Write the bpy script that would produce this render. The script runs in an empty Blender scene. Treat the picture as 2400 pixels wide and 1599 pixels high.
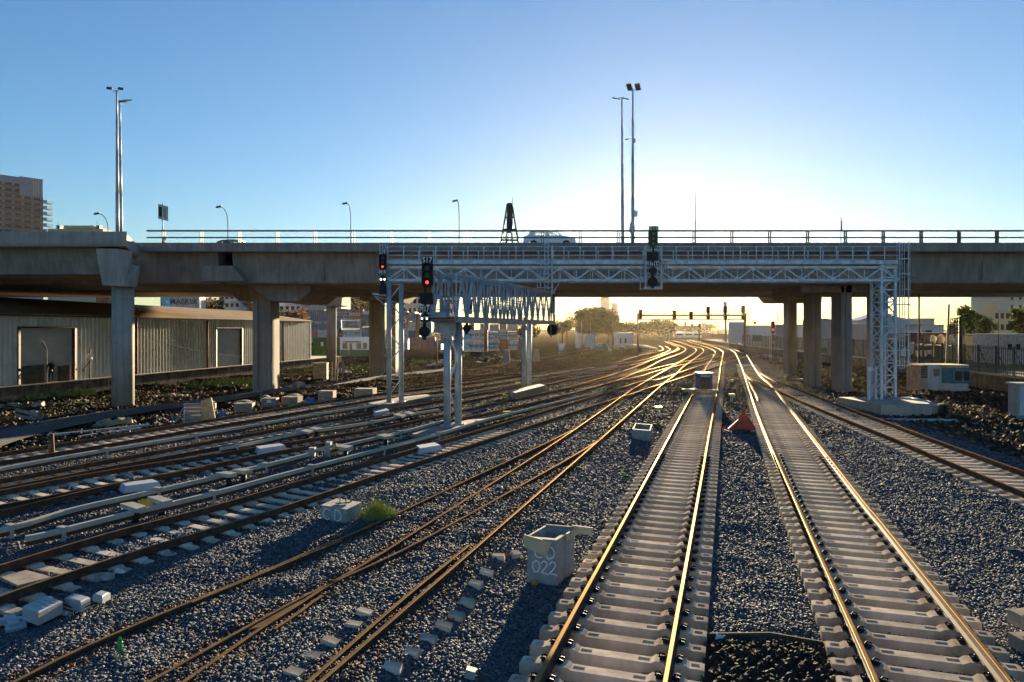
import bpy, math, random
import numpy as np
from mathutils import Vector, Matrix
R = math.radians
S = bpy.context.scene
COL = S.collection
rnd = random.Random(7)
# ------------------------------------------------------------ camera, world, sun, exposure
F, HC, CX, HY = 1600.0, 5.0, 1200.0, 771.0       # focal length and horizon of the 2400 px photograph, camera height
SUN_AZ, SUN_EL = 12.6, 5.9
cd = bpy.data.cameras.new('camera'); cam = bpy.data.objects.new('camera', cd); COL.objects.link(cam)
cam.location = (0, 0, HC); cam.rotation_euler = (R(90), 0, 0)
cd.sensor_width = 36; cd.lens = 24; cd.shift_y = -(799.5-HY)/2400
cd.clip_start = .1; cd.clip_end = 9000
S.camera = cam
w = bpy.data.worlds.new('World'); S.world = w; w.use_nodes = True
nt = w.node_tree; bgn = nt.nodes['Background']
sky = nt.nodes.new('ShaderNodeTexSky'); sky.sky_type = 'NISHITA'; sky.sun_disc = False
sky.sun_elevation = R(SUN_EL); sky.sun_rotation = R(SUN_AZ); sky.air_density = 1.15; sky.dust_density = .12; sky.ozone_density = 4.3; sky.altitude = 20
nt.links.new(sky.outputs[0], bgn.inputs[0]); bgn.inputs[1].default_value = .052
sd = bpy.data.lights.new('sun', 'SUN'); sun = bpy.data.objects.new('sun', sd); COL.objects.link(sun)
sd.energy = 5.0; sd.angle = R(.5); sd.color = (1, .80, .50)
dv = Vector((math.sin(R(SUN_AZ))*math.cos(R(SUN_EL)), math.cos(R(SUN_AZ))*math.cos(R(SUN_EL)), math.sin(R(SUN_EL))))
sun.rotation_euler = dv.to_track_quat('Z', 'Y').to_euler()
sun.location = (0, 0, 40)
S.view_settings.view_transform = 'Standard'; S.view_settings.look = 'None'
S.view_settings.exposure = 2.33; S.view_settings.gamma = 1
S.cycles.max_bounces = 6; S.cycles.volume_bounces = 0; S.cycles.transparent_max_bounces = 8
# ------------------------------------------------------------ helpers
def W(x, y, Y): return Vector(((x-CX)/F*Y, Y, HC-(y-HY)/F*Y))          # point of the photograph at depth Y
def G(x, y, z=0.0): return W(x, y, F*(HC-z)/(y-HY))                    # point of the photograph on the level z
def lnk(n, a, ao, b, bi): n.links.new(a.outputs[ao], b.inputs[bi])
MATS = {}
def mat(name, c, rough=.8, metal=0, var=.25, scale=3.0, bump=0.0, bscale=30.0, streak=0.0, c2=None, emit=0, alpha=None, spec=.3, stretch=(1,1,1)):
    if name in MATS: return MATS[name]
    m = bpy.data.materials.new(name); m.use_nodes = True; n = m.node_tree
    b = n.nodes['Principled BSDF']
    b.inputs['Roughness'].default_value = rough; b.inputs['Metallic'].default_value = metal
    b.inputs['Specular IOR Level'].default_value = spec
    tc = n.nodes.new('ShaderNodeTexCoord'); mp = n.nodes.new('ShaderNodeMapping'); lnk(n, tc, 'Object', mp, 'Vector')
    mp.inputs['Scale'].default_value = stretch
    nz = n.nodes.new('ShaderNodeTexNoise'); nz.inputs['Scale'].default_value = scale; nz.inputs['Detail'].default_value = 5
    lnk(n, mp, 0, nz, 'Vector')
    cr = n.nodes.new('ShaderNodeValToRGB'); lnk(n, nz, 'Fac', cr, 'Fac')
    d = c2 if c2 else tuple(v*(1-var) for v in c)
    e = c if c2 else tuple(min(1, v*(1+var)) for v in c)
    cr.color_ramp.elements[0].position = .35; cr.color_ramp.elements[0].color = (*d, 1)
    cr.color_ramp.elements[1].position = .68; cr.color_ramp.elements[1].color = (*e, 1)
    out = cr
    if streak:
        mp2 = n.nodes.new('ShaderNodeMapping'); mp2.inputs['Scale'].default_value = (2.2, 2.2, .12); lnk(n, tc, 'Object', mp2, 'Vector')
        n2 = n.nodes.new('ShaderNodeTexNoise'); n2.inputs['Scale'].default_value = 1.6; n2.inputs['Detail'].default_value = 6; lnk(n, mp2, 0, n2, 'Vector')
        r2 = n.nodes.new('ShaderNodeValToRGB'); lnk(n, n2, 'Fac', r2, 'Fac')
        r2.color_ramp.elements[0].position = .38; r2.color_ramp.elements[0].color = (1-streak,)*3+(1,)
        r2.color_ramp.elements[1].position = .6; r2.color_ramp.elements[1].color = (1, 1, 1, 1)
        mx = n.nodes.new('ShaderNodeMixRGB'); mx.blend_type = 'MULTIPLY'; mx.inputs[0].default_value = 1
        lnk(n, cr, 0, mx, 1); lnk(n, r2, 0, mx, 2); out = mx
    lnk(n, out, 0, b, 'Base Color')
    if bump:
        n3 = n.nodes.new('ShaderNodeTexNoise'); n3.inputs['Scale'].default_value = bscale; n3.inputs['Detail'].default_value = 4; lnk(n, tc, 'Object', n3, 'Vector')
        bp = n.nodes.new('ShaderNodeBump'); bp.inputs['Strength'].default_value = bump; bp.inputs['Distance'].default_value = .02
        lnk(n, n3, 'Fac', bp, 'Height'); lnk(n, bp, 0, b, 'Normal')
    if emit:
        b.inputs['Emission Color'].default_value = (*c, 1); b.inputs['Emission Strength'].default_value = emit
    if alpha is not None: b.inputs['Alpha'].default_value = alpha
    MATS[name] = m; return m
def vary(m, lo=.72, hi=1.12, tint=(1,.93,.84)):       # every copy a little different, as weathered things are
    n = m.node_tree; b = n.nodes['Principled BSDF']; l = b.inputs['Base Color'].links[0]; src = l.from_socket
    oi = n.nodes.new('ShaderNodeObjectInfo'); mr = n.nodes.new('ShaderNodeMapRange'); mr.inputs['To Min'].default_value = lo; mr.inputs['To Max'].default_value = hi
    n.links.new(oi.outputs['Random'], mr.inputs['Value']); cm = n.nodes.new('ShaderNodeMixRGB'); cm.blend_type = 'MULTIPLY'; cm.inputs[0].default_value = 1
    n.links.new(src, cm.inputs[1]); n.links.new(mr.outputs[0], cm.inputs[2]); n.links.new(cm.outputs[0], b.inputs['Base Color'])
class MB:
    def __init__(s): s.v = []; s.f = []; s.m = []; s.mats = []; s.mi = 0; s.sm = []; s.smooth = False
    def use(s, m):
        if m not in s.mats: s.mats.append(m)
        s.mi = s.mats.index(m); return s
    def face(s, idx): s.f.append(idx); s.m.append(s.mi); s.sm.append(s.smooth)
    def add(s, vs, fs):
        o = len(s.v); s.v += [tuple(v) for v in vs]
        for f in fs: s.face([o+i for i in f])
        return s
    def box(s, x0, x1, y0, y1, z0, z1):
        return s.hexa([(x0,y0,z0),(x1,y0,z0),(x1,y1,z0),(x0,y1,z0),(x0,y0,z1),(x1,y0,z1),(x1,y1,z1),(x0,y1,z1)])
    def hexa(s, p): return s.add(p, [(3,2,1,0),(4,5,6,7),(0,1,5,4),(1,2,6,5),(2,3,7,6),(3,0,4,7)])
    def cbox(s, c, sx, sy, sz, rz=0, rx=0, ry=0):
        M = Matrix.Rotation(rz, 3, 'Z') @ Matrix.Rotation(rx, 3, 'X') @ Matrix.Rotation(ry, 3, 'Y'); c = Vector(c)
        return s.hexa([c+M@Vector((a*sx/2, b*sy/2, d*sz/2)) for d in (-1,1) for a,b in ((-1,-1),(1,-1),(1,1),(-1,1))])
    def beam(s, p, q, w, h, up=(0,0,1)):
        p = Vector(p); q = Vector(q); d = (q-p); 
        if d.length < 1e-6: return s
        d.normalize(); u = Vector(up)
        if abs(d.dot(u)) > .98: u = Vector((0,1,0))
        a = d.cross(u).normalized()*(w/2); b = a.cross(d).normalized()*(h/2)
        return s.hexa([p-a-b, p+a-b, q+a-b, q-a-b, p-a+b, p+a+b, q+a+b, q-a+b])
    def tube(s, p, q, r, n=8, r2=None, cap=True):
        p = Vector(p); q = Vector(q); d = (q-p).normalized(); u = Vector((0,0,1)) if abs(d.z) < .95 else Vector((0,1,0))
        a = d.cross(u).normalized(); b = a.cross(d); r2 = r if r2 is None else r2; o = len(s.v)
        for c, rr in ((p, r), (q, r2)):
            for i in range(n):
                t = 2*math.pi*i/n; s.v.append(tuple(c+(a*math.cos(t)+b*math.sin(t))*rr))
        sm = s.smooth; s.smooth = n > 6
        for i in range(n): s.face([o+i, o+(i+1)%n, o+n+(i+1)%n, o+n+i])
        s.smooth = sm
        if cap: s.face([o+i for i in range(n)][::-1]); s.face([o+n+i for i in range(n)])
        return s
    def path(s, pts, r, n=5):
        for a, b in zip(pts[:-1], pts[1:]): s.tube(a, b, r, n)
        return s
    def prism(s, poly, d, c=(0,0,0)):          # polygon extruded along vector d
        o = len(s.v); n = len(poly); c = Vector(c); d = Vector(d)
        s.v += [tuple(Vector(p)+c) for p in poly] + [tuple(Vector(p)+c+d) for p in poly]
        s.face([o+i for i in range(n)][::-1]); s.face([o+n+i for i in range(n)])
        for i in range(n): s.face([o+i, o+(i+1)%n, o+n+(i+1)%n, o+n+i])
        return s
    def mesh(s, name):
        me = bpy.data.meshes.new(name); me.from_pydata(s.v, [], s.f)
        for m in s.mats: me.materials.append(m)
        if s.mats: me.polygons.foreach_set('material_index', s.m)
        me.polygons.foreach_set('use_smooth', s.sm)
        me.update(); return me
    def build(s, name, parent=None, m=None):
        if m: s.mats = [m]; s.m = [0]*len(s.f)
        o = bpy.data.objects.new(name, s.mesh(name)); COL.objects.link(o)
        if parent: o.parent = parent
        return o
def tag(o, label, cat, group=None, kind=None):
    if label: o['label'] = label
    if cat: o['category'] = cat
    if group: o['group'] = group
    if kind: o['kind'] = kind
    return o
def thing(name, label, cat, loc=(0,0,0), rz=0, group=None):
    o = bpy.data.objects.new(name, None); COL.objects.link(o); o.location = loc; o.rotation_euler = (0,0,rz); o.empty_display_size = .2
    return tag(o, label, cat, group)
def struct(o): o['kind'] = 'structure'; return o
def dup(o, parent=None):
    c = o.copy(); COL.objects.link(c)
    if parent: c.parent = parent
    for ch in list(o.children): dup(ch, c)
    return c
def text_mb(mb, txt, c, size, m, rz=0, tilt=0, thick=.01, sx=1.0, fit=None, bold=0):
    cu = bpy.data.curves.new('t', 'FONT'); cu.body = txt; cu.size = size; cu.extrude = thick; cu.align_x = 'CENTER'; cu.align_y = 'CENTER'; cu.resolution_u = 2; cu.offset = bold*size
    o = bpy.data.objects.new('t', cu); me = bpy.data.meshes.new_from_object(o)
    if fit: sx = fit/(max(v.co.x for v in me.vertices)-min(v.co.x for v in me.vertices))
    M = Matrix.Translation(c) @ Matrix.Rotation(rz, 4, 'Z') @ Matrix.Rotation(R(90)+tilt, 4, 'X') @ Matrix.Diagonal((sx, 1, 1, 1))
    mb.use(m); mb.add([M @ v.co for v in me.vertices], [list(p.vertices) for p in me.polygons])
    bpy.data.objects.remove(o); bpy.data.meshes.remove(me); bpy.data.curves.remove(cu)
def spline(pts, n=8):                           # Catmull-Rom in 2-D
    P = [pts[0]]+list(pts)+[pts[-1]]; out = []
    for i in range(1, len(P)-2):
        a, b, c, d = [np.array(P[j], float) for j in (i-1, i, i+1, i+2)]
        if i == 1: a = 2*b-c
        if i == len(P)-3: d = 2*c-b
        for k in range(n):
            t = k/n; out.append(.5*((2*b)+(-a+c)*t+(2*a-5*b+4*c-d)*t*t+(-a+3*b-3*c+d)*t**3))
    out.append(np.array(pts[-1], float)); return out
# ------------------------------------------------------------ materials
conc = mat('concrete', (.275,.245,.222), .9, var=.14, scale=.8, bump=.2, bscale=12, streak=.22)
conc2 = mat('pale_concrete', (.38,.345,.31), .85, var=.10, scale=1.2, bump=.2, bscale=14, streak=.2)
slp = mat('sleeper_concrete', (.62,.52,.41), .9, var=.16, scale=1.5, bump=.15, bscale=40, streak=.25, spec=.04)
vary(slp)
def seat_stain(m):            # rust washed down round the two rail seats of a sleeper
    n = m.node_tree; b = n.nodes['Principled BSDF']; src = b.inputs['Base Color'].links[0].from_socket
    tc = n.nodes.new('ShaderNodeTexCoord'); sp = n.nodes.new('ShaderNodeSeparateXYZ'); lnk(n, tc, 'Object', sp, 0)
    def mth(op, a, v=None, c=None):
        x = n.nodes.new('ShaderNodeMath'); x.operation = op; n.links.new(a, x.inputs[0])
        if v is not None:
            if isinstance(v, float): x.inputs[1].default_value = v
            else: n.links.new(v, x.inputs[1])
        return x.outputs[0]
    d = mth('ABSOLUTE', mth('SUBTRACT', mth('ABSOLUTE', sp.outputs[0]), .875)); mr = n.nodes.new('ShaderNodeMapRange'); n.links.new(d, mr.inputs[0])
    mr.inputs[1].default_value = .06; mr.inputs[2].default_value = .42; mr.inputs[3].default_value = 1; mr.inputs[4].default_value = 0
    nz = n.nodes.new('ShaderNodeTexNoise'); nz.inputs['Scale'].default_value = 7; oi = n.nodes.new('ShaderNodeObjectInfo'); ad = n.nodes.new('ShaderNodeVectorMath'); lnk(n, tc, 'Object', ad, 0); n.links.new(oi.outputs['Location'], ad.inputs[1]); n.links.new(ad.outputs[0], nz.inputs['Vector'])
    rp = n.nodes.new('ShaderNodeMapRange'); lnk(n, nz, 'Fac', rp, 0); rp.inputs[1].default_value = .42; rp.inputs[2].default_value = .66
    f = mth('MULTIPLY', mth('MULTIPLY', mr.outputs[0], rp.outputs[0]), .6)
    mx = n.nodes.new('ShaderNodeMixRGB'); n.links.new(f, mx.inputs[0]); n.links.new(src, mx.inputs[1]); mx.inputs[2].default_value = (.17,.09,.045,1); n.links.new(mx.outputs[0], b.inputs['Base Color'])
seat_stain(slp)
def matt(m):            # weathered mineral surface: no sheen even at a grazing angle
    n = m.node_tree; b = n.nodes['Principled BSDF']; df = n.nodes.new('ShaderNodeBsdfDiffuse'); n.links.new(b.inputs['Base Color'].links[0].from_socket, df.inputs[0])
    if b.inputs['Normal'].links: n.links.new(b.inputs['Normal'].links[0].from_socket, df.inputs['Normal'])
    lnk(n, df, 0, n.nodes['Material Output'], 0)
matt(slp)
rust = mat('rail_rust', (.085,.045,.028), .75, 0, var=.35, scale=6)
steel = mat('rail_top', (.19,.115,.055), .62, .1, spec=.07, var=.3, scale=3, stretch=(1,1,1))
def rusty_top(m, d, gcol, r, fac):       # worn rust over steel: matt with a tinted low gloss
    n = m.node_tree; b = n.nodes['Principled BSDF']; src = b.inputs['Base Color'].links[0].from_socket
    df = n.nodes.new('ShaderNodeBsdfDiffuse'); gl_ = n.nodes.new('ShaderNodeBsdfGlossy'); gl_.inputs[0].default_value = (*gcol,1); gl_.inputs['Roughness'].default_value = r
    mx = n.nodes.new('ShaderNodeMixShader'); mx.inputs[0].default_value = fac; n.links.new(src, df.inputs[0]); lnk(n, df, 0, mx, 1); lnk(n, gl_, 0, mx, 2); lnk(n, mx, 0, n.nodes['Material Output'], 0)
rusty_top(steel, None, (.60,.38,.19), .44, .17)
galv = mat('galvanised_steel', (.52,.58,.64), .5, .25, var=.22, scale=3)
galvb = mat('blue_grey_steel', (.36,.41,.46), .55, .2, var=.2, scale=2)
black = mat('black_paint', (.012,.012,.014), .6, var=.3)
dark = mat('dark_steel', (.05,.045,.045), .6, .2)
white = mat('white_paint', (.74,.75,.76), .6, var=.08)
cream = mat('cover_plastic', (.40,.39,.345), .65, var=.10, scale=2)
matt(cream)
yellow = mat('yellow_paint', (.72,.45,.03), .5, var=.12)
wood = mat('weathered_wood', (.30,.23,.16), .85, var=.3, scale=4, stretch=(.4,.4,6))
darkwood = mat('dark_wood', (.10,.07,.045), .9, var=.4, scale=4)
red_l = mat('red_lamp', (1,.05,.03), emit=.75); white_l = mat('white_lamp', (.85,.85,1), emit=.8)
wtext = mat('white_lettering', (.80,.80,.82), .5, var=.03)
dtext = mat('dark_lettering', (.05,.06,.08), .6)
glass = mat('dark_glass', (.03,.035,.04), .25, 0, var=.1, spec=.6)
# ------------------------------------------------------------ ground
def ip(x, xs, ys): return np.interp(x, xs, ys)
def vnoise(x, y, s, seed=0):
    x = np.asarray(x, float)*s; y = np.asarray(y, float)*s
    xi = np.floor(x).astype(np.int64); yi = np.floor(y).astype(np.int64); fx = x-xi; fy = y-yi
    fx = fx*fx*(3-2*fx); fy = fy*fy*(3-2*fy)
    def h(a, b):
        n = (a*374761393 + b*668265263 + seed*974711) & 0x7fffffff
        n = ((n ^ (n >> 13))*1274126177) & 0x7fffffff
        return ((n ^ (n >> 16)) & 0xffff)/65535.0
    return (h(xi,yi)*(1-fx)+h(xi+1,yi)*fx)*(1-fy)+(h(xi,yi+1)*(1-fx)+h(xi+1,yi+1)*fx)*fy
LIY = [0,27.6,37.2,53.7,70,101,167,300,900]; LIX = [-32,-20.7,-16.7,-10,0,15.2,36.9,66,150]     # outermost left rail
RCY = [0,24.3,35.8,47.7,62,90,133,200,300,900]; RCX = [14,18.2,20.1,22.3,26,33,46,64,80,180]    # outermost right rail
def gz(x, y):
    x = np.asarray(x, float); y = np.asarray(y, float); u = x-.317*y
    near = ip(u, [-60,-24,-21,-10.2,-8.8,-5.7,-4.3,5,8,12,16,30], [-.34,-.32,-.265,-.260,-.215,-.215,-.385,-.395,-.31,-.35,-.45,-.3])
    far = np.full_like(near, -.26); t = np.clip((y-38)/25, 0, 1)
    li = ip(y, LIY, LIX); rc = ip(y, RCY, RCX)
    dl = np.clip((li-1.0-x)/2.0, 0, 1); dr = np.clip((x-rc-1.5)/2.0, 0, 1)
    z = near*(1-t)+far*t
    z = z + .125*np.clip((u+12.3)/1.1, 0, 1)*np.clip((-4.9-u)/1.1, 0, 1)*np.clip((31-y)/9, 0, 1)
    return z*(1-np.maximum(dl, dr)) + np.maximum(dl, dr)*(-.36)
def gh(x, y):
    x = np.asarray(x, float); y = np.asarray(y, float)
    li = ip(y, LIY, LIX); rc = ip(y, RCY, RCX)
    d = np.maximum(np.clip((li-1.5-x)/2, 0, 1), np.clip((x-rc-2)/2, 0, 1))
    u = x-.317*y
    de = np.exp(-((u+9)/3.6)**2)*np.clip((26-y)/6, 0, 1)
    n = (vnoise(x,y,.8,1)-.5)*.05 + (vnoise(x,y,2.3,2)-.5)*.035 + (vnoise(x,y,.3,3)-.5)*.05 + de*(vnoise(x,y,1.1,8)-.35)*.07
    r = (vnoise(x,y,.35,4)-.45)*.30 + (vnoise(x,y,1.2,5)-.5)*.16 + (vnoise(x,y,3.4,6)-.5)*.08
    hole = np.exp(-((x-2.55)/.9)**2-((y-14)/3.)**2)*.0
    return gz(x,y) + n*(1-d)*(1+.6*np.clip((u-5.5)/3,0,1)) + r*d - hole
def g1(x, y): return float(gz(np.array([x]), np.array([y]))[0])
def axis(a, b, st, lo, hi, g=1.12):
    c = list(np.arange(a, b+1e-6, st)); s_ = st; v = b
    while v < hi: s_ *= g; v += s_; c.append(v)
    s_ = st; v = a; l = []
    while v > lo: s_ *= g; v -= s_; l.append(v)
    return np.array(l[::-1]+c)
gx = axis(-42, 42, .3, -2500, 2500); gy = axis(3, 75, .3, -60, 4500)
XX, YY = np.meshgrid(gx, gy); ZZ = gh(XX, YY)
nv = XX.size; nx = len(gx); ny = len(gy)
gm = bpy.data.meshes.new('ground'); gm.vertices.add(nv)
gm.vertices.foreach_set('co', np.stack([XX.ravel(), YY.ravel(), ZZ.ravel()], 1).ravel().astype(np.float32))
ii = (np.arange(ny-1)[:,None]*nx + np.arange(nx-1)[None,:]).ravel()
q = np.stack([ii, ii+1, ii+nx+1, ii+nx], 1).ravel().astype(np.int32)
gm.loops.add(len(q)); gm.loops.foreach_set('vertex_index', q)
gm.polygons.add(len(ii)); gm.polygons.foreach_set('loop_start', np.arange(0, len(q), 4, dtype=np.int32))
gm.polygons.foreach_set('use_smooth', np.ones(len(ii), dtype=bool)); gm.update(calc_edges=True)
LI = ip(YY, LIY, LIX); RC = ip(YY, RCY, RCX)
D = np.maximum(np.clip((LI-1.2-XX)/1.2, 0, 1), np.clip((XX-RC-1.8)/1.2, 0, 1))
D = np.maximum(D, np.clip((YY-75)/80, 0, .75))
# green patches: verge in front of the warehouse wall, yard verge, far field
GRN = np.zeros_like(D)
def blob(x, y, rx, ry, ang=0):
    c, s_ = math.cos(ang), math.sin(ang); dx = XX-x; dy = YY-y; a = dx*c+dy*s_; b = -dx*s_+dy*c
    return np.exp(-((a/rx)**2+(b/ry)**2))
for x, y, rx, ry, an in ((-31.5,50,1.4,8,.2),(-28,62,1.3,9,-.25),(-24,75,1.5,9,-.25),(-22,100,9,5,.3),(-12,112,11,6,.5),(-2,120,14,5,.6),(10,140,16,9,.6),(24,175,16,12,.5),(37,78,3,12,-.1),(-18,88,4,5,0)):
    GRN = np.maximum(GRN, blob(x, y, rx, ry, an))
for nm, A in (('dirt', D), ('green', GRN)):
    at = gm.attributes.new(nm, 'FLOAT', 'POINT'); at.data.foreach_set('value', A.ravel().astype(np.float32))
def ground_mat():
    m = bpy.data.materials.new('ground_surface'); m.use_nodes = True; n = m.node_tree; b = n.nodes['Principled BSDF']
    b.inputs['Roughness'].default_value = 1; b.inputs['Specular IOR Level'].default_value = .04
    tc = n.nodes.new('ShaderNodeTexCoord')
    def tex(t, sc, **k):
        x = n.nodes.new(t); x.inputs['Scale'].default_value = sc; lnk(n, tc, 'Object', x, 'Vector')
        for a, v in k.items(): x.inputs[a].default_value = v
        return x
    def ramp(src, o, p0, c0, p1, c1):
        r = n.nodes.new('ShaderNodeValToRGB'); lnk(n, src, o, r, 'Fac'); e = r.color_ramp.elements
        e[0].position = p0; e[0].color = (*c0, 1); e[1].position = p1; e[1].color = (*c1, 1); return r
    v = tex('ShaderNodeTexVoronoi', 16); n1 = tex('ShaderNodeTexNoise', 1.2, Detail=6); n2 = tex('ShaderNodeTexNoise', 9, Detail=6)
    sep = n.nodes.new('ShaderNodeSeparateColor'); lnk(n, v, 'Color', sep, 0)
    bal = ramp(sep, 0, .1, (.030,.035,.044), .9, (.13,.135,.145))
    dirt = ramp(n2, 'Fac', .36, (.018,.014,.011), .66, (.075,.055,.040))
    big = ramp(n1, 'Fac', .35, (.45,.45,.45), .65, (1,1,1))
    dm = n.nodes.new('ShaderNodeMixRGB'); dm.blend_type = 'MULTIPLY'; dm.inputs[0].default_value = 1; lnk(n, dirt, 0, dm, 1); lnk(n, big, 0, dm, 2)
    gr = ramp(n2, 'Fac', .4, (.025,.04,.010), .62, (.10,.12,.028))
    ad = n.nodes.new('ShaderNodeAttribute'); ad.attribute_name = 'dirt'; ag = n.nodes.new('ShaderNodeAttribute'); ag.attribute_name = 'green'
    m1 = n.nodes.new('ShaderNodeMixRGB'); lnk(n, ad, 'Fac', m1, 0); lnk(n, bal, 0, m1, 1); lnk(n, dm, 0, m1, 2)
    mu = n.nodes.new('ShaderNodeMath'); mu.operation = 'MULTIPLY'; lnk(n, ag, 'Fac', mu, 0)
    gn = ramp(n1, 'Fac', .42, (0,0,0), .55, (1,1,1)); lnk(n, gn, 0, mu, 1)
    m2 = n.nodes.new('ShaderNodeMixRGB'); lnk(n, mu, 0, m2, 0); lnk(n, m1, 0, m2, 1); lnk(n, gr, 0, m2, 2)
    lnk(n, m2, 0, b, 'Base Color')
    inv = n.nodes.new('ShaderNodeMath'); inv.operation = 'MULTIPLY_ADD'; lnk(n, v, 'Distance', inv, 0); inv.inputs[1].default_value = -1; lnk(n, n2, 'Fac', inv, 2)
    bp = n.nodes.new('ShaderNodeBump'); bp.inputs['Strength'].default_value = .12; bp.inputs['Distance'].default_value = .04
    lnk(n, inv, 0, bp, 'Height'); lnk(n, bp, 0, b, 'Normal')
    return m
gmat = ground_mat(); matt(gmat); gm.materials.append(gmat)
ground = bpy.data.objects.new('ground', gm); COL.objects.link(ground); struct(ground)
# loose ballast stones of the foreground, one mesh nobody could count
def stones(n, seed, y0, y1, r0, r1, name, label, m, region):
    g = np.random.default_rng(seed)
    y = y0*np.exp(g.random(n*3)*math.log(y1/y0)); x = (g.random(n*3)*1.62-.81)*y
    k = region(x, y) & (g.random(n*3) < 1); x = x[k][:n]; y = y[k][:n]; n = len(x)
    z = gh(x, y)
    base = np.array([(-1,-1,-1),(1,-1,-1),(1,1,-1),(-1,1,-1),(-1,-1,1),(1,-1,1),(1,1,1),(-1,1,1)], float)
    v = base[None]*(.55+.45*g.random((n,8,3)))
    rr = r0+(r1-r0)*g.random((n,1,1))**1.6; rr = rr*(1+np.clip((y-12)/40,0,.6))[:,None,None]
    v *= rr*np.array([1,.8,.62])*(.75+.5*g.random((n,1,3)))
    a = g.random(n)*6.283; t = (g.random(n)-.5)*1.3; t2 = (g.random(n)-.5)*1.3
    ct, st = np.cos(t)[:,None], np.sin(t)[:,None]
    X, Y_, Z = v[...,0], v[...,1], v[...,2]
    Y2 = Y_*ct-Z*st; Z2 = Y_*st+Z*ct
    ct, st = np.cos(t2)[:,None], np.sin(t2)[:,None]
    X2 = X*ct+Z2*st; Z3 = -X*st+Z2*ct
    ca, sa = np.cos(a)[:,None], np.sin(a)[:,None]
    co = np.stack([X2*ca-Y2*sa+x[:,None], X2*sa+Y2*ca+y[:,None], Z3+z[:,None]+rr[:,:,0]*.25], -1)
    fq = np.array([(3,2,1,0),(4,5,6,7),(0,1,5,4),(1,2,6,5),(2,3,7,6),(3,0,4,7)])
    idx = (fq[None]+8*np.arange(n)[:,None,None]).reshape(-1).astype(np.int32)
    me = bpy.data.meshes.new(name); me.vertices.add(n*8); me.vertices.foreach_set('co', co.ravel().astype(np.float32))
    me.loops.add(len(idx)); me.loops.foreach_set('vertex_index', idx)
    me.polygons.add(n*6); me.polygons.foreach_set('loop_start', np.arange(0, len(idx), 4, dtype=np.int32)); me.update(calc_edges=True)
    at = me.attributes.new('tone', 'FLOAT', 'POINT'); at.data.foreach_set('value', np.repeat(g.random(n), 8).astype(np.float32))
    ri = np.clip(((x+50)/.2).astype(int), 0, 519); rj = np.clip((y/.2).astype(int), 0, 499); rs = RST[ri, rj]*(.25+.75*g.random(n))
    at = me.attributes.new('rusty', 'FLOAT', 'POINT'); at.data.foreach_set('value', np.repeat(rs, 8).astype(np.float32))
    me.materials.append(m); o = bpy.data.objects.new(name, me); COL.objects.link(o)
    return tag(o, label, 'ballast' if 'ballast' in name else 'rubble', kind='stuff')
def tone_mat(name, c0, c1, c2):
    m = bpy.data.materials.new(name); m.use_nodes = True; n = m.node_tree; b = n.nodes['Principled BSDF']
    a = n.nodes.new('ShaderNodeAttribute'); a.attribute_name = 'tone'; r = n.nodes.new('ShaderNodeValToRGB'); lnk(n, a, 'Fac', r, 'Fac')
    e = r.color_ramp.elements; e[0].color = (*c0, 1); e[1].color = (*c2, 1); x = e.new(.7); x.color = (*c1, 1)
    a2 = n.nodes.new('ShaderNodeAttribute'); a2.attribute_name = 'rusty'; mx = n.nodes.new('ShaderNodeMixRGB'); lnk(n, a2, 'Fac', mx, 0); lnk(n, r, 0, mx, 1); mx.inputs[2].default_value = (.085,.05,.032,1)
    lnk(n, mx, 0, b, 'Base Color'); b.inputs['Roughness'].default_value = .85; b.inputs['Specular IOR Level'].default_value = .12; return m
# dirt road on the left
road = MB()
rp = [G(-120,1062,-.3),G(0,1024,-.3),G(160,990,-.3),(G(330,962,-.3)),G(480,942,-.3),G(640,918,-.3),G(800,897,-.3),G(960,877,-.3),G(1060,864,-.3)]
rw = [1.5,1.6,1.5,1.4,1.4,1.3,1.3,1.2,1.0]
pr = spline([(p.x,p.y) for p in rp], 10); rwi = np.interp(np.linspace(0,8,len(pr)), range(9), rw)
L = []; 
for i, p in enumerate(pr):
    d = pr[min(i+1,len(pr)-1)]-pr[max(i-1,0)]; d = d/np.linalg.norm(d); nn = np.array([-d[1], d[0]])
    L.append([(p+nn*rwi[i]*k) for k in (1,.33,-.33,-1)])
for a in L: road.v += [(c[0], c[1], -.13-.12*(k in (0,3))) for k, c in enumerate(a)]
for i in range(len(L)-1):
    for k in range(3): road.face([4*i+k, 4*i+4+k, 4*i+5+k, 4*i+1+k])
struct(road.build('dirt_road', m=mat('road_surface', (.085,.08,.078), .9, var=.25, scale=.7, bump=.6, bscale=14)))
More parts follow.
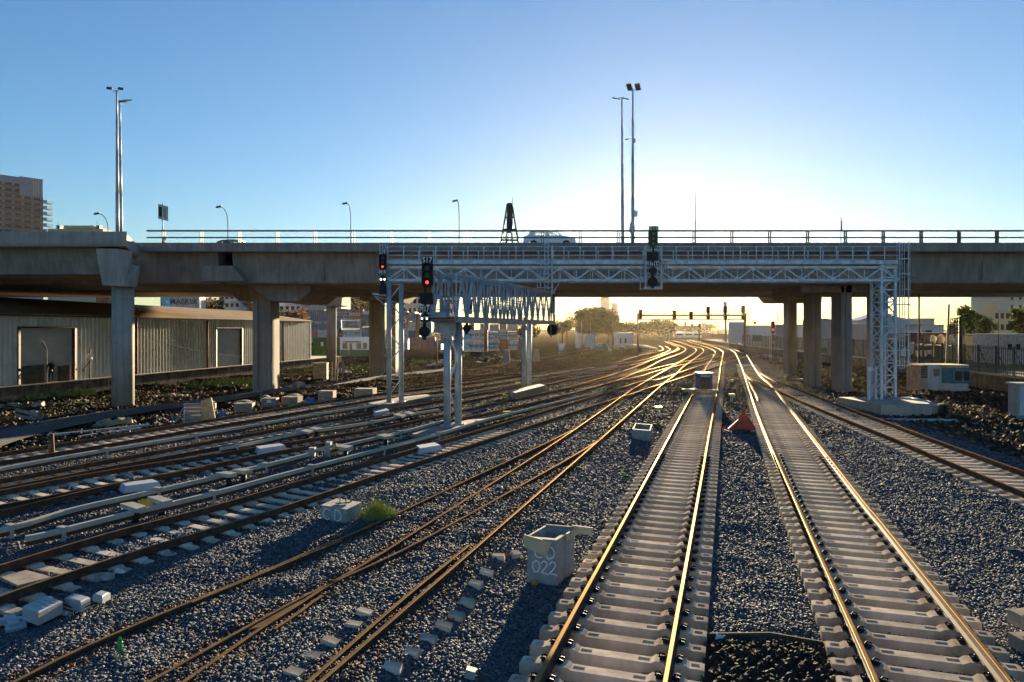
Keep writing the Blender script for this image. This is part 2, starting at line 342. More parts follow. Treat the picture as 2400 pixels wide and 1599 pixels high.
# ------------------------------------------------------------ rails and sleepers
def z1(X, Y): return (1380+X/5.885, 790+Y/5.885)
def z2(X, Y): return (1200+X/5.885, 850+Y/5.885)
RPROF = [(-.07,-.17),(.07,-.17),(.07,-.155),(.012,-.135),(.012,-.045),(.036,-.035),(.036,-.004),(.028,0),(-.028,0),(-.036,-.004),(-.036,-.035),(-.012,-.045),(-.012,-.135),(-.07,-.155)]
def rail_line(px):
    pts = [G(p[0], p[1]) for p in spline(px, 8)]; out = [pts[0]]
    for p in pts[1:]:
        if (p-out[-1]).length > .35: out.append(p)
    return out
def sweep(mb, line, prof, dz=0, scale=1.0, topmat=None, sidemat=None, top=(6,7,8)):
    o = len(mb.v); n = len(prof)
    for i, p in enumerate(line):
        d = line[min(i+1,len(line)-1)]-line[max(i-1,0)]; d.z = 0; d.normalize(); s_ = Vector((d.y, -d.x, 0))
        for a, b in prof: mb.v.append(tuple(p+s_*a*scale+Vector((0,0,b*scale+dz))))
    for i in range(len(line)-1):
        for k in range(n):
            mb.use(topmat if (topmat and k in top) else sidemat)
            mb.face([o+i*n+k, o+(i+1)*n+k, o+(i+1)*n+(k+1)%n, o+i*n+(k+1)%n])
    mb.face([o+k for k in range(n)]); mb.face([o+(len(line)-1)*n+k for k in range(n)][::-1])
def make_rail(line, parent, name='rail'):
    for a_, b_ in zip(line[:-1], line[1:]):
        k = max(1, int((b_-a_).length/.15))
        if a_.y < 98: RPTS.extend([tuple(a_.lerp(b_, q/k)) for q in range(k)])
    mb = MB(); sweep(mb, line, RPROF, topmat=steel, sidemat=rust); return mb.build(name, parent)
# sleeper profile along its length: (x, half width top, half width bottom, z top)
def sleeper_mesh(detail=True):
    mb = MB().use(slp)
    prof = [(-1.38,.115,.14,-.21),(-1.33,.12,.14,-.20),(-1.16,.12,.14,-.20),(-1.10,.125,.14,-.165),(-1.02,.125,.14,-.160),(-.98,.125,.14,-.175),(-.76,.125,.14,-.175),(-.72,.125,.14,-.160),(-.64,.125,.14,-.165),(-.57,.115,.14,-.21),(-.35,.11,.14,-.21)]
    pr_ = prof + [(-a,b,c,d) for a,b,c,d in prof[::-1]]
    o = len(mb.v); zb = -.40
    for x, t, b, z in pr_:
        mb.v += [(x,-b,zb),(x,-t,z),(x,t,z),(x,b,zb)]
    for i in range(len(pr_)-1):
        a = o+4*i; b = a+4
        mb.face([a, b, b+1, a+1]); mb.face([a+2, b+2, b+3, a+3])
        x0, x1 = pr_[i][0], pr_[i+1][0]
        if detail and i in (1, 9, 11, 19):      # shallow moulded recess
            z = pr_[i][3]
            xa, xb = x0+.02, x1-.02
            if i == 11: xa = x0+.02
            k = len(mb.v); mb.v += [(xa,-.055,z),(xb,-.055,z),(xb,.055,z),(xa,.055,z),(xa,-.055,z-.018),(xb,-.055,z-.018),(xb,.055,z-.018),(xa,.055,z-.018)]
            mb.face([a+1, b+1, k+1, k]); mb.face([b+1, b+2, k+2, k+1]); mb.face([b+2, a+2, k+3, k+2]); mb.face([a+2, a+1, k, k+3])
            for p in range(4): mb.face([k+p, k+(p+1)%4, k+4+(p+1)%4, k+4+p])
            mb.face([k+4, k+5, k+6, k+7])
        else: mb.face([a+1, b+1, b+2, a+2])
    mb.face([o, o+1, o+2, o+3]); e = o+4*(len(pr_)-1); mb.face([e+3, e+2, e+1, e])
    return mb.mesh('sleeper')
SLM = sleeper_mesh(True); SLS = sleeper_mesh(False)
def clip_mesh():
    mb = MB().use(black)
    for s_ in (-1, 1):
        pts = [Vector((.02, s_*.03, -.15)), Vector((.07, s_*.05, -.10)), Vector((.13, s_*.055, -.115)), Vector((.12, s_*.01, -.135)), Vector((.03, s_*.005, -.13))]
        mb.path(pts, .013, 5)
    mb.cbox((.08,0,-.155), .08, .12, .03)
    return mb.mesh('rail_clip')
CLM = clip_mesh()
def lay(track, la, lb, y0, y1, spacing=.6, detail=True, clips=0, cap=100, jitter=0, every=None, mesh=None, dz=0.0):
    # sleepers square to the centre line of two rails
    B = np.array([(p.x, p.y) for p in lb]); A = np.array([(p.x, p.y) for p in la])
    cen = []
    for p in A:
        q_ = B[np.argmin(((B-p)**2).sum(1))]
        if np.linalg.norm(q_-p) < 3.2: cen.append((p+q_)/2)
    cen = np.array(cen); cen = cen[np.argsort(cen[:,1])]
    seg = np.r_[0, np.cumsum(np.linalg.norm(np.diff(cen, axis=0), axis=1))]
    s_ = 0; n = 0; rest = MB().use(slp)
    base = np.array([v.co for v in SLS.vertices])
    while s_ < seg[-1]:
        x, y = np.interp(s_, seg, cen[:,0]), np.interp(s_, seg, cen[:,1])
        x2, y2 = np.interp(min(s_+1.5, seg[-1]), seg, cen[:,0]), np.interp(min(s_+1.5, seg[-1]), seg, cen[:,1])
        x0_, y0_ = np.interp(max(s_-1.5, 0), seg, cen[:,0]), np.interp(max(s_-1.5, 0), seg, cen[:,1])
        s_ += spacing
        if y < y0 or y > y1: continue
        ang = -math.atan2(x2-x0_, y2-y0_) + rnd.uniform(-1,1)*jitter
        n += 1
        if n <= cap:
            o = bpy.data.objects.new('sleeper', SLM if detail and n <= 45 else SLS); COL.objects.link(o); o.parent = track
            o.location = (x, y, dz+rnd.uniform(-1,1)*jitter*.2); o.rotation_euler = (0, 0, ang)
            if n <= clips:
                for cx_, rz in ((-.875+.02, 0), (-.875-.02, math.pi), (.875+.02, 0), (.875-.02, math.pi)):
                    c = bpy.data.objects.new('rail_clip', CLM); COL.objects.link(c); c.parent = o; c.location = (cx_+(.03 if rz == 0 else -.03), 0, 0); c.rotation_euler = (0,0,rz)
        else:
            ca, sa = math.cos(ang), math.sin(ang)
            rest.add([(v[0]*ca-v[1]*sa+x, v[0]*sa+v[1]*ca+y, v[2]+dz) for v in base], [list(p.vertices) for p in SLS.polygons])
    if rest.f:
        r = rest.build('far_sleepers', track); r['kind'] = 'stuff'
T = {}; RPTS = []
def track(key, name, label, left, right, y0=6, y1=70, group='railway tracks running under the viaduct', **k):
    t = thing(name, label, 'railway track', (0,0,0), group=group); T[key] = t
    L_ = rail_line(left); R_ = rail_line(right)
    make_rail(L_, t); make_rail(R_, t)
    lay(t, L_, R_, y0, y1, **k); return t
A_l = [(1201,1698),(1255,1599),(1334,1453),(1428,1282),(1483.7,1180),(1579.6,1003),(1614.3,939),(1624.5,921),(1636.7,897),(1653,865),z1(1700,300),z1(1745,212),z1(1722,178),z1(1640,145),z1(1500,100),z1(1380,60),(1612,797)]
A_r = [(1541,1698),(1558.8,1599),(1601.5,1359),(1633.6,1180),(1665,1003),(1677,940),(1686,886),z1(1825,370),z1(1855,220),z1(1830,180),z1(1760,145),z1(1600,100),z1(1400,45),(1620,796)]
track('A', 'railway_track', 'straight track on exposed concrete sleepers, carrying the small blue equipment box', A_l, A_r, y1=110, clips=34, detail=True)
B_l = [(2094,1700),(2055.9,1599),(2007.8,1489),(1954,1372),(1911.5,1279),(1868.8,1183),(1815,1062),(1779,975),(1757,913),z1(2140,480),z1(2042,250),z1(2000,195),z1(1900,150),z1(1700,110),z1(1500,72),(1625,797)]
B_r = [(2455,1705),(2371.9,1599),(2281,1486),(2174,1355),(2067,1223),(2030,1180),(1932,1056),(1856,960),(1811,905),z1(2354,510),z1(2200,275),z1(2140,222),z1(2000,162),z1(1930,140),z1(1700,95),(1640,799)]
track('B', 'railway_track', 'straight track on exposed concrete sleepers, right of the one with the blue box', B_l, B_r, y1=100, clips=34)
C_l = [(1742.9,871.7),(1760,887),(1814.6,910.6),(1879,938.8),(1929,960),(2000,989),(2100,1028.6),(2189,1066),(2278.6,1103),(2350,1132),(2400,1152),(2560,1216)]
C_r = [(1773,868),(1811,888),(1856,905.6),(1947,940),(2000,960),(2100,996),(2189,1029),(2278.6,1061),(2400,1104),(2560,1160)]
track('C', 'railway_track', 'branch track curving off to the right edge past the lattice gantry tower', C_l, C_r, y1=64, detail=False, dz=-.01)
D_l = [(325,1669),(427.6,1599),(500,1549),(601.6,1478),(687,1424),(767,1372),(887.5,1300),(981,1240),(1124,1150),(1188,1109.6),(1282,1049),(1370,990),(1451.5,933),(1504,899),z1(960,510),z1(1150,400),z1(1290,320),z1(1440,230),z1(1482,188),z1(1478,163),z1(1440,140),z1(1300,90),z1(1200,62),(1570,797)]
D_r = [(640,1695),(748.5,1599),(924,1447),(1099,1296),(1178,1227),(1308,1114.7),(1387,1046),(1444.7,996),(1499,948),(1555,899),z1(1200,510),z1(1290,420),z1(1440,310),z1(1550,230),z1(1585,185),z1(1560,155),z1(1450,125),z1(1310,82),z1(1230,62),(1580,797)]
track('D', 'railway_track', 'straight track half buried in ballast between the two lettered concrete boxes, with a check rail', D_l, D_r, y1=75, detail=False, dz=-.02, jitter=.01)
E_l = [(-60,1645),(64,1581),(176,1525),(385,1435),(600,1345.7),(695,1305),(807,1258),(900,1216.7),(986.7,1176),(1093.7,1125),(1190,1080),(1287.5,1034),(1340,1008)]
E_r = [(240,1665),(347,1599),(500,1512),(620,1446),(713.8,1396),(807,1352),(923,1299),(1027,1244.7),(1180,1160),(1353.7,1062),(1412,1026)]
track('E', 'railway_track', 'curving turnout track peeling off to the lower left corner through the ballast', E_l, E_r, y1=32, detail=False, dz=-.02, jitter=.015, spacing=.62)
F_l = [(-150,1374),(0,1324),(250,1250),(480,1190),(700,1127),(960,1054),(1200,985),(1336,944),(1434.5,915),(1505,893),z1(960,580),z1(1240,490),z1(1560,385),z1(1830,318),z1(2000,262),z1(2030,238)]
F_r = [(-150,1459),(0,1396),(300,1296),(600,1206.7),(900,1107),(1042.7,1061),(1200,1010.6),(1336,967),(1444.7,933),z1(640,765),z1(850,690),z1(1010,645),z1(1180,590),z1(1560,470),z1(1830,385),z1(1890,360),z1(2060,300),z1(2160,262)]
track('F', 'railway_track', 'dark railed track beside the nearest cream third rail cover, leading into the crossover', F_l, F_r, y1=72, detail=False)
G_l = [(-120,1172),(0,1149),(163,1118),(327,1090),(480,1067),(694,1033),(900,1000),(1041,970),(1138,948.6),(1300,915),(1353,901),(1421,882),z1(560,440),z1(740,370),z1(1000,260),z1(1200,190),z1(1245,160),z1(1200,122),z1(1050,62)]
G_r = [(-150,1208),(0,1183),(240,1137),(480,1091),(676,1052),(900,1015),(1041,987),(1138,968),(1300,930.7),(1353,917),(1440,893),z1(700,470),z1(860,395),z1(1000,320),z1(1250,230),z1(1335,175),z1(1310,142),z1(1200,102),z1(1090,55)]
track('G', 'railway_track', 'track passing directly behind the near posts of the box truss gantry', G_l, G_r, y1=90, detail=False)
H_l = [(-120,1143),(0,1122),(240,1079),(480,1034.7),(704.5,994),(867.8,966),(993,945),(1080,929),(1221,904),(1285,891),(1363,877),(1438,863),z1(700,360),z1(960,280),z1(1180,190),z1(1225,155)]
H_r = [(-120,1163),(0,1142),(240,1096),(480,1052),(676,1016),(919,972),(1041,950),(1104,937),(1189,920),(1266,903),(1361,885),(1436,870)]
track('H', 'railway_track', 'track with dark rails between the two thin cream covers left of the gantry legs', H_l, H_r, y1=92, detail=False)
K_l = [(-120,1081),(0,1061),(240,1023),(480,984),(741,943),(904,920),(1080,900),(1223,880),(1322,866),(1441,849),z1(700,250),z1(980,190),z1(1025,170),z1(1000,132),z1(965,120)]
K_r = [(-120,1103),(0,1081),(240,1042),(480,1001),(741,958),(904,932),(1080,911),(1223,890),(1322,874),(1468,850),z1(840,290),z1(1090,195),z1(1115,165),z1(1060,125)]
track('K', 'railway_track', 'outermost left track with rusty rails beside the row of wrapped pallets', K_l, K_r, y1=92, detail=False)
X3 = [(1281,919),(1421,889),z1(620,500),z1(900,430),z1(1050,395),z1(1300,340),z1(1460,310),z1(1700,250),z1(1715,235)]
X4 = [(1353,915.4),(1446,893),z1(700,540),z1(860,490),z1(1150,410),z1(1500,340),z1(1600,310),z1(1830,260),z1(1850,240)]
track('X', 'crossover_track', 'crossover track cutting diagonally across the sunlit yard under the viaduct', X3, X4, y0=60, y1=90, detail=False)
K2l = [(900,915),(1080,892),(1223,873),(1264,870)]; K2r = [(900,921),(1080,899),(1223,878)]
track('S', 'railway_siding', 'short siding ending between the gantry posts and the brown earth bank', K2l, K2r, y0=50, y1=90, detail=False)
def lone(name, label, px, tr=None, cat='rail', dz=0):
    mb = MB(); sweep(mb, rail_line(px), RPROF, dz=dz, topmat=steel, sidemat=rust)
    o = mb.build(name, tr)
    if not tr: tag(o, label, cat)
    return o
lone('check_rail', '', [(712,1607),(810,1519),(950,1398),(1098.7,1277)], T['D'])
lone('switch_blade', '', [(450,1411),(600,1349),(700,1307),(800,1266)], T['E'])
lone('wing_rail', '', [(641,1474),(690,1442),(732,1410),(780,1380)], T['E'])
lone('switch_blade', '', [(0,1197),(150,1161),(300,1127),(480,1093)], T['G'])
lone('switch_blade', '', [(1755,892),(1768,915),(1777,935)], T['B'])
MB_f = MB().use(steel)
MB_f.prism([tuple(G(a,b)+Vector((0,0,-.02))) for a,b in ((612,1466),(700,1418),(738,1392),(724,1388),(640,1432),(585,1472))], (0,0,-.12))
MB_f.build('frog', T['D'])
for k_, px_ in enumerate(([(905,908),(1000,895),(1100,879),(1166,866)],[(960,882),(1080,865),(1200,847),(1335,826)],[(1300,840),(1400,821),(1470,809)],[(1290,833),(1380,816),(1440,807)],[(560,915),(700,890),(860,872)])):
    lone('disused_rail', ['rusty disused rail lying between the earth bank and the gantry posts','disused rail crossing the goods yard behind the near gantry posts','sunlit disused rail before the timber stack, nearer one','sunlit disused rail before the timber stack, farther one','disused rail half sunk in the dirt past the broad pillar'][k_], px_, dz=-.16)
# far running rails seen between fence and yard
lone('far_rail', 'thin sunlit rail curving along the foot of the fence wall in the distance', [z1(1580,15),z1(1700,48),z1(1900,82),z1(2140,112),z1(2354,135),(1836,823)])

RST = np.zeros((520, 500), bool)               # cells stained by brake dust and rust, 0.2 m each
for p in RPTS:
    i, j = int((p[0]+50)/.2), int(p[1]/.2)
    if 2 <= i < 497 and 2 <= j < 497: RST[i-1:i+2, j-1:j+2] = True
inb = lambda x, y: (x > ip(y, LIY, LIX)-1.0) & (x < ip(y, RCY, RCX)+1.8)
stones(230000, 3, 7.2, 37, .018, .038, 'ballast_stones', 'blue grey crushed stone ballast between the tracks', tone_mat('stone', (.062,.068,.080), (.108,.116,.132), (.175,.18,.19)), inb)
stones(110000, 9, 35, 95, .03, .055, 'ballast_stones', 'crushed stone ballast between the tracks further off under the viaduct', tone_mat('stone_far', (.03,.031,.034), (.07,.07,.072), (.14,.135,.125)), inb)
ndr = lambda x, y: ~inb(x, y) & (y > 14)
stones(24000, 5, 16, 130, .02, .085, 'loose_rubble', 'loose earth clods and rubble strewn over the bare dirt', tone_mat('clod', (.018,.014,.011), (.065,.048,.032), (.20,.15,.105)), ndr)
# ------------------------------------------------------------ viaducts
def poly_px(pts, Y): return [tuple(W(a, b, Y)) for a, b in pts]
v = thing('viaduct', 'long concrete road viaduct crossing the whole view above the tracks', 'viaduct', (0,0,0))
d = MB().use(conc)
d.box(-29.6, 62, 53.45, 79.6, 11.1, 11.62); d.box(-29.6, 62, 53.3, 53.7, 11.05, 11.73); d.box(-29.6, 62, 79.3, 79.65, 11.0, 11.75)
d.box(-62, -29.6, 54.6, 79.6, 11.1, 11.62)
d.build('deck', v)
ast = mat('road_asphalt', (.06,.06,.06), .9)
MB().use(ast).box(-60, 62, 53.75, 79.2, 11.62, 11.64).build('road_surface', v)
def girder(x0, x1, y0, y1, z0, parent, name='girder'):
    m = MB().use(conc)
    m.prism([(x0,y0,11.1),(x0,y0+.35,z0+.12),(x0,y0+.5,z0),(x0,y1-.5,z0),(x0,y1-.35,z0+.12),(x0,y1,11.1)], (x1-x0,0,0))
    for x in np.arange(math.ceil(x0/7.5)*7.5, x1, 7.5): m.box(x-.012, x+.012, y0+.05, y0+.3, z0+.3, 10.9)
    return m.build(name, parent)
girder(-60, -23.4, 54.3, 64.4, 8.62, v); girder(-22.25, 31.1, 54.3, 64.4, 8.62, v); girder(31.6, 62, 54.3, 64.4, 8.62, v)
girder(-60, 62, 67.2, 78.6, 8.62, v)
# half joints
m = MB().use(conc); m.hexa([(-24.3,53.5,8.75),(-21.0,53.5,8.75),(-21.0,57,8.7),(-24.3,57,8.7),(-24.3,53.5,9.95),(-21.9,53.5,9.95),(-21.9,57,9.95),(-24.3,57,9.95)])
m.build('joint_corbel', v)
m = MB().use(conc); m.box(31.15, 31.9, 53.9, 57, 9.1, 10.2); m.build('joint_corbel', v)
def pier(parent, px0, px1, Y, zt, name='pillar', z0=-.6, dep=None, m=conc):
    dep = dep or 1.5                       # the columns of the photograph take in one side face too
    x0 = (px0-CX)/F*(Y+dep if px0 > CX else Y); x1 = (px1-CX)/F*(Y if px0 > CX else Y+dep); w_ = x1-x0
    c = (x0+x1)/2; a = w_/2; g_ = .09*w_; k = .22*w_
    P = [(-a,0),(-k,0),(-k,g_),(-k*.2,g_),(-k*.2,0),(a,0),(a,dep),(k,dep),(k,dep-g_),(-k,dep-g_),(-k,dep),(-a,dep)]
    mb = MB().use(m); mb.prism([(c+p[0], Y+p[1], z0) for p in P], (0,0,zt-z0)); return mb.build(name, parent)
pier(v, 592, 655, 57.5, 7.4, dep=2.2)
pier(v, 1883, 1925, 61.5, 8.7, dep=1.7); pier(v, 1948, 1997, 57, 8.7, dep=1.8); pier(v, 2031, 2076, 55.5, 8.7, dep=1.8); pier(v, 1836, 1868, 79, 8.0, dep=1.7)
pier(v, 865, 902, 76, 8.0, dep=2.0); pier(v, 910, 934, 79, 8.0, dep=2.0)
st = mat('limewash_stain', (.30,.27,.24), .95, var=.35, scale=5)
def cap(parent, pxs, Y, dep, name='pier_cap'):
    mb = MB().use(conc); P = poly_px(pxs, Y); mb.prism(P, (0,dep,0)); return mb.build(name, parent)
cap(v, [(480,667),(575,667),(640,706),(700,706),(726,684),(726,660),(480,660)][::-1], 56.5, 9.0)
cap(v, [(520,667),(560,706),(700,706),(726,684),(726,660),(520,660)][::-1], 64.5, 4.0)
cap(v, [(834,682),(846,704),(940,708),(960,690),(960,680),(834,680)][::-1], 74, 6.0)
cap(v, [(1803,690),(1820,709),(1926,708),(1926,690)][::-1], 77.5, 4.0)
m = MB().use(conc); m.box(24.2, 30.5, 57.0, 63.5, 8.05, 8.64); m.build('pier_cap', v)
# guard rail
gr = mat('guard_rail_steel', (.13,.12,.11), .7, .1)
m = MB().use(gr); m.box(-28.6, 62, 53.42, 53.56, 12.62, 12.74); m.build('guard_rail', v)
m = MB().use(gr); m.box(-28.6, 62, 53.42, 53.54, 12.10, 12.20); m.build('guard_rail', v)
m = MB().use(gr)
for s_ in (-.08, .08): m.box(s_-.02, s_+.02, -.12, .07, 0, .97)
m.box(-.14,.14,-.14,.1,-.02,.03)
pm = m.mesh('rail_post')
for k in range(23):
    o = bpy.data.objects.new('rail_post', pm); COL.objects.link(o); o.parent = v; o.location = ((384.5+88.7*k-CX)/F*53.5, 53.5, 11.72)
# far ribbon: second road beyond, carried by round columns
v2 = thing('ramp_viaduct', 'far slip road viaduct on a round column glowing golden in the low sun', 'viaduct', (0,0,0))
m = MB().use(conc); m.box(-60, -19.5, 93, 101, 10.0, 11.2); m.build('deck', v2)
m = MB().use(conc); m.prism(poly_px([(751,680),(804,680),(800,716),(778,718),(758,715)][::-1], 94), (0,4.5,0)); m.build('pier_cap', v2)
m = MB().use(conc); m.smooth = True; m.tube((-25.4+.0,96,-.6), (-25.4,96,9.0), .68, 24); m.build('pillar', v2)
# near ramp on the left
rm = thing('ramp_viaduct', 'near slip road viaduct on the left with solid parapet and blue grey round column', 'viaduct', (0,0,0))
m = MB().use(conc2)
m.hexa([(-62,45.0,10.62),(-25.4,45.0,10.62),(-25.7,45.3,10.62),(-62,45.3,10.62),(-62,45.0,11.42),(-25.4,45.0,11.42),(-25.7,45.3,11.42),(-62,45.3,11.42)])
m.hexa([(-62,45.1,10.45),(-25.5,45.1,10.45),(-29.2,53.2,10.45),(-62,53.2,10.45),(-62,45.02,10.619),(-25.42,45.02,10.619),(-29.1,53.2,10.619),(-62,53.2,10.619)])
m.hexa([(-26.0,45.32,10.62),(-25.7,45.32,10.62),(-29.0,53.2,10.62),(-29.3,53.2,10.62),(-26.0,45.32,11.4),(-25.7,45.32,11.4),(-29.0,53.2,11.4),(-29.3,53.2,11.4)])
m.build('parapet', rm)
m = MB().use(conc); m.hexa([(-62,46.5,8.72),(-27.2,46.5,8.72),(-29.6,52.2,8.72),(-62,52.2,8.72),(-62,46.0,10.449),(-27.2,46.0,10.449),(-29.8,52.5,10.449),(-62,52.5,10.449)])
for k in range(16): m.hexa([(-62+k*1.95+.10,46.02,10.3),(-62+k*1.95+.13,46.02,10.3),(-62+k*1.95+.13,46.1,10.3),(-62+k*1.95+.10,46.1,10.3),(-62+k*1.95-.2,45.99,10.4),(-62+k*1.95-.17,45.99,10.4),(-62+k*1.95-.17,46.1,10.4),(-62+k*1.95-.2,46.1,10.4)])
m.build('girder', rm)
m = MB().use(conc2); a = poly_px([(224,583),(276,583),(292,671),(240,669)], 45.2); b = [W(308,588,46.6), W(305,619,46.6), W(326,625,46.6), W(319,673,46.6)]
m.add(a+[tuple(x) for x in b]+[tuple(Vector(a[0])+Vector((.1,1.5,0))), tuple(Vector(a[3])+Vector((.1,1.5,0))), tuple(b[3]+Vector((-.1,.3,0))), tuple(b[0]+Vector((-.1,.3,0))), tuple(b[1]+Vector((-.1,.3,0))), tuple(b[2]+Vector((-.1,.3,0)))],
      [(0,3,2,1),(1,2,7,6,5,4)[::1],(0,8,9,3),(3,9,10,7,2),(4,5,12,11),(5,6,13,12),(6,7,10,13),(0,1,4,11,8),(8,11,12,13,10,9)])
m.build('pier_cap', rm)
m = MB().use(conc2); m.smooth = True; m.tube((-26.55,46.6,-.6),(-26.55,46.6,8.2), .685, 32)
for z in (2.4, 4.8, 7.0): m.tube((-26.55,46.6,z),(-26.55,46.6,z+.03), .692, 32)
m.build('pillar', rm)
# ------------------------------------------------------------ road side things on the viaduct
def mast(px, ytop, ybase, Y, heads, label, extra=False):
    b = W(px[1], ybase, Y); t = W(px[0], ytop, Y)
    o = thing('lamp_mast', label, 'lamp post', b, group='tall twin headed lamp masts'); h = t.z-b.z; dx = t.x-b.x
    m = MB().use(galvb); rs = [.15,.125,.10,.075]; zs = [0,.30,.55,.8,1]
    for i in range(4): m.tube((dx*zs[i],0,h*zs[i]), (dx*zs[i+1],0,h*zs[i+1]), rs[i], 12, rs[i]*.92)
    m.build('pole', o)
    for (ax, ay, hx, hz, tl) in heads:
        m = MB().use(dark); m.tube((dx,0,h-.05), (dx+ax*.6,ay*.6,h-.05), .03, 6)
        m.cbox((dx+ax,ay,h+hz), .42, .62, .10, rz=hx, rx=tl); m.build('lamp_head', o)
    return o
mast((273.5,275.5), 212, 556, 58, [(-.62,0,.5,.18,.5),(.28,.1,.5,.18,.5)], 'tall lamp mast at left, the higher one of that pair')
mast((281,283.5), 235, 556, 60, [(.62,0,-.4,-.02,.3),(.1,.2,-.4,-.08,.3)], 'tall lamp mast at left, the shorter one of that pair')
mast((1457.5,1459.5), 228, 572, 60, [(-.5,0,.5,-.12,.4),(.25,0,.5,-.12,.4)], 'tall lamp mast right of centre, the lower one of that pair')
mr = mast((1483,1483), 210, 572, 57, [(-.28,0,-.5,.2,-.7),(.42,0,-.5,.22,-.7)], 'tall lamp mast right of centre with grey boxes on its pole')
m = MB().use(galv); m.cbox((.2,-.1,2.5), .32, .3, .5); m.build('control_box', mr)
m = MB().use(galv); m.cbox((.12,-.1,8.6), .16, .2, .3); m.tube((-.45,0,8.8),(0,0,8.8),.02); m.cbox((-.5,0,8.72), .22,.12,.1); m.build('camera_box', mr)
m = MB().use(galv); m.smooth = True; m.tube((-.2,-.12,1.3),(-.2,-.16,1.3),.55,20); o = m.build('dish', mr); o.scale = (.42,1,1)
def street_lamp(px, ytop, xh, Y, label):
    b = W(px, 574, Y); b.z = 11.62; t = W(px, ytop, Y); h = t.z-11.62; x = (xh-px)/F*Y
    o = thing('street_lamp', label, 'street lamp', b, group='curved neck street lamps along the far carriageway')
    m = MB().use(dark); m.tube((0,0,0),(0,0,h*.72),.055,8,.04)
    pts = [Vector((x*(1-math.cos(a))*1.0,0,h*.72+h*.28*math.sin(a)**.9)) for a in np.linspace(0, math.pi/2*.86, 8)]
    m.path(pts, .04, 6); m.build('pole', o)
    e = pts[-1]; m = MB().use(dark); m.cbox(e+Vector((math.copysign(.28,x),0,0)), .62, .28, .16, ry=math.copysign(.2,x)); m.build('lamp_head', o)
    return o
street_lamp(253, 500, 228, 76, 'curved street lamp behind the solid parapet on the far left')
street_lamp(534, 484, 515, 76, 'curved street lamp above the roof of the half hidden grey car')
street_lamp(822, 476, 813, 76, 'curved street lamp between the half hidden car and the gantry')
street_lamp(1076, 470, 1072, 76, 'street lamp seen almost end on, left of the steel tower')
o = thing('road_sign', 'back of a rectangular road sign on a thin post by the railing', 'road sign', W(381,566,56))
m = MB().use(galvb); m.tube((0,0,-.1),(0,0,3.1),.045,8); m.build('post', o)
m = MB().use(galvb); m.hexa([(-.31,-.1,1.85),(.25,.35,1.72),(.27,.37,1.72),(-.29,-.07,1.85),(-.31,-.1,3.05),(.25,.35,2.92),(.27,.37,2.92),(-.29,-.07,3.05)]); m.build('sign_plate', o)
m = MB().use(dark); m.hexa([(-.27,-.12,2.05),(.02,.10,1.98),(.04,.12,1.98),(-.25,-.09,2.05),(-.27,-.12,2.85),(.02,.10,2.78),(.04,.12,2.78),(-.25,-.09,2.85)]); m.build('sign_backing', o)
# steel A frame tower
o = thing('steel_tower', 'dark steel tower with splayed legs and a tall thin finial', 'tower', W(1194,572,58))
s_ = 58/F; m = MB().use(dark)
leg = []
for dx, tx in ((-21,-6),(22,7),(-7,-3),(7,3)):
    dy = 0 if abs(dx) > 10 else .9
    l = MB().use(dark); l.beam((dx*s_,dy,-.2),(tx*s_,dy*.3,88*s_),.13,.13); l.build('leg', o)
for z, hw in ((9,20),(34,15.5),(62,11)): 
    m.box(-hw*s_, hw*s_, -.04, .06, z*s_-.07, z*s_+.07)
m.build('crossbar', o)
m = MB().use(dark); m.prism([(-6*s_,.2,28*s_),(6*s_,.2,28*s_),(8*s_,.2,45*s_),(7*s_,.2,85*s_),(-6*s_,.2,85*s_),(-7*s_,.2,45*s_)], (0,.5,0)); m.build('casing', o)
m = MB().use(dark); m.smooth = False; m.cbox((0,.2,89*s_), 15*s_, .5, 9*s_); m.cbox((0,.2,94.5*s_), 11*s_, .4, 3*s_); m.build('head_block', o)
m = MB().use(dark); m.tube((7*s_,.2,60*s_),(7*s_,.2,110*s_),.022); m.tube((7*s_,.2,104*s_),(-2*s_,.2,95*s_),.012); m.build('finial', o)
# antenna mast
o = thing('antenna_mast', 'thin brown antenna mast with two splayed stay rods', 'antenna', W(1630,573,56)); s_ = 56/F
m = MB().use(darkwood); m.tube((0,0,-.1),(0,0,123*s_*.8),.045,6,.03); m.tube((0,0,100*s_),(0,0,123*s_),.03,6,.015); m.build('pole', o)
for k in (-1,1): 
    m = MB().use(dark); m.tube((0,0,52*s_),(k*29*s_,0,29*s_),.022,5); m.build('stay', o)
o = thing('post', 'short thin post with a flag shaped head above the right railing', 'post', W(1971,573,56))
m = MB().use(dark); m.tube((0,0,-.1),(0,0,64*s_),.03,6); m.build('pole', o)
m = MB().use(dark); m.box(-.02,.10,-.02,.02,30*s_,56*s_); m.build('plate', o)
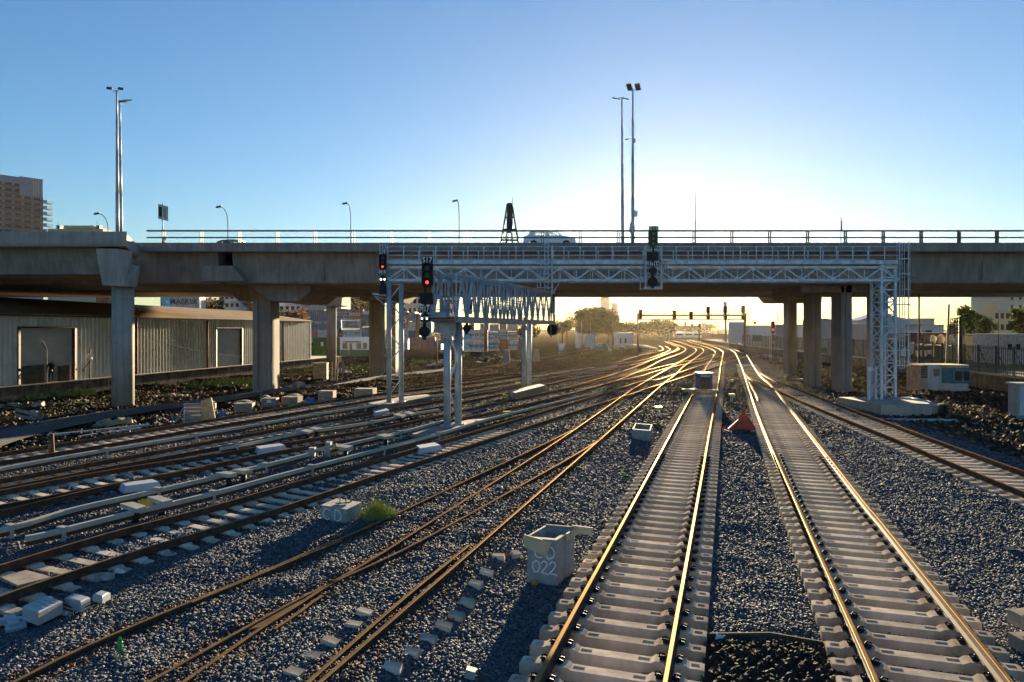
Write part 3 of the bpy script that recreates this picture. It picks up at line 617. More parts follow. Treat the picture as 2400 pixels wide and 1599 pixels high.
# ------------------------------------------------------------ cars
def car(name, label, loc, L, paint, face=1):
    o = thing(name, label, 'car', loc)
    f = L/4.3; X = lambda x: x*f*face
    def pr(mb, pts, y0, y1, inset=0):
        P = [(X(a), y0, b) for a, b in pts]
        if face < 0: P = P[::-1]
        mb.prism(P[::-1], (0, y1-y0, 0))
    m = MB().use(paint); hw = .86
    arch = lambda cx: [(cx+.36*math.cos(t), .30+.36*math.sin(t)) for t in np.linspace(math.pi, 0, 9)]
    body = [(-2.12,.28)]+arch(-1.32)+arch(1.33)+[(2.08,.30),(2.13,.55),(2.02,.78),(1.75,.90),(1.05,1.0),(-1.75,1.06),(-2.05,.95),(-2.15,.6)]
    pr(m, body, -hw, hw); m.build('body', o)
    m = MB().use(paint); roof = [(-1.82,1.05),(-1.62,1.33),(-1.2,1.455),(-.6,1.50),(-.1,1.495),(.35,1.43),(.72,1.28),(1.08,1.0),(1.0,1.0),(.62,1.25),(.3,1.37),(-.1,1.43),(-.6,1.44),(-1.0,1.41),(-1.16,1.36),(-1.22,1.05)]
    for y0, y1 in ((-.78,-.70),(.70,.78)): pr(m, roof, y0, y1)
    pr(m, [(-1.62,1.33),(-1.2,1.455),(-.6,1.50),(-.1,1.495),(.35,1.43),(.35,1.40),(-.1,1.46),(-.6,1.47),(-1.2,1.42)], -.72, .72)
    for y0, y1 in ((-.78,-.72),(.72,.78)): pr(m, [(-.28,1.0),(-.12,1.0),(-.18,1.45),(-.30,1.45)], y0, y1)
    m.build('roof', o)
    wg = mat('car_window', (.30,.36,.28), .05, 0, alpha=.12, spec=.4)
    for pts in ([(-1.16,1.06),(-.30,1.04),(-.32,1.42),(-1.0,1.39),(-1.15,1.3)], [(-.12,1.04),(.92,1.0),(.55,1.27),(.3,1.36),(-.17,1.42)]):
        for y in (-.75,.75): 
            m = MB().use(wg); pr(m, pts, y-.008, y+.008); m.build('side_window', o)
    m = MB().use(wg); m.hexa([(X(1.04),-.7,1.01),(X(1.06),-.7,1.01),(X(1.06),.7,1.01),(X(1.04),.7,1.01),(X(.66),-.66,1.27),(X(.68),-.66,1.27),(X(.68),.66,1.27),(X(.66),.66,1.27)]); m.build('windscreen', o)
    m = MB().use(black)
    m.box(-.5*f,-.1*f,-.5,.5,.9,1.25) if False else m.cbox((X(-.1),0,1.08), .12, 1.1, .28); m.build('seats', o)
    for cx in (-1.32, 1.33):
        for y in (-.80, .80):
            m = MB().use(black); m.tube((X(cx),y-.09,.30),(X(cx),y+.09,.30),.30,20); wh = m.build('wheel', o)
            m = MB().use(galv); m.tube((X(cx),y-.10,.30),(X(cx),y+.10,.30),.18,12); m.build('rim', wh)
    m = MB().use(mat('tail_lamp', (.20,.03,.03), .3)); m.cbox((X(-2.06),-.72,.86), .16, .3, .14); m.build('tail_light', o)
    m = MB().use(mat('head_lamp', (.55,.55,.6), .2)); m.cbox((X(2.0),-.66,.74), .18, .34, .14); m.build('headlight', o)
    m = MB().use(paint); m.cbox((X(.82),-.92,1.02), .16, .16, .12); m.build('mirror', o)
    m = MB().use(black); m.box(-.006+X(-.21),.006+X(-.21),-.866,-.86,.35,1.0); m.build('door_seam', o)
    return o
cp = mat('car_paint', (.80,.86,.92), .4, .0, var=.02, spec=.3)
car('hatchback_car', 'pale silver blue hatchback driving to the right along the viaduct', ((1287-CX)/F*57, 57, 11.66), 4.35, cp)
car('grey_car', 'dark grey car on the viaduct with only its roof showing above the deck edge', ((560-CX)/F*63, 63, 11.66), 4.4, mat('car_paint_grey', (.10,.11,.13), .25, .3, spec=.5))
# ------------------------------------------------------------ main signal gantry (plane Y=45)
GY = 45.0; gs = GY/F
def gp(x, y, dy=0): p = W(x, y, GY); p.y += dy; return p
gt = thing('signal_gantry', 'long galvanised lattice signal gantry spanning the tracks in front of the viaduct', 'gantry', (0,0,0))
def tree_nodes():
    tops = [947,1023,1090,1163,1237,1313,1389,1464,1540,1615,1690,1765,1840,1915,1989,2065]; bots = [909,982,1057,1127,1199,1275,1351,1427,1502,1577,1652,1728,1805,1879,1952,2026,2099]
    return tops, bots
tops, bots = tree_nodes()
for face_, dy in (('near', 0), ('far', 1.25)):
    m = MB().use(galv)
    m.beam(gp(908,627,dy), gp(2103,627,dy), .10, .16); m.beam(gp(908,657,dy), gp(2103,657,dy), .12, .16)
    for t in tops:
        b0 = max(b for b in bots if b < t); b1 = min(b for b in bots if b > t)
        m.beam(gp(t,628,dy), gp(b0,656,dy), .06, .09); m.beam(gp(t,628,dy), gp(b1,656,dy), .06, .09)
        m.beam(gp(t,628,dy), gp(t,657,dy), .045, .045, up=(0,1,0))
        m.cbox(gp(t,630,dy-.06), .34, .02, .22)
    for b in bots: m.beam(gp(b,628,dy), gp(b,657,dy), .045, .045, up=(0,1,0)); m.cbox(gp(b,654,dy-.06), .34, .02, .22)
    m.build('truss_side', gt)
m = MB().use(galv)
for i, b in enumerate(bots):
    m.beam(gp(b,657,0), gp(b,657,1.25), .06, .06)
    if i: m.beam(gp(bots[i-1],657,0), gp(b,657,1.25), .05, .05)
m.build('bottom_bracing', gt)
m = MB().use(galv); m.box(gp(905,0).x, gp(2100,0).x, GY-.15, GY+1.35, gp(0,620).z, gp(0,617).z); m.beam(gp(905,615,-.2), gp(2100,615,-.2), .05, .24); m.beam(gp(905,615,1.4), gp(2100,615,1.4), .05, .24); m.build('walkway', gt)
for dy, ys in ((-.2, (579, 599.5)), (1.4, (583, 603))):
    m = MB().use(galv)
    for y in ys: m.tube(gp(905,y,dy), gp(2103 if dy < 0 else 2075,y,dy), .032, 6)
    m.build('handrail', gt)
    xs = list(np.arange(910, 2104, 37.4)) if dy < 0 else list(np.arange(938, 2080, 36.2))
    m = MB().use(galv); m.beam((0,0,0), (0,0,gp(0,ys[0]).z-gp(0,618).z), .05, .05); m.cbox((0,0,gp(0,ys[0]).z-gp(0,618).z-.06),.10,.06,.10); pmh = m.mesh('handrail_post')
    for x in xs:
        if dy < 0 and (1240 < x < 1262): continue
        o = bpy.data.objects.new('handrail_post', pmh); COL.objects.link(o); o.parent = gt; p = gp(x,618,dy); o.location = p
# right lattice tower
def tower(x0, x1, yt, yb, dy0, dy1, n, name='leg_tower', w_=.15, extra=None):
    m = MB().use(galv); a, b = W(x0,yt,GY), W(x1,yt,GY); zb = extra
    zt = a.z; xs_ = (a.x, b.x); ys_ = (GY+dy0, GY+dy1)
    for x in xs_:
        for y in ys_: m.beam((x,y,zb),(x,y,zt),w_,w_,up=(0,1,0))
    h = (zt-zb)/n
    for i in range(n):
        z0, z1_ = zb+i*h, zb+(i+1)*h; 
        for y in ys_:
            m.beam((xs_[0],y,z1_),(xs_[1],y,z1_),.07,.08)
            if i % 2: m.beam((xs_[0],y,z0),(xs_[1],y,z1_),.06,.07)
            else: m.beam((xs_[1],y,z0),(xs_[0],y,z1_),.06,.07)
            m.cbox((xs_[i%2],y-.09,z1_), .26,.02,.3) if i%2==0 else None
        for x in xs_:
            m.beam((x,ys_[0],z1_),(x,ys_[1],z1_),.05,.06)
            if i % 2: m.beam((x,ys_[0],z0),(x,ys_[1],z1_),.05,.06)
            else: m.beam((x,ys_[1],z0),(x,ys_[0],z1_),.05,.06)
    return m.build(name, gt)
tower(2066, 2098, 622, 936, 0, 1.25, 11, extra=.33)
m = MB().use(galv)
for x in (2040, 2056): m.beam(gp(x,860,.2), Vector((gp(x,0).x,GY+.2,.33)), .12, .2, up=(0,1,0))
m.cbox((gp(2048,0).x,GY+.15,2.3),.55,.06,.12); m.build('base_stiffener', gt)
m = MB().use(galvb)
for x in (2083, 2091): m.tube((gp(x,0).x,GY+.6,.33),(gp(x,0).x,GY+.6,8),.06,8)
m.build('cable_duct', gt)
# caged ladder on the right
m = MB().use(galv); cxl = gp(2116,0).x; zt = 10.75; zb_ = 2.4
for dx in (-.17, .02, .17): m.tube((cxl+dx,GY+.1,zb_),(cxl+dx,GY+.1,zt),.02,5)
for z in np.arange(zb_, zt, .3): m.tube((cxl-.17,GY+.1,z),(cxl+.17,GY+.1,z),.013,4)
m.build('ladder', gt)
m = MB().use(galv)
for z in np.arange(zb_+.2, zt+.1, 1.0):
    pts = [Vector((cxl+.05+.38*math.cos(a), GY+.25-.42*math.sin(a)-.2, z)) for a in np.linspace(-.3, math.pi+.3, 9)]
    for a_, b_ in zip(pts[:-1], pts[1:]): m.beam(a_, b_, .015, .06)
for a in np.linspace(-.2, math.pi+.2, 6): m.beam((cxl+.05+.38*math.cos(a), GY+.05-.42*math.sin(a), zb_+.2), (cxl+.05+.38*math.cos(a), GY+.05-.42*math.sin(a), zt), .03, .015, up=(0,1,0))
m.build('ladder_cage', gt)
# twin post leg on the left
for x in (911, 937):
    m = MB().use(galvb); p = gp(x,0); m.tube((p.x,GY+(.1 if x < 920 else .6),.12),(p.x,GY+(.1 if x < 920 else .6),gp(0,622 if x<920 else 655).z),.165,14)
    m.cbox((p.x,GY+(.1 if x < 920 else .6),.16),.55,.55,.06); m.build('leg', gt)
m = MB().use(galv); a, b = gp(911,0).x, gp(937,0).x; z = .6; k = 0
while z < 7.6:
    p, q_ = (a,GY+.15,z), (b,GY+.5,z+1.05)
    if k % 2: p, q_ = (b,GY+.5,z), (a,GY+.15,z+1.05)
    m.beam(p, q_, .05, .07); m.beam((a,GY+.15,z+1.05),(b,GY+.5,z+1.05),.04,.05) if k % 2 == 0 else None; z += 1.05; k += 1
m.build('leg_bracing', gt)
m = MB().use(galv); p = gp(905,690); m.beam(gp(874,689,-.1), gp(905,692,-.1), .25, .12); m.beam(gp(878,694,-.1), gp(907,720,0), .05,.05); m.beam(gp(879,694,.3), gp(937,712,.5), .05,.05); m.build('side_bracket', gt)
# centre ladder and drop brace
m = MB().use(galv)
for x in (1276, 1284): m.tube(gp(x,568,-.35), gp(x,680,-.35), .028, 5)
for y in np.arange(572, 680, 10): m.tube(gp(1276,y,-.35), gp(1284,y,-.35), .018, 4)
m.tube(gp(1260,612,-.35), gp(1268,612,-.35), .03); 
for x in (1259, 1266, 1294): m.tube(gp(x,612 if x<1290 else 622,-.5), gp(x,676,-.5), .025, 5)
for y in (644, 676): m.tube(gp(1257,y,-.5), gp(1296,y,-.5), .03, 5)
m.tube(gp(1293,576,-.3), gp(1293,690,-.3),.05,6); m.build('ladder', gt)
m = MB().use(galv); m.tube(gp(1296,686,.3), gp(1313,662,1.1), .05, 6); m.build('drop_brace', gt)
# signal S15 frame
m = MB().use(galv)
for x in (1510, 1547):
    for dy in (-.55, -.15): m.beam(gp(x,577,dy), gp(x,678,dy), .06, .06, up=(0,1,0))
for y in (587, 619, 651, 674, 678): m.beam(gp(1508,y,-.5), gp(1549,y,-.5), .06, .06)
m.box(gp(1505,0).x, gp(1548,0).x, GY-.6, GY+.2, gp(0,679).z, gp(0,675.5).z)
m.beam(gp(1500,657,-.1), gp(1500,680,-.1), .05, .05, up=(0,1,0)); m.beam(gp(1548,648,-.5), gp(1560,612,-.2), .04,.05); m.cbox(gp(1558,611,-.3), .7,.3,.12); m.build('signal_cage', gt)
# ------------------------------------------------------------ signal heads
def frame_at(Y, s_=1): return Y/F
def hood(mb, c, r, d=.22):
    o = len(mb.v); n = 10
    for k, (rr, yy) in enumerate(((r,0),(r*1.02,-d))):
        for a in np.linspace(-.5, math.pi+.5, n): mb.v.append((c[0]+rr*math.cos(a), c[1]+yy, c[2]+rr*math.sin(a)))
    for i in range(n-1): mb.face([o+i, o+i+1, o+n+i+1, o+n+i]); mb.face([o+n+i, o+n+i+1, o+i+1, o+i])
def disc(mb, c, r, n=14, y=-1): mb.add([(c[0]+r*math.cos(2*math.pi*i/n), c[1], c[2]+r*math.sin(2*math.pi*i/n)) for i in range(n)], [tuple(range(n))])
def plate_text(parent, x0, x1, y0, y1, Y, txt, dy=-.05, m=black):
    p0, p1 = W(x0,y1,Y), W(x1,y0,Y); mb = MB().use(m); mb.box(p0.x,p1.x,Y+dy-.03,Y+dy,p0.z,p1.z); o = mb.build('number_plate', parent)
    mb = MB(); text_mb(mb, txt, Vector(((p0.x+p1.x)/2, Y+dy-.04, (p0.z+p1.z)/2)), (p1.z-p0.z)*1.15, wtext, fit=(p1.x-p0.x)*.86, bold=.012); mb.build('lettering', o)
def lamp_head(parent, x0, x1, y0, y1, Y, n, lit, m=black, lens=None, rr=.3):
    p0, p1 = W(x0,y1,Y), W(x1,y0,Y); w_ = p1.x-p0.x; h = p1.z-p0.z; mb = MB().use(m); cx = (p0.x+p1.x)/2; c = .25*w_
    mb.prism([(p0.x+c,Y,p0.z),(p1.x-c,Y,p0.z),(p1.x,Y,p0.z+c),(p1.x,Y,p1.z),(p0.x,Y,p1.z),(p0.x,Y,p0.z+c)], (0,.28,0)); o = mb.build('lamp_housing', parent)
    for i in range(n):
        z = p1.z-h*(i+.6)/(n+.25); r = w_*rr
        mb = MB().use(red_l if i == lit else (lens or mat('unlit_lens', (.03,.035,.03), .3))); disc(mb, (cx,Y-.015,z), r*(.5 if i == lit else .85)); mb.build('lens', o)
        mb = MB().use(m); hood(mb, (cx,Y,z), r*1.05); mb.build('hood', o)
def round_disc(parent, x, y, r, Y, m=black):
    p = W(x,y,Y); mb = MB().use(m); R_ = r/F*Y; mb.tube((p.x,Y,p.z),(p.x,Y+.12,p.z),R_,24); mb.tube((p.x,Y-.08,p.z),(p.x,Y,p.z),R_*.82,24); mb.box(p.x-.08,p.x+.08,Y,Y+.1,p.z-R_-.12,p.z+R_+.2); mb.build('round_signal', parent)
def white_pair(parent, xa, xb, y, Y, x0, x1, y0, y1):
    p0, p1 = W(x0,y1,Y), W(x1,y0,Y); w_ = p1.x-p0.x; h = p1.z-p0.z; mb = MB().use(black)
    mb.prism([(p0.x,Y,p0.z+.05),(p0.x+.1,Y,p0.z),(p1.x-.1,Y,p0.z),(p1.x,Y,p0.z+.05),(p1.x,Y,p1.z-.45*h),(p1.x-.3*w_,Y,p1.z),(p0.x+.3*w_,Y,p1.z),(p0.x,Y,p1.z-.45*h)], (0,.22,0)); o = mb.build('shunt_head', parent)
    for x in (xa, xb):
        p = W(x,y,Y); mb = MB().use(white_l); disc(mb, (p.x,Y-.02,p.z), .065*Y/34*.8); mb.build('lens', o)
        mb = MB().use(black); hood(mb, (p.x,Y,p.z), .09*Y/40, .12); mb.build('hood', o)
s19 = thing('railway_signal', 'signal with plates S19 and M19 on the left leg of the long gantry', 'railway signal', W(897,640,44.6), group='colour light signals on the gantries')
def par(parent, fn):
    before = set(bpy.data.objects.keys()); fn()
    off = parent.location.copy()
    for k in set(bpy.data.objects.keys())-before:
        o = bpy.data.objects[k]
        if o.parent is parent: o.location = -off
def f19():
    Y = 44.6
    plate_text(s19, 888,905,584.5,598, Y, 'S19'); lamp_head(s19, 888,905,598,632, Y, 3, 2); plate_text(s19, 887.5,906,633,645.5, Y, 'M19')
    white_pair(s19, 893,901.5,655,Y, 889,906,646,660)
    p0, p1 = W(889,690,Y), W(904,670,Y); mb = MB().use(black); mb.box(p0.x,p1.x,Y,Y+.3,p0.z,p1.z); mb.box(p0.x+.1,p1.x-.1,Y+.05,Y+.2,p1.z,W(0,660,Y).z); mb.build('lower_box', s19)
    mb = MB().use(galv)
    for x in (890,897,904): mb.tube(W(x,574,Y+.2), W(x,600,Y+.2), .03, 5)
    mb.tube(W(889,574,Y+.2), W(912,574,Y+.2), .03, 5); mb.tube(W(904,590,Y+.2), W(930,589,Y+.2), .03, 5); mb.build('support_bars', s19)
par(s19, f19)
s15 = thing('railway_signal', 'unlit signal with plates S15 and M15 rising above the viaduct rail', 'railway signal', W(1531,600,44.2), group='colour light signals on the gantries')
olive = mat('olive_paint', (.085,.10,.05), .7); bronze = mat('bronze_black', (.035,.028,.022), .7)
def f15():
    Y = 44.2
    plate_text(s15, 1520.5,1543,530.5,541, Y, 'S15', m=olive); lamp_head(s15, 1521,1542,541,578, Y, 3, -1, m=olive, lens=mat('pale_lens', (.45,.50,.46), .3), rr=.17)
    p0, p1 = W(1518.5,609.5,Y), W(1543.5,591.5,Y); mb = MB().use(bronze); mb.box(p0.x,p1.x,Y,Y+.35,p0.z,p1.z); mb.build('route_box', s15)
    plate_text(s15, 1521,1542.5,615,625.5, Y, 'M15')
    p = W(1531,634.5,Y); mb = MB().use(bronze); mb.prism([(p.x+.26*math.cos(a),Y,p.z+.23*math.sin(a)) for a in np.arange(math.pi/8,6.4,math.pi/4)][:8], (0,.2,0)); mb.build('shunt_head', s15)
    round_disc(s15, 1530, 660, 11.5, Y, bronze)
    mb = MB().use(bronze); mb.beam(W(1531,577,Y+.2), W(1531,672,Y+.2), .09,.09, up=(0,1,0)); mb.build('mounting_post', s15)
par(s15, f15)
# ------------------------------------------------------------ near box truss gantry
nb = thing('box_gantry', 'blue grey box truss gantry receding from the twin posts beside the third rails', 'gantry', (0,0,0))
A0 = Vector((-3.95,34.3,0)); A1 = Vector((2.0,52.2,0)); dn = (A1-A0).normalized(); pn = Vector((-dn.y, dn.x, 0))*-1
zb_, zt_ = 5.45, 7.72; Wd = 1.25; Ln = (A1-A0).length; N = 13
cor = lambda t, s_, z: A0+dn*(Ln*t)+pn*(Wd*s_)+Vector((0,0,z))
m = MB().use(galvb)
for s_ in (0,1):
    for z, hh in ((zb_,.26), (zt_,.15)): m.beam(cor(-.0,s_,z), cor(1,s_,z), .13, hh)
m.build('chord', nb)
for s_ in (0,1):
    m = MB().use(galvb)
    for i in range(N):
        t0, t1 = i/N, (i+1)/N; tm = (t0+t1)/2
        m.beam(cor(t0,s_,zb_), cor(tm,s_,zt_), .10, .12, up=(0,1,0)); m.beam(cor(tm,s_,zt_), cor(t1,s_,zb_), .10, .12, up=(0,1,0))
        m.beam(cor(t0,s_,zb_), cor(t0,s_,zt_), .06, .06, up=(0,1,0))
        for t, z in ((t0,zb_),(tm,zt_)): m.cbox(cor(t,s_,z+(-.05 if z==zt_ else .08)), .04,.42,.26, rz=-math.atan2(dn.x,dn.y))
    m.build('side_lattice', nb)
for zz, nm_ in ((zt_,'top_bracing'), (zb_,'bottom_bracing')):
    m = MB().use(galvb)
    for i in range(N+1):
        m.beam(cor(i/N,0,zz), cor(i/N,1,zz), .06,.06)
        if i < N: m.beam(cor(i/N,0,zz), cor((i+1)/N,1,zz), .045,.05)
    m.build(nm_, nb)
m = MB().use(galvb); m.hexa([cor(-.05,-.15,zb_+.12),cor(-.05,1.15,zb_+.12),cor(1.0,1.15,zb_+.12),cor(1.0,-.15,zb_+.12),cor(-.05,-.15,zb_+.16),cor(-.05,1.15,zb_+.16),cor(1.0,1.15,zb_+.16),cor(1.0,-.15,zb_+.16)])
m.build('walkway', nb)
for k in (.0, .35, .62):
    m = MB().use(galv); 
    for s_ in (0,1): m.tube(cor(0,s_*.9+.05,zb_+.55+k*1.2), cor(1,s_*.9+.05,zb_+.55+k*1.2), .022, 5)
    m.build('handrail', nb)
m = MB().use(galvb)
for t in (-.0, .05, .10):
    for s_ in (0,): m.beam(cor(t,s_,zb_-.1), cor(t,s_,zt_+.05), .16, .16, up=(0,1,0))
m.beam(W(1008,738,34.2), W(1045,739,34.2), .12, .3); m.beam(W(1008,745,34.2), W(1300,757,52), .05, .1); m.build('end_portal', nb)
for (px, py, r) in ((1048,996,.19),(1074,991,.19)):
    b = G(px, py, 0); m = MB().use(galvb); m.tube((b.x,b.y,-.15),(b.x,b.y,zb_-.05), r*.98, 14); m.cbox((b.x,b.y,-.04),.7,.7,.05)
    for z in (1.2,2.6,4.0): m.tube((b.x,b.y,z),(b.x,b.y,z+.04), r+.012, 14)
    m.build('leg', nb)
p, q_ = G(1048,996,0), G(1074,991,0); m = MB().use(galvb); z = .5; k = 0
while z < 4.4: m.beam(p+Vector((0,0,z if k%2 else z+1.5)), q_+Vector((0,0,z+1.5 if k%2 else z)), .07,.10); z += 1.5; k += 1
m.build('leg_bracing', nb)
m = MB().use(galvb); b = G(1048,996,0); m.prism([(b.x-.75,b.y-.2,zb_),(b.x+.2,b.y-.2,zb_),(b.x+.2,b.y-.2,zb_-1.05),(b.x-.1,b.y-.2,zb_-.95)], (0,.4,0)); m.cbox((b.x-.1,b.y,zb_-.35),1.1,.5,.6); m.build('knee_bracket', nb)
for px, py in ((1228,911),(1241,909)):
    b = G(px, py, 0); m = MB().use(galvb); m.tube((b.x,b.y,-.15),(b.x,b.y,zb_), .2, 12); m.build('leg', nb)
m = MB().use(galvb); m.beam(W(984,698,34), W(1036,697,34.2), .10, .22); m.beam(W(1014,690,34), W(1014,740,34), .3,.2,up=(0,1,0)); m.build('bracket_arm', nb)
s17 = thing('railway_signal', 'signal with plates S17 and M17 hung on the near end of the box gantry', 'railway signal', W(998,690,33.6), group='colour light signals on the gantries')
def f17():
    Y = 33.6
    plate_text(s17, 988.5,1015,602.5,618, Y, 'S17'); lamp_head(s17, 988,1014,618,673, Y, 3, 2)
    p0, p1 = W(981,713,Y), W(1014,687,Y); mb = MB().use(black); mb.prism([(p0.x,Y,p1.z),(p0.x+.1,Y,p0.z+.06),(p0.x+.14,Y,p0.z),(p1.x,Y,p0.z),(p1.x,Y,p1.z)], (0,.4,0)); mb.build('route_box', s17)
    plate_text(s17, 982,1007.5,717,733, Y, 'M17'); white_pair(s17, 989,1000.5,747,Y, 984,1009,734,755); round_disc(s17, 994.5, 778, 13, Y)
    mb = MB().use(black); mb.beam(W(998,610,Y+.25), W(996,790,Y+.25), .1,.1, up=(0,1,0)); mb.build('mounting_post', s17)
par(s17, f17)
sm = thing('railway_signal', 'small dark signal with a half hidden 18 plate inside the box gantry', 'railway signal', W(1094,740,39), group='colour light signals on the gantries')
def f18():
    Y = 39.5
    p0, p1 = W(1093,781,Y), W(1106,700,Y); lamp_head(sm, 1093,1106.5,702,727, Y, 2, -1, m=mat('dark_green_box', (.012,.022,.012), .6))
    plate_text(sm, 1093.5,1107,727,736.5, Y, '18'); round_disc(sm, 1094, 770, 9.5, Y)
    mb = MB().use(black); mb.beam(W(1096,725,Y+.2), W(1094,775,Y+.2), .09,.09, up=(0,1,0)); mb.build('mounting_post', sm)
par(sm, f18)
sf = thing('railway_signal', 'dark signal seen edge on at the far end of the box gantry', 'railway signal', W(1291,760,52), group='colour light signals on the gantries')
def ff():
    Y = 52
    mb = MB().use(black); p = W(1292,773,Y); mb.tube((p.x-.05,Y,p.z),(p.x+.25,Y+.25,p.z),.42,18); mb.build('round_signal', sf)
    mb = MB().use(olive); p = W(1296,712,Y); mb.cbox((p.x,Y,p.z),.28,.5,1.5); mb.cbox((p.x+.08,Y,p.z-1.2),.16,.3,.8); mb.build('lamp_housing', sf)
    mb = MB().use(galvb); mb.beam(W(1292,700,Y), W(1292,790,Y), .1,.1,up=(0,1,0)); mb.build('mounting_post', sf)
par(sf, ff)
# ------------------------------------------------------------ warehouse on its platform (left)
corr = mat('corrugated_metal', (.62,.62,.56), .5, .1, var=.10, scale=1.2, streak=.18)
shut = mat('shutter_metal', (.50,.51,.49), .55, 0, var=.12, scale=1)
roofm = mat('warehouse_roof', (.34,.22,.11), .55, .2, var=.25, scale=.6)
Wp0 = Vector((-38.5,44.0,0)); Wp1 = Vector((-28.4,96,0)); wd = (Wp1-Wp0).normalized(); wn = Vector((wd.y,-wd.x,0)); WL = (Wp1-Wp0).length
wp = lambda t, o, z: Wp0+wd*t+wn*o+Vector((0,0,z))           # t along the wall, o towards the tracks
def t_at(px):                                               # wall position behind a column of the photograph
    k = (px-CX)/F; return (k*Wp0.y-Wp0.x)/(wd.x-k*wd.y)
wh = thing('warehouse', 'long corrugated metal warehouse with two roller doors behind the round column', 'warehouse', (0,0,0))
def corrug(mb, t0, t1, z0, z1, pitch=.42, dep=.11):
    n = max(2, int((t1-t0)/pitch)); o = len(mb.v)
    pts = []
    for i in range(n+1):
        for f_, dd in ((0,0),(.30,0),(.40,dep),(.62,dep),(.72,0)):
            t = t0+(t1-t0)*(i+f_)/n
            if t <= t1+1e-6: pts.append((t, dd))
    for t, dd in pts: mb.v += [tuple(wp(t,dd,z0)), tuple(wp(t,dd,z1))]
    for i in range(len(pts)-1): mb.face([o+2*i, o+2*i+2, o+2*i+3, o+2*i+1])
d1a, d1b, d2a, d2b = t_at(42), t_at(174), t_at(505), t_at(566)
m = MB().use(corr); zt = 6.08
for a, b, z0, z1_ in ((-20,d1a,.8,zt),(d1a,d1b,5.1,zt),(d1b,d2a,.8,zt),(d2a,d2b,5.0,zt),(d2b,WL,.8,zt)): corrug(m, a, b, z0, z1_)
m.add([wp(WL,0,.8), wp(WL,-19,.8), wp(WL,-19,zt), wp(WL,-9.5,7.45), wp(WL,0,zt)], [(0,1,2,3,4)])
m.add([wp(-20,0,.8), wp(-20,-19,.8), wp(-20,-19,zt), wp(-20,-9.5,7.45), wp(-20,0,zt)], [(4,3,2,1,0)])
m.add([wp(-20,-19,.8), wp(WL,-19,.8), wp(WL,-19,zt), wp(-20,-19,zt)], [(3,2,1,0)]); m.build('wall', wh)
m = MB().use(roofm)
for a, b in (((.25,6.06),(-9.5,7.47)),((-9.5,7.47),(-19.3,6.06))):
    ka, kb = (.5 if a[1] > 7 else 0), (.5 if b[1] > 7 else 0); m.hexa([wp(-20.3,a[0],a[1]+ka),wp(WL+.3,a[0],a[1]),wp(WL+.3,b[0],b[1]),wp(-20.3,b[0],b[1]+kb),wp(-20.3,a[0],a[1]+.07+ka),wp(WL+.3,a[0],a[1]+.07),wp(WL+.3,b[0],b[1]+.07),wp(-20.3,b[0],b[1]+.07+kb)])
m.build('roof', wh)
m = MB().use(darkwood); m.beam(wp(-20,.3,6.02), wp(WL+.2,.3,6.02), .14,.12); m.build('gutter', wh)
for a, b in ((d1a,d1b),(d2a,d2b)):
    m = MB().use(shut); o_ = len(m.v); n = 42
    for i in range(n+1):
        z = .82+(4.25)*i/n
        for dz_, oo in ((0,-.22),(.05,-.17)): m.v += [tuple(wp(a,oo,z+dz_)), tuple(wp(b,oo,z+dz_))]
    for i in range(2*n+1): m.face([o_+2*i, o_+2*i+1, o_+2*i+3, o_+2*i+2])
    dd = m.build('roller_door', wh)
    m = MB().use(dark)
    for t in (a,b): m.beam(wp(t,.08,.8), wp(t,.08,5.15), .14,.22,up=(0,1,0))
    m.beam(wp(a-.1,.08,5.12), wp(b+.1,.08,5.12), .22,.12); m.build('door_frame', dd)
for px, mt in ((316, mat('rust_pipe', (.16,.06,.035), .7)), (483, mat('rust_pipe', (.16,.06,.035))), (661, mat('rust_pipe', (.16,.06,.035)))):
    t = t_at(px); m = MB().use(mt); m.tube(wp(t,.18,.6), wp(t,.18,5.9), .10, 8); m.build('downpipe', wh)
m = MB().use(conc2); m.beam(wp(WL,.02,.8), wp(WL,.02,6.0), .18,.18,up=(0,1,0)); m.build('corner_trim', wh)
pf = MB().use(mat('platform_wall', (.13,.105,.085), .95, var=.45, scale=1.5, bump=.5, bscale=5, streak=.5))
pf.hexa([wp(-20,-22,-.7),wp(WL+9,-22,-.7),wp(WL+9,.55,-.7),wp(-20,.55,-.7),wp(-20,-22,.74),wp(WL+9,-22,.74),wp(WL+9,.55,.74),wp(-20,.55,.74)])
pf.use(conc); pf.hexa([wp(-20,-22,.741),wp(WL+9,-22,.741),wp(WL+9,.75,.741),wp(-20,.75,.741),wp(-20,-22,.82),wp(WL+9,-22,.82),wp(WL+9,.75,.82),wp(-20,.75,.82)])
tag(pf.build('loading_platform'), 'mossy concrete loading platform running below the corrugated warehouse', 'platform')
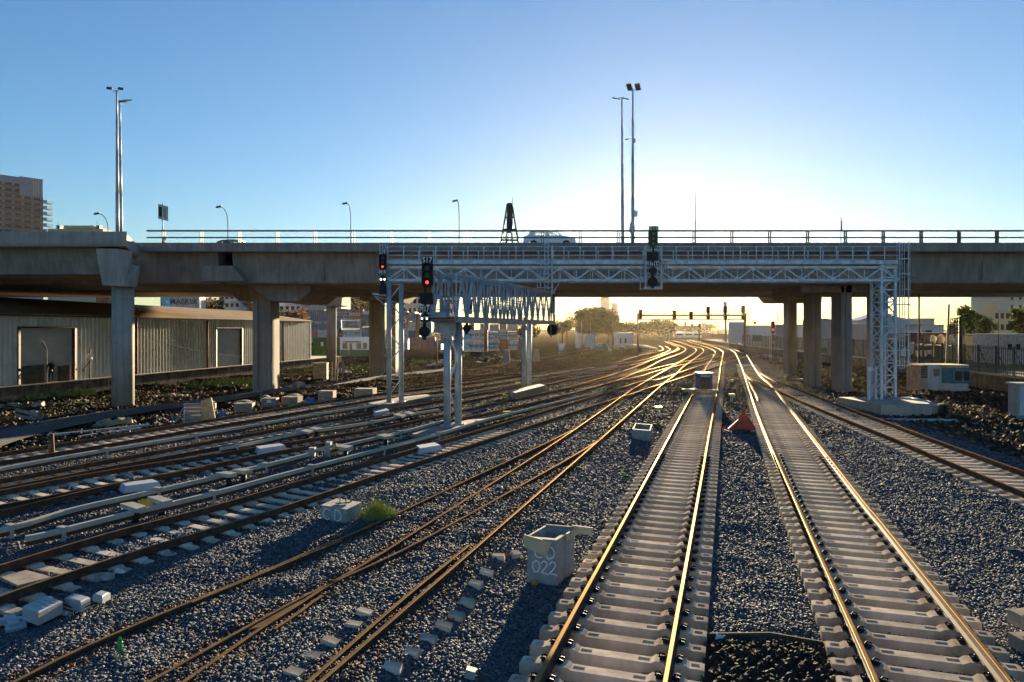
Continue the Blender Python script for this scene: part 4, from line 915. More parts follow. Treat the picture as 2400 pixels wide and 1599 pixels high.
# person standing at the first door
def person(loc, s=1.0):
    vs = [(0,0,.95),(0,0,1.15),(0,0,1.38),(0,0,1.50),(0,.01,1.58),(.10,0,.88),(.11,.02,.5),(.11,0,.08),(.12,-.10,.04),(-.10,0,.88),(-.12,-.04,.5),(-.13,0,.08),(-.14,-.10,.04),(.20,0,1.40),(.27,-.02,1.12),(.20,-.16,.98),(-.20,0,1.40),(-.28,0,1.12),(-.22,-.14,.95)]
    rs = [.15,.145,.17,.07,.06,.10,.065,.05,.05,.10,.065,.05,.05,.075,.052,.042,.075,.052,.042]
    es = [(0,1),(1,2),(2,3),(3,4),(0,5),(5,6),(6,7),(7,8),(0,9),(9,10),(10,11),(11,12),(2,13),(13,14),(14,15),(2,16),(16,17),(17,18)]
    me = bpy.data.meshes.new('body'); me.from_pydata(vs, es, []); o = bpy.data.objects.new('body', me); COL.objects.link(o)
    md = o.modifiers.new('skin', 'SKIN'); md.use_smooth_shade = True
    for i, r in enumerate(rs): me.skin_vertices[0].data[i].radius = (r, r*.8)
    me.skin_vertices[0].data[0].use_root = True
    sb = o.modifiers.new('sub', 'SUBSURF'); sb.levels = sb.render_levels = 1
    me.materials.append(mat('black_clothing', (.012,.012,.014), .9)); return o
pr_ = thing('person', 'person in dark jacket and trousers standing in front of the left roller door', 'person', W(110,905,50))
pr_.location = wp(t_at(110), .4, .82); b = person(None); b.parent = pr_
skin = mat('skin', (.42,.25,.17), .6)
m = MB().use(skin); m.smooth = True
def uvs(mb, c, rx, ry, rz, nu=12, nv=8):
    o = len(mb.v); c = Vector(c)
    for j in range(nv+1):
        ph = math.pi*j/nv
        for i in range(nu): th = 2*math.pi*i/nu; mb.v.append((c.x+rx*math.sin(ph)*math.cos(th), c.y+ry*math.sin(ph)*math.sin(th), c.z+rz*math.cos(ph)))
    for j in range(nv):
        for i in range(nu): mb.face([o+j*nu+i, o+(j+1)*nu+i, o+(j+1)*nu+(i+1)%nu, o+j*nu+(i+1)%nu])
uvs(m, (0,0,1.66), .085,.10,.12); uvs(m, (.09,.0,1.65), .015,.02,.03); uvs(m, (-.09,0,1.65), .015,.02,.03); uvs(m, (0,-.10,1.645), .015,.02,.025); m.build('head', pr_)
for sx_, c in ((1,(.20,-.20,.93)),(-1,(-.22,-.18,.90))):
    m = MB().use(skin); m.cbox(c, .035,.08,.09)
    for k in range(4): m.tube((c[0],c[1]-.03+.02*k,c[2]-.04), (c[0]-.01*sx_,c[1]-.04+.02*k,c[2]-.10+.006*abs(k-1)), .009, 5)
    m.tube((c[0],c[1]+.04,c[2]+.01),(c[0]-.02*sx_,c[1]+.06,c[2]-.05),.010,5); m.build('hand', pr_)
# boards, trolley and broken gate posts along the platform
def planks(name, label, cat, pts, w_=.2, h=.05, m_=wood, group=None):
    m = MB().use(m_)
    for p, q_ in pts: m.beam(p, q_, w_, h)
    return tag(m.build(name), label, cat, group)
def T3(px, o, z): return wp(t_at(px), o, z)
m = MB().use(darkwood); m.hexa([T3(43,.35,.83),T3(92,.35,.83),T3(92,.45,.83),T3(43,.45,.83),T3(43,.35,2.2),T3(92,.35,2.25),T3(92,.45,2.25),T3(43,.45,2.2)]); tag(m.build('plywood_sheet'), 'brown plywood sheet leaning at the foot of the left roller door', 'plywood sheet')
m = MB().use(darkwood); m.hexa([T3(128,.3,.83),T3(150,.3,.83),T3(150,.5,.83),T3(128,.5,.83),T3(128,.3,2.05),T3(150,.3,2.1),T3(150,.5,2.1),T3(128,.5,2.05)])
o = m.build('wooden_panel'); tag(o, 'dark wooden panel with two pale edge battens right of the standing person', 'panel')
for px in (153,164): m = MB().use(wood); m.beam(T3(px,.45,.83), T3(px,.45,2.15), .08,.08,up=(0,1,0)); m.build('batten', o)
o = thing('leaning_post', 'rusty post with a diagonal brace right of the left roller door', 'post', T3(197,.6,.8)); m = MB().use(darkwood); m.beam((0,0,-.2),(0,0,2.5),.1,.1,up=(0,1,0)); m.build('post', o); m = MB().use(darkwood); m.beam((-1.2,0,0),(0,0,1.5),.08,.08); m.build('brace', o)
m = MB().use(white); m.tube((-.1,-.1,1.75),(-.16,-.1,2.05),.09,8); m.tube((.12,-.1,1.6),(.10,-.1,1.85),.10,8); m.build('white_rag', o)
o = thing('lamp_bracket', 'bent dark pole standing before the left roller door beside the person', 'pole', T3(94,.6,.8)); m = MB().use(darkwood); m.beam((0,0,-.3),(0,0,2.65),.07,.07,up=(0,1,0)); m.beam((0,0,2.6),(-.35,0,3.25),.07,.1); m.build('pole', o)
o = thing('ladder', 'small yellowed ladder leaning against the platform left of the round column', 'ladder', T3(228,1.0,.8)); m = MB().use(wood)
for s_ in (0,.35): m.beam((s_,0,0),(s_+.8,-.9,-1.2),.05,.06)
for k in range(6): m.beam((k*.14,-.15*k,-.2*k),(k*.14+.35,-.15*k,-.2*k),.04,.04)
m.build('rails_and_rungs', o)
o = thing('guy_wire', 'sagging cable strung in front of the warehouse wall', 'cable', (0,0,0)); m = MB().use(black)
pts = [T3(314+ (560-314)*k/9, 1.2, 4.3-2.6*(k/9)**.8) for k in range(10)]; m.path(pts, .018, 4); m.build('wire', o)
# ------------------------------------------------------------ container yard
CC = {'grey': (.42,.45,.47), 'pale grey': (.52,.54,.55), 'slate blue': (.13,.18,.25), 'dark grey': (.11,.12,.14), 'navy blue': (.03,.06,.17), 'brick red': (.32,.09,.06), 'orange': (.48,.17,.10), 'pink brown': (.36,.17,.15), 'brown': (.17,.09,.07), 'dark blue': (.06,.09,.14), 'green': (.03,.13,.03)}
cn = [0]
def container(x0, x1, y0, y1, Y, col, label, txt=None, end=False, dep=None, logo=None, tcol=None, sz=.42, rz=0, txtx=.0):
    a, b = W(x0,y1,Y), W(x1,y0,Y); wdt = b.x-a.x; h = b.z-a.z
    o = thing('shipping_container', label, 'container', a, rz, 'shipping containers stacked in the yard')
    cm = mat('container_'+col.replace(' ','_'), CC[col], .6, .1, var=.18, scale=1.5, streak=.3)
    m = MB().use(cm); n = max(4, int(wdt/.28)); pts = []
    for i in range(n):
        for f_, dd in ((0,0),(.25,0),(.4,.06),(.75,.06),(.9,0)): pts.append((.12+(wdt-.24)*(i+f_)/n, dd))
    pts.append((wdt-.12, 0)); k = len(m.v); z0, z1_ = .14, h-.12
    if end:
        m.box(.12, wdt/2-.02, .03, .08, z0, z1_); m.box(wdt/2+.02, wdt-.12, .03, .08, z0, z1_)
    else:
        for t, dd in pts: m.v += [(t,dd+.03,z0),(t,dd+.03,z1_)]
        for i in range(len(pts)-1): m.face([k+2*i, k+2*i+2, k+2*i+3, k+2*i+1])
    D_ = dep or (6.0 if end else 2.44)
    m.box(.05, wdt-.05, .12, D_, .05, h-.03); m.build('walls', o)
    m = MB().use(cm)
    for x in (0, wdt-.13): m.box(x, x+.13, -.02, .14, 0, h)
    m.box(.13, wdt-.13, -.01, .12, 0, .14); m.box(.13, wdt-.13, -.01, .12, h-.12, h); m.build('frame', o)
    if end:
        m = MB().use(galv)
        for fx in (.22,.40,.60,.78): m.tube((wdt*fx,-.0,.15),(wdt*fx,-.0,h-.1),.022,5)
        m.build('lock_rods', o)
    if txt:
        m = MB(); text_mb(m, txt, Vector((wdt*(.5+txtx), -.03, h*.52)), h*sz, tcol or dtext, sx=1.0, thick=.015, bold=.008); m.build('lettering', o)
    if logo:
        m = MB().use(mat('logo_blue', (.20,.45,.62), .6)); m.box(.25, .25+h*.62, -.035, -.02, h*.2, h*.85)
        m.use(wtext); cx_, cz = .25+h*.31, h*.52
        for q in range(7):
            aa = q*math.pi*2/7+.22; m.add([(cx_+.05*math.cos(aa+1.57),-.045,cz+.05*math.sin(aa+1.57)),(cx_+.05*math.cos(aa-1.57),-.045,cz+.05*math.sin(aa-1.57)),(cx_+h*.2*math.cos(aa),-.045,cz+h*.2*math.sin(aa))],[(0,1,2)])
        m.build('star_logo', o)
    return o
Y = 118
container(376,468,688,729,Y,'grey','pale container lettered MAERSK in large letters, showing above the warehouse roof','MAERSK',logo=True,sz=.44,txtx=.10)
container(225,262,690,722,120,'orange','orange container seen in the gap above the warehouse roof, left of the column')
Y = 205
def row(lst, Y):
    for a in lst: container(a[0],a[1],a[2],a[3],Y,a[4],a[5],*(a[6:7]), **(a[7] if len(a) > 7 else {}))
SL = 'MAERSK\nSEALAND'
row([(722,741,727,741.5,'slate blue','blue grey container end at the top left of the stack beside the warehouse',None,{'end':True}),
(742.5,761,726,741.5,'dark grey','grey container end on top of the slate blue container left of the far round column',None,{'end':True}),
(762,772,727,741.5,'slate blue','narrow bluish container just left of the far round column on the top row',None,{'end':True}),
(727,799,741.8,772,'slate blue','long slate blue container with a white and red badge behind the far round column','P&O   Nedlloyd',{'sz':.26,'tcol':wtext}),
(788,824,730,750.5,'grey','grey container lettered MAERSK SEALAND right of the far round column, upper one',SL,{'sz':.34}),
(795,814,724,730,'brick red','dark red container peeping over the top row right of the far round column'),
(814,849,725,750,'orange','salmon orange container on the top row with a white mark','HSÜD',{'sz':.4,'tcol':wtext}),
(850,866,729,737,'pale grey','pale container at the top right behind the dark grey one'),
(801,846,751,770.8,'grey','grey container lettered MAERSK SEALAND in the second row beside the dark grey ends',SL,{'sz':.34}),
(847,866,737,766,'dark grey','dark grey container end in the upper row against the shaded pillar',None,{'end':True}),
(848,866,767,790,'slate blue','blue container end in the lower row against the shaded pillar',None,{'end':True}),
(729,743.5,774,791,'pink brown','small pinkish container end above the green container',None,{'end':True}),
(744,768,773.5,791,'pale grey','pale blue white container above the green container'),
(789,827,772,791,'pale grey','pale container with black script above the white building','EK',{'sz':.5}),
(827,847,772,791,'pale grey','pale container with small black graffiti above the white building','DSV',{'sz':.4}),
], Y)
Y = 160
row([(938,956,730,739,'dark blue','dark blue container on top of the red one beside the gantry leg'),
(938,956,739,768,'brick red','red container end lettered with a white O right of the gantry leg','O',{'end':True,'sz':.5,'tcol':wtext}),
(938,956,769,798.5,'grey','grey container end with a black K, the upper of two right of the gantry leg','K',{'sz':.55}),
(938,956,799,820,'grey','grey container end with a black K, the lower of two right of the gantry leg','K',{'sz':.55}),
(957,973,731,753,'slate blue','bluish container end on the upper row left of the round M17 disc',None,{'end':True}),
(957,973,754,775,'grey','greyish container end on the second row left of the round M17 disc',None,{'end':True}),
(957,973,776,791,'navy blue','navy blue container end right above the pink brown container',None,{'end':True}),
(974,984,734,790,'brown','narrow brown container column left of the M17 plate'),
(985,1012,736,757,'grey','grey container partly hidden behind the M17 plate'),
(985,1012,757,779,'slate blue','blue grey container partly hidden behind the round M17 disc'),
(960,1020,791,818.5,'pink brown','long pink brown container on the ground left of the near gantry posts'),
(1021,1034,797,821,'dark blue','dark container end with pale marks just left of the near gantry post',None,{'end':True}),
(1034,1060,760,786,'slate blue','slate container seen between the near gantry posts, upper one'),
(1034,1060,787,806,'pink brown','reddish container seen between the near gantry posts, middle one'),
(1060,1085,762,790,'grey','grey container right of the near gantry posts in the second row'),
(1060,1085,797,822,'dark blue','dark blue container right of the near gantry posts on the ground'),
(1087,1135,773,798.5,'pale grey','pale container lettered MAERSK, the upper of two right of the near gantry posts','MAERSK',{'sz':.42,'logo':True,'txtx':.12}),
(1087,1135,799.5,824.5,'pale grey','pale container lettered MAERSK on the ground, the lower of two','MAERSK',{'sz':.42,'logo':True,'txtx':.12}),
(1135,1143,758,824,'brown','narrow brown container ends between the MAERSK and MAERSK SEALAND stacks'),
(1143.5,1168,778,799,'pale grey','pale container lettered MAERSK SEALAND, upper one of the middle stack',SL,{'sz':.36,'logo':True,'txtx':.15}),
(1143.5,1168,800,822,'pale grey','pale container lettered MAERSK SEALAND, lower one of the middle stack',SL,{'sz':.36,'logo':True,'txtx':.15}),
(1100,1112,757,773,'brown','brown container on top of the stack behind the small round signal disc'),
(1125,1146,759,773,'pale grey','white container with faint letters on the top row under the gantry',SL,{'sz':.3}),
(1147,1170,760,777,'grey','plain grey container on the top row under the gantry'),
(1171,1187,758,772,'dark grey','dark grey container end on the top row under the gantry'),
(1169,1190,772,796,'pale grey','cream container standing proud in the middle of the right stack',SL,{'sz':.25}),
(1172,1191,796,819,'brick red','brick red container on the ground between the pale ones'),
(1188,1213,757,776,'grey','grey container on the top row at the right of the stack'),
(1193,1213,778,798,'pale grey','small pale container lettered MAERSK at the right of the stack','MAERSK',{'sz':.28}),
(1193,1213,799,820,'pale grey','small pale container lettered MAERSK on the ground at the right','MAERSK',{'sz':.28}),
(1214,1228,772,818,'pink brown','reddish container ends at the right end of the stack by the far gantry posts'),
], Y)
o = container(733,797,791,834,134,'green','long dark green container on the ground beside the warehouse end')
m = MB().use(white); m.box(2.0,3.0,-.1,-.02,2.0,2.9) if False else m.box(1.6,2.1,-.1,-.03,1.9,2.7); m.build('notice_board', o)
# low white building
a = W(797,836,132); wb = thing('white_building', 'low white building with a green lower band and porch beside the green container', 'building', a)
s_ = 132/F; m = MB().use(white); m.box(0, 84*s_, 0, 7, 16*s_, 45*s_); m.build('wall', wb)
m = MB().use(mat('green_dado', (.10,.15,.10), .8)); m.box(-.02, 84*s_, -.02, 6.9, 0, 16*s_); m.build('dado', wb)
for x0, x1 in ((6,17),(39,49),(54,63)):
    m = MB().use(glass); m.box(x0*s_, x1*s_, -.04, .02, 18*s_, 32*s_); wi = m.build('window', wb)
    m = MB().use(dark)
    for k in range(5): m.box((x0+(x1-x0)*k/4)*s_-.02, (x0+(x1-x0)*k/4)*s_+.02, -.07, -.045, 18*s_, 32*s_)
    m.build('window_bars', wi)
m = MB().use(glass); m.box(22*s_, 28*s_, -.04, .02, 1*s_, 31*s_); m.build('door', wb)
m = MB().use(conc); m.hexa([(8*s_,-.6,34*s_),(50*s_,-.6,34*s_),(50*s_,0,35.5*s_),(8*s_,0,35.5*s_),(8*s_,-.6,34.6*s_),(50*s_,-.6,34.6*s_),(50*s_,0,36.5*s_),(8*s_,0,36.5*s_)]); m.build('porch_canopy', wb)
o = thing('water_tank', 'rusty brown tank on a stand in front of the stacked containers, above the white building', 'tank', W(797,790,134)); m = MB().use(mat('tank_rust', (.28,.14,.07), .8)); m.tube((0,0,0),(0,0,.8),.45,10); m.build('stand', o); m = MB().use(dark); m.tube((0,0,.8),(.1,0,1.8),.38,10,.28); m.build('tank', o)
# ------------------------------------------------------------ apartment blocks
flat_w = mat('painted_render', (.50,.52,.56), .8, var=.08, scale=.4, streak=.12); flat_d = mat('painted_recess_shade', (.10,.10,.11), .8); wing = mat('window_glass', (.03,.035,.045), .7, spec=.08)
def flats(name, label, x0, x1, ztop, Y, dep, nfl, nbay, m_wall, zb=0, rz=0, fh=3.0, balc=True, group=None, winw=.6):
    a = W(x0, HY, Y); b = W(x1, HY, Y); wd_ = b.x-a.x
    o = thing(name, label, 'building', (a.x, Y, zb), rz, group); h = ztop-zb
    m = MB().use(m_wall); m.box(0, wd_, 0, dep, 0, h); m.box(wd_*.3, wd_*.5, 2, 5, h, h+2.2); m.build('wall', o)
    fh = h/nfl; bw = wd_/nbay
    wm = MB().use(wing); wm.box(0,bw*winw,-.05,.02,0,fh*.5); wme = wm.mesh('window'); cnt = 0
    bm = MB().use(flat_w); bm.box(-.1, wd_*.5+.1, -1.0, 0, 0, .18); bm.box(-.1, wd_*.5+.1, -1.0, -.92, .18, .95); bme = bm.mesh('balcony')
    for f_ in range(nfl):
        for k in range(nbay):
            if cnt >= 100: break
            c = bpy.data.objects.new('window', wme); COL.objects.link(c); c.parent = o; c.location = (bw*k+bw*(1-winw)/2, 0, fh*f_+fh*.3); cnt += 1
        if balc and f_ > 0:
            c = bpy.data.objects.new('balcony', bme); COL.objects.link(c); c.parent = o; c.location = (wd_*.45, 0, fh*f_)
    return o
# the tall block at the left edge, its long balcony face turned obliquely to the tracks
Ya = 330; bl = W(98.7, HY, Ya)
tb = thing('apartment_tower', 'tall grey white apartment tower with stacked balconies at the left edge', 'building', (bl.x, Ya, -.4))
FP = lambda t, z, o=0: Vector((-t*.65-o*.76, -t*.76+o*.65, z))   # t leftwards along the face, o into the block
def fbox(mb, t0, t1, z0, z1, o0, o1): mb.hexa([FP(t1,z0,o0),FP(t0,z0,o0),FP(t0,z0,o1),FP(t1,z0,o1),FP(t1,z1,o0),FP(t0,z1,o0),FP(t0,z1,o1),FP(t1,z1,o1)])
twm = mat('tower_render', (.22,.30,.42), .85, var=.06, scale=.3, streak=.15); ZT = 77.2
m = MB().use(twm); fbox(m, 0, 38, 0, ZT, 0, 14); fbox(m, 20.5, 26, 0, ZT+.9, -.5, 5); fbox(m, 0, 9.2, ZT-8.6, ZT+.3, -1.0, 5); fbox(m, 26, 38, ZT, ZT+1.6, .5, 5); m.build('wall', tb)
m = MB().use(flat_d); fbox(m, 21.8, 24.6, ZT-26, ZT-9, -.56, -.5); m.build('recess_shade_panel', tb)  # flat dark panel on the stair shaft, painting the shade of a recess
m = MB().use(mat('ochre_stripe', (.55,.42,.26), .8)); [fbox(m, t, t+.35, ZT-8, ZT-.3, -1.06, -1.0) for t in (1.6,2.6,3.6)]; m.build('fin', tb)
rl = mat('balcony_rail', (.10,.12,.13), .7); matt(rl); matt(twm); matt(wing); matt(flat_w)
for f_ in range(15):
    z = ZT-5.4-2.8*f_; t0 = 9.4 if f_ < 2 else .2
    m = MB().use(twm); fbox(m, t0, 19.6, z, z+.28, -1.5, 0); m.build('balcony', tb)
    m = MB().use(rl); fbox(m, t0+.1, 19.5, z+.28, z+1.05, -1.5, -1.42); m.build('balcony_rail', tb)
    for k in range(5 if f_ > 1 else 3):
        m = MB().use(wing); fbox(m, 18.6-3.8*k-2.6, 18.6-3.8*k, z+.5, z+2.2, -.06, .01); m.build('window', tb)
    if f_ > 1: m = MB().use(twm); m.box(-.5, 2.2, .2, 4.5, z+.1, z+1.5); m.build('end_balcony', tb)
    for k in range(2): m = MB().use(wing); fbox(m, 27+4*k, 29.6+4*k, z+1.2, z+2.0, -.06, .01); m.build('window', tb)
m = MB().use(twm); fbox(m, -.05, .15, 0, ZT-8.6, -1.6, 0); m.build('sun_block_fin', tb)  # added fin, blocks low sun from entering the balconies at the open end
m = MB().use(flat_w); m.cbox(FP(23,ZT+1.6,3), 2.4,2.4,1.4); m.build('roof_tank', tb)
o = thing('apartment_block', 'low cream apartment block with roof chimneys showing above the left parapet', 'building', W(112,HY,210)); o.location.z = -.4
m = MB().use(mat('cream_render', (.46,.40,.29), .8, var=.08)); s_ = 210/F
m.box(0, 129*s_, 0, 14, 0, 36.2); m.box(40*s_, 105*s_, -.5, 8, 36.2, 37.1); m.build('wall', o)
for px in (14,34,95,108): m = MB().use(dark); m.box((px-4)*s_, (px+4)*s_, 2, 3.4, 36.2, 37.3); m.box((px-5)*s_,(px+5)*s_,1.8,3.6,37.3,37.5); m.build('chimney', o)
for px, hh in ((13,8),(50,4),(106,9)): m = MB().use(dark); m.tube((px*s_,2,37.2),(px*s_,2,37.2+hh*s_*1.6),.05,4); m.build('aerial', o)
flats('apartment_block', 'white apartment block with a balcony strip between the brown trees', 514, 562, 17.5, 240, 12, 6, 4, flat_w)
flats('apartment_block', 'white terraced apartment block directly right of the broad shaded pillar', 640, 706, 17, 260, 12, 6, 5, mat('pale_render', (.62,.64,.66), .8))
flats('apartment_block', 'plain grey apartment tower left of the far round column', 706, 800, 22, 250, 14, 7, 3, mat('grey_render', (.30,.34,.36), .85, streak=.2), balc=False, winw=.35)
flats('apartment_block', 'warm lit apartment block with cream balconies between the gantry posts', 944, 1000, 22, 230, 14, 7, 5, mat('warm_render', (.58,.52,.40), .8))
flats('apartment_block', 'slim apartment block with a pitched look behind the box gantry end', 1030, 1075, 20, 260, 14, 6, 4, mat('warm_render', (.58,.52,.40), .8))
# ------------------------------------------------------------ trees
def leaf_mat(name, c0, c1):
    m = tone_mat(name, c0, tuple((a+b)/2 for a, b in zip(c0, c1)), c1); n = m.node_tree; b = n.nodes['Principled BSDF']
    b.inputs['Roughness'].default_value = .7; b.inputs['Specular IOR Level'].default_value = .15
    tr = n.nodes.new('ShaderNodeBsdfTranslucent'); mx = n.nodes.new('ShaderNodeMixShader'); mx.inputs[0].default_value = .35
    rr = [x for x in n.nodes if x.type == 'VALTORGB'][0]
    lnk(n, rr, 0, tr, 0); lnk(n, b, 0, mx, 1); lnk(n, tr, 0, mx, 2); lnk(n, mx, 0, n.nodes['Material Output'], 0); return m
leafs = {'green': leaf_mat('leaf_green', (.03,.05,.012), (.12,.16,.035)), 'olive': leaf_mat('leaf_olive', (.04,.045,.015), (.14,.14,.05)), 'brown': leaf_mat('leaf_brown', (.08,.035,.02), (.26,.13,.07)), 'dark': leaf_mat('leaf_dark', (.022,.028,.016), (.085,.09,.045))}
bark = mat('bark', (.09,.065,.045), .9, var=.3)
def tree(name, label, cx, ybase, ytop, wpx, Y, kind, nleaf=2600, lobes=None, seed=1, z0=None, leaf=None, group='trees around the yard'):
    g = np.random.default_rng(seed); s_ = Y/F; base = W(cx, ybase, Y)
    if z0 is not None: base.z = z0
    ztop = W(cx, ytop, Y).z; h = ztop-base.z; rad = wpx*s_/2
    o = thing(name, label, 'tree', base, group=group)
    m = MB().use(bark); m.tube((0,0,-.3),(0,0,h*.45),max(.1,h*.028),8,max(.06,h*.018))
    nl = lobes or 9; L_ = []
    for i in range(nl):
        a = g.random()*6.28; r = rad*(.15+.6*g.random()); z = h*(.42+.42*g.random()) if i else h*.62
        z = min(z, h*(.9-.3*(r/rad)**2)); p = Vector((r*math.cos(a), r*math.sin(a)*.8, z)); L_.append((p, rad*(.30+.22*g.random())*(1.0 if i else 1.3)))
        m.tube((0,0,h*(.25+.2*g.random())), p, max(.04,h*.010), 5, .03)
    m.build('trunk', o)
    n = nleaf; co = np.zeros((n,4,3)); tone = np.zeros(n); ls = leaf or max(.10, rad*.05)
    for i in range(n):
        p, r = L_[g.integers(nl)]
        d = g.normal(size=3); d /= np.linalg.norm(d); rr = r*(g.random()**.38)*(1+.22*g.normal()*.5); c = np.array(p)+d*rr*np.array([1,1,.78])
        c[2] = min(c[2], h*1.0)
        u = g.normal(size=3); u /= np.linalg.norm(u); v_ = np.cross(u, g.normal(size=3)); v_ /= np.linalg.norm(v_)+1e-9; l = ls*(.6+.9*g.random())
        co[i] = [c-u*l-v_*l*.5, c+u*l*.6-v_*l*.7, c+u*l+v_*l*.5, c-u*l*.5+v_*l*.8]; tone[i] = g.random()
    me = bpy.data.meshes.new('crown'); me.vertices.add(n*4); me.vertices.foreach_set('co', co.ravel().astype(np.float32))
    me.loops.add(n*4); me.loops.foreach_set('vertex_index', np.arange(n*4, dtype=np.int32)); me.polygons.add(n); me.polygons.foreach_set('loop_start', np.arange(0,n*4,4,dtype=np.int32)); me.update(calc_edges=True)
    at = me.attributes.new('tone', 'FLOAT', 'POINT'); at.data.foreach_set('value', np.repeat(tone, 4).astype(np.float32)); me.materials.append(leafs[kind])
    c = bpy.data.objects.new('crown', me); COL.objects.link(c); c.parent = o; return o
tree('bare_tree', 'reddish brown autumn tree left of the white apartment strip above the warehouse', 500, 800, 688, 75, 205, 'brown', 2600, seed=2)
tree('bare_tree', 'reddish brown autumn tree right of the white apartment strip above the warehouse', 582, 800, 694, 70, 205, 'brown', 2400, seed=3)
tree('bare_tree', 'dark brown autumn tree right of the broad shaded pillar', 690, 800, 722, 80, 215, 'brown', 2200, seed=4)
tree('bare_tree', 'small brown tree half hidden behind the container above the warehouse roof', 455, 800, 694, 50, 205, 'brown', 1500, seed=14)
tree('dense_tree', 'dense olive tree behind the salmon orange container', 845, 800, 672, 95, 300, 'olive', 3600, seed=5)
tree('dense_tree', 'dark green tree left of the warm lit apartment block', 815, 800, 690, 60, 290, 'dark', 2200, seed=6)
tree('weeping_tree', 'yellow green tree at the right end of the containers behind the far gantry posts', 1240, 822, 740, 62, 150, 'olive', 3200, seed=7, z0=-.4)
tree('hazy_tree', 'hazy tree at the left of the big hazy tree, beside the box gantry end', 1318, 812, 736, 70, 250, 'olive', 2600, seed=8, z0=-.4)
tree('hazy_tree', 'biggest hazy tree in front of the distant towers', 1392, 812, 722, 118, 245, 'dark', 6500, lobes=16, seed=9, z0=-.4)
tree('hazy_tree', 'rounded hazy tree filling in right beneath the tallest distant tower', 1425, 812, 742, 60, 250, 'dark', 3000, seed=10, z0=-.4)
tree('hazy_tree', 'low hazy tree right of the pole beneath the narrow distant tower', 1462, 810, 752, 72, 320, 'dark', 3000, seed=11, z0=-.4)
tree('hazy_tree', 'low hazy tree behind the left leg of the distant signal gantry', 1505, 805, 755, 70, 360, 'dark', 2600, seed=12, z0=-.4)
tree('hazy_tree', 'wide hazy tree behind the left half of the distant signal gantry', 1550, 803, 751, 80, 380, 'dark', 3000, seed=13, z0=-.4)
tree('round_bush', 'small round dark bush left of the distant train', 1556, 792, 771, 22, 380, 'dark', 900, seed=15, z0=-.4)
tree('hazy_tree', 'faint hazy trees left of the billboard pillar', 1665, 795, 757, 34, 520, 'dark', 900, seed=16, z0=-.4)
tree('hazy_tree', 'faint low hazy tree right behind the distant train', 1615, 792, 765, 70, 560, 'dark', 1500, seed=17, z0=-.4)
tree('leafy_tree', 'green leafy tree standing above the brown shacks at the right', 2270, 800, 703, 64, 95, 'green', 4200, lobes=12, seed=18, z0=1.1)
tree('leafy_tree', 'second green leafy tree merging on the right of the bigger one', 2306, 800, 720, 58, 99, 'green', 3400, lobes=11, seed=19, z0=1.1)
tree('leafy_tree', 'dark green tree cut off by the right edge of the picture', 2412, 790, 690, 100, 85, 'green', 3600, lobes=11, seed=20, z0=1.1)
# ------------------------------------------------------------ distant towers, yard beyond the viaduct
hazy = mat('far_render', (.30,.28,.27), .9, var=.06)
def tower_block(label, parts, Y, name='office_tower'):
    o = thing(name, label, 'building', W(parts[0][0], HY, Y)); o.location.z = -.5; x_ = o.location.x; s_ = Y/F
    for k, (x0, x1, yt, *zz) in enumerate(parts):
        m = MB().use(hazy); zt = zz[0] if zz else HC+(HY-yt)*s_
        m.box((x0-CX)*s_-x_, (x1-CX)*s_-x_, 4*k, 4*k+14, 0, zt+.5)
        for f_ in range(int((zt)/4)): m.box((x0-CX)*s_-x_-.06, (x1-CX)*s_-x_+.06, 4*k-.12, 4*k+.1, f_*4+2, f_*4+2.25)
        m.build('tower_shaft' if k == 0 else 'side_wing', o)
    return o
tower_block('tallest distant office tower rising out of sight behind the viaduct', [(1411,1429,700,58),(1403,1412,719)], 830)
tower_block('narrower stepped distant office tower right of the tallest one', [(1436.5,1447,710),(1446,1450,719),(1449,1453,731)], 830)
tower_block('squat distant block behind the biggest hazy tree', [(1350,1367,729)], 700, 'office_block')
tower_block('distant low towers left of the billboard pillar', [(1649,1656,757),(1655,1664,761)], 650, 'office_block')
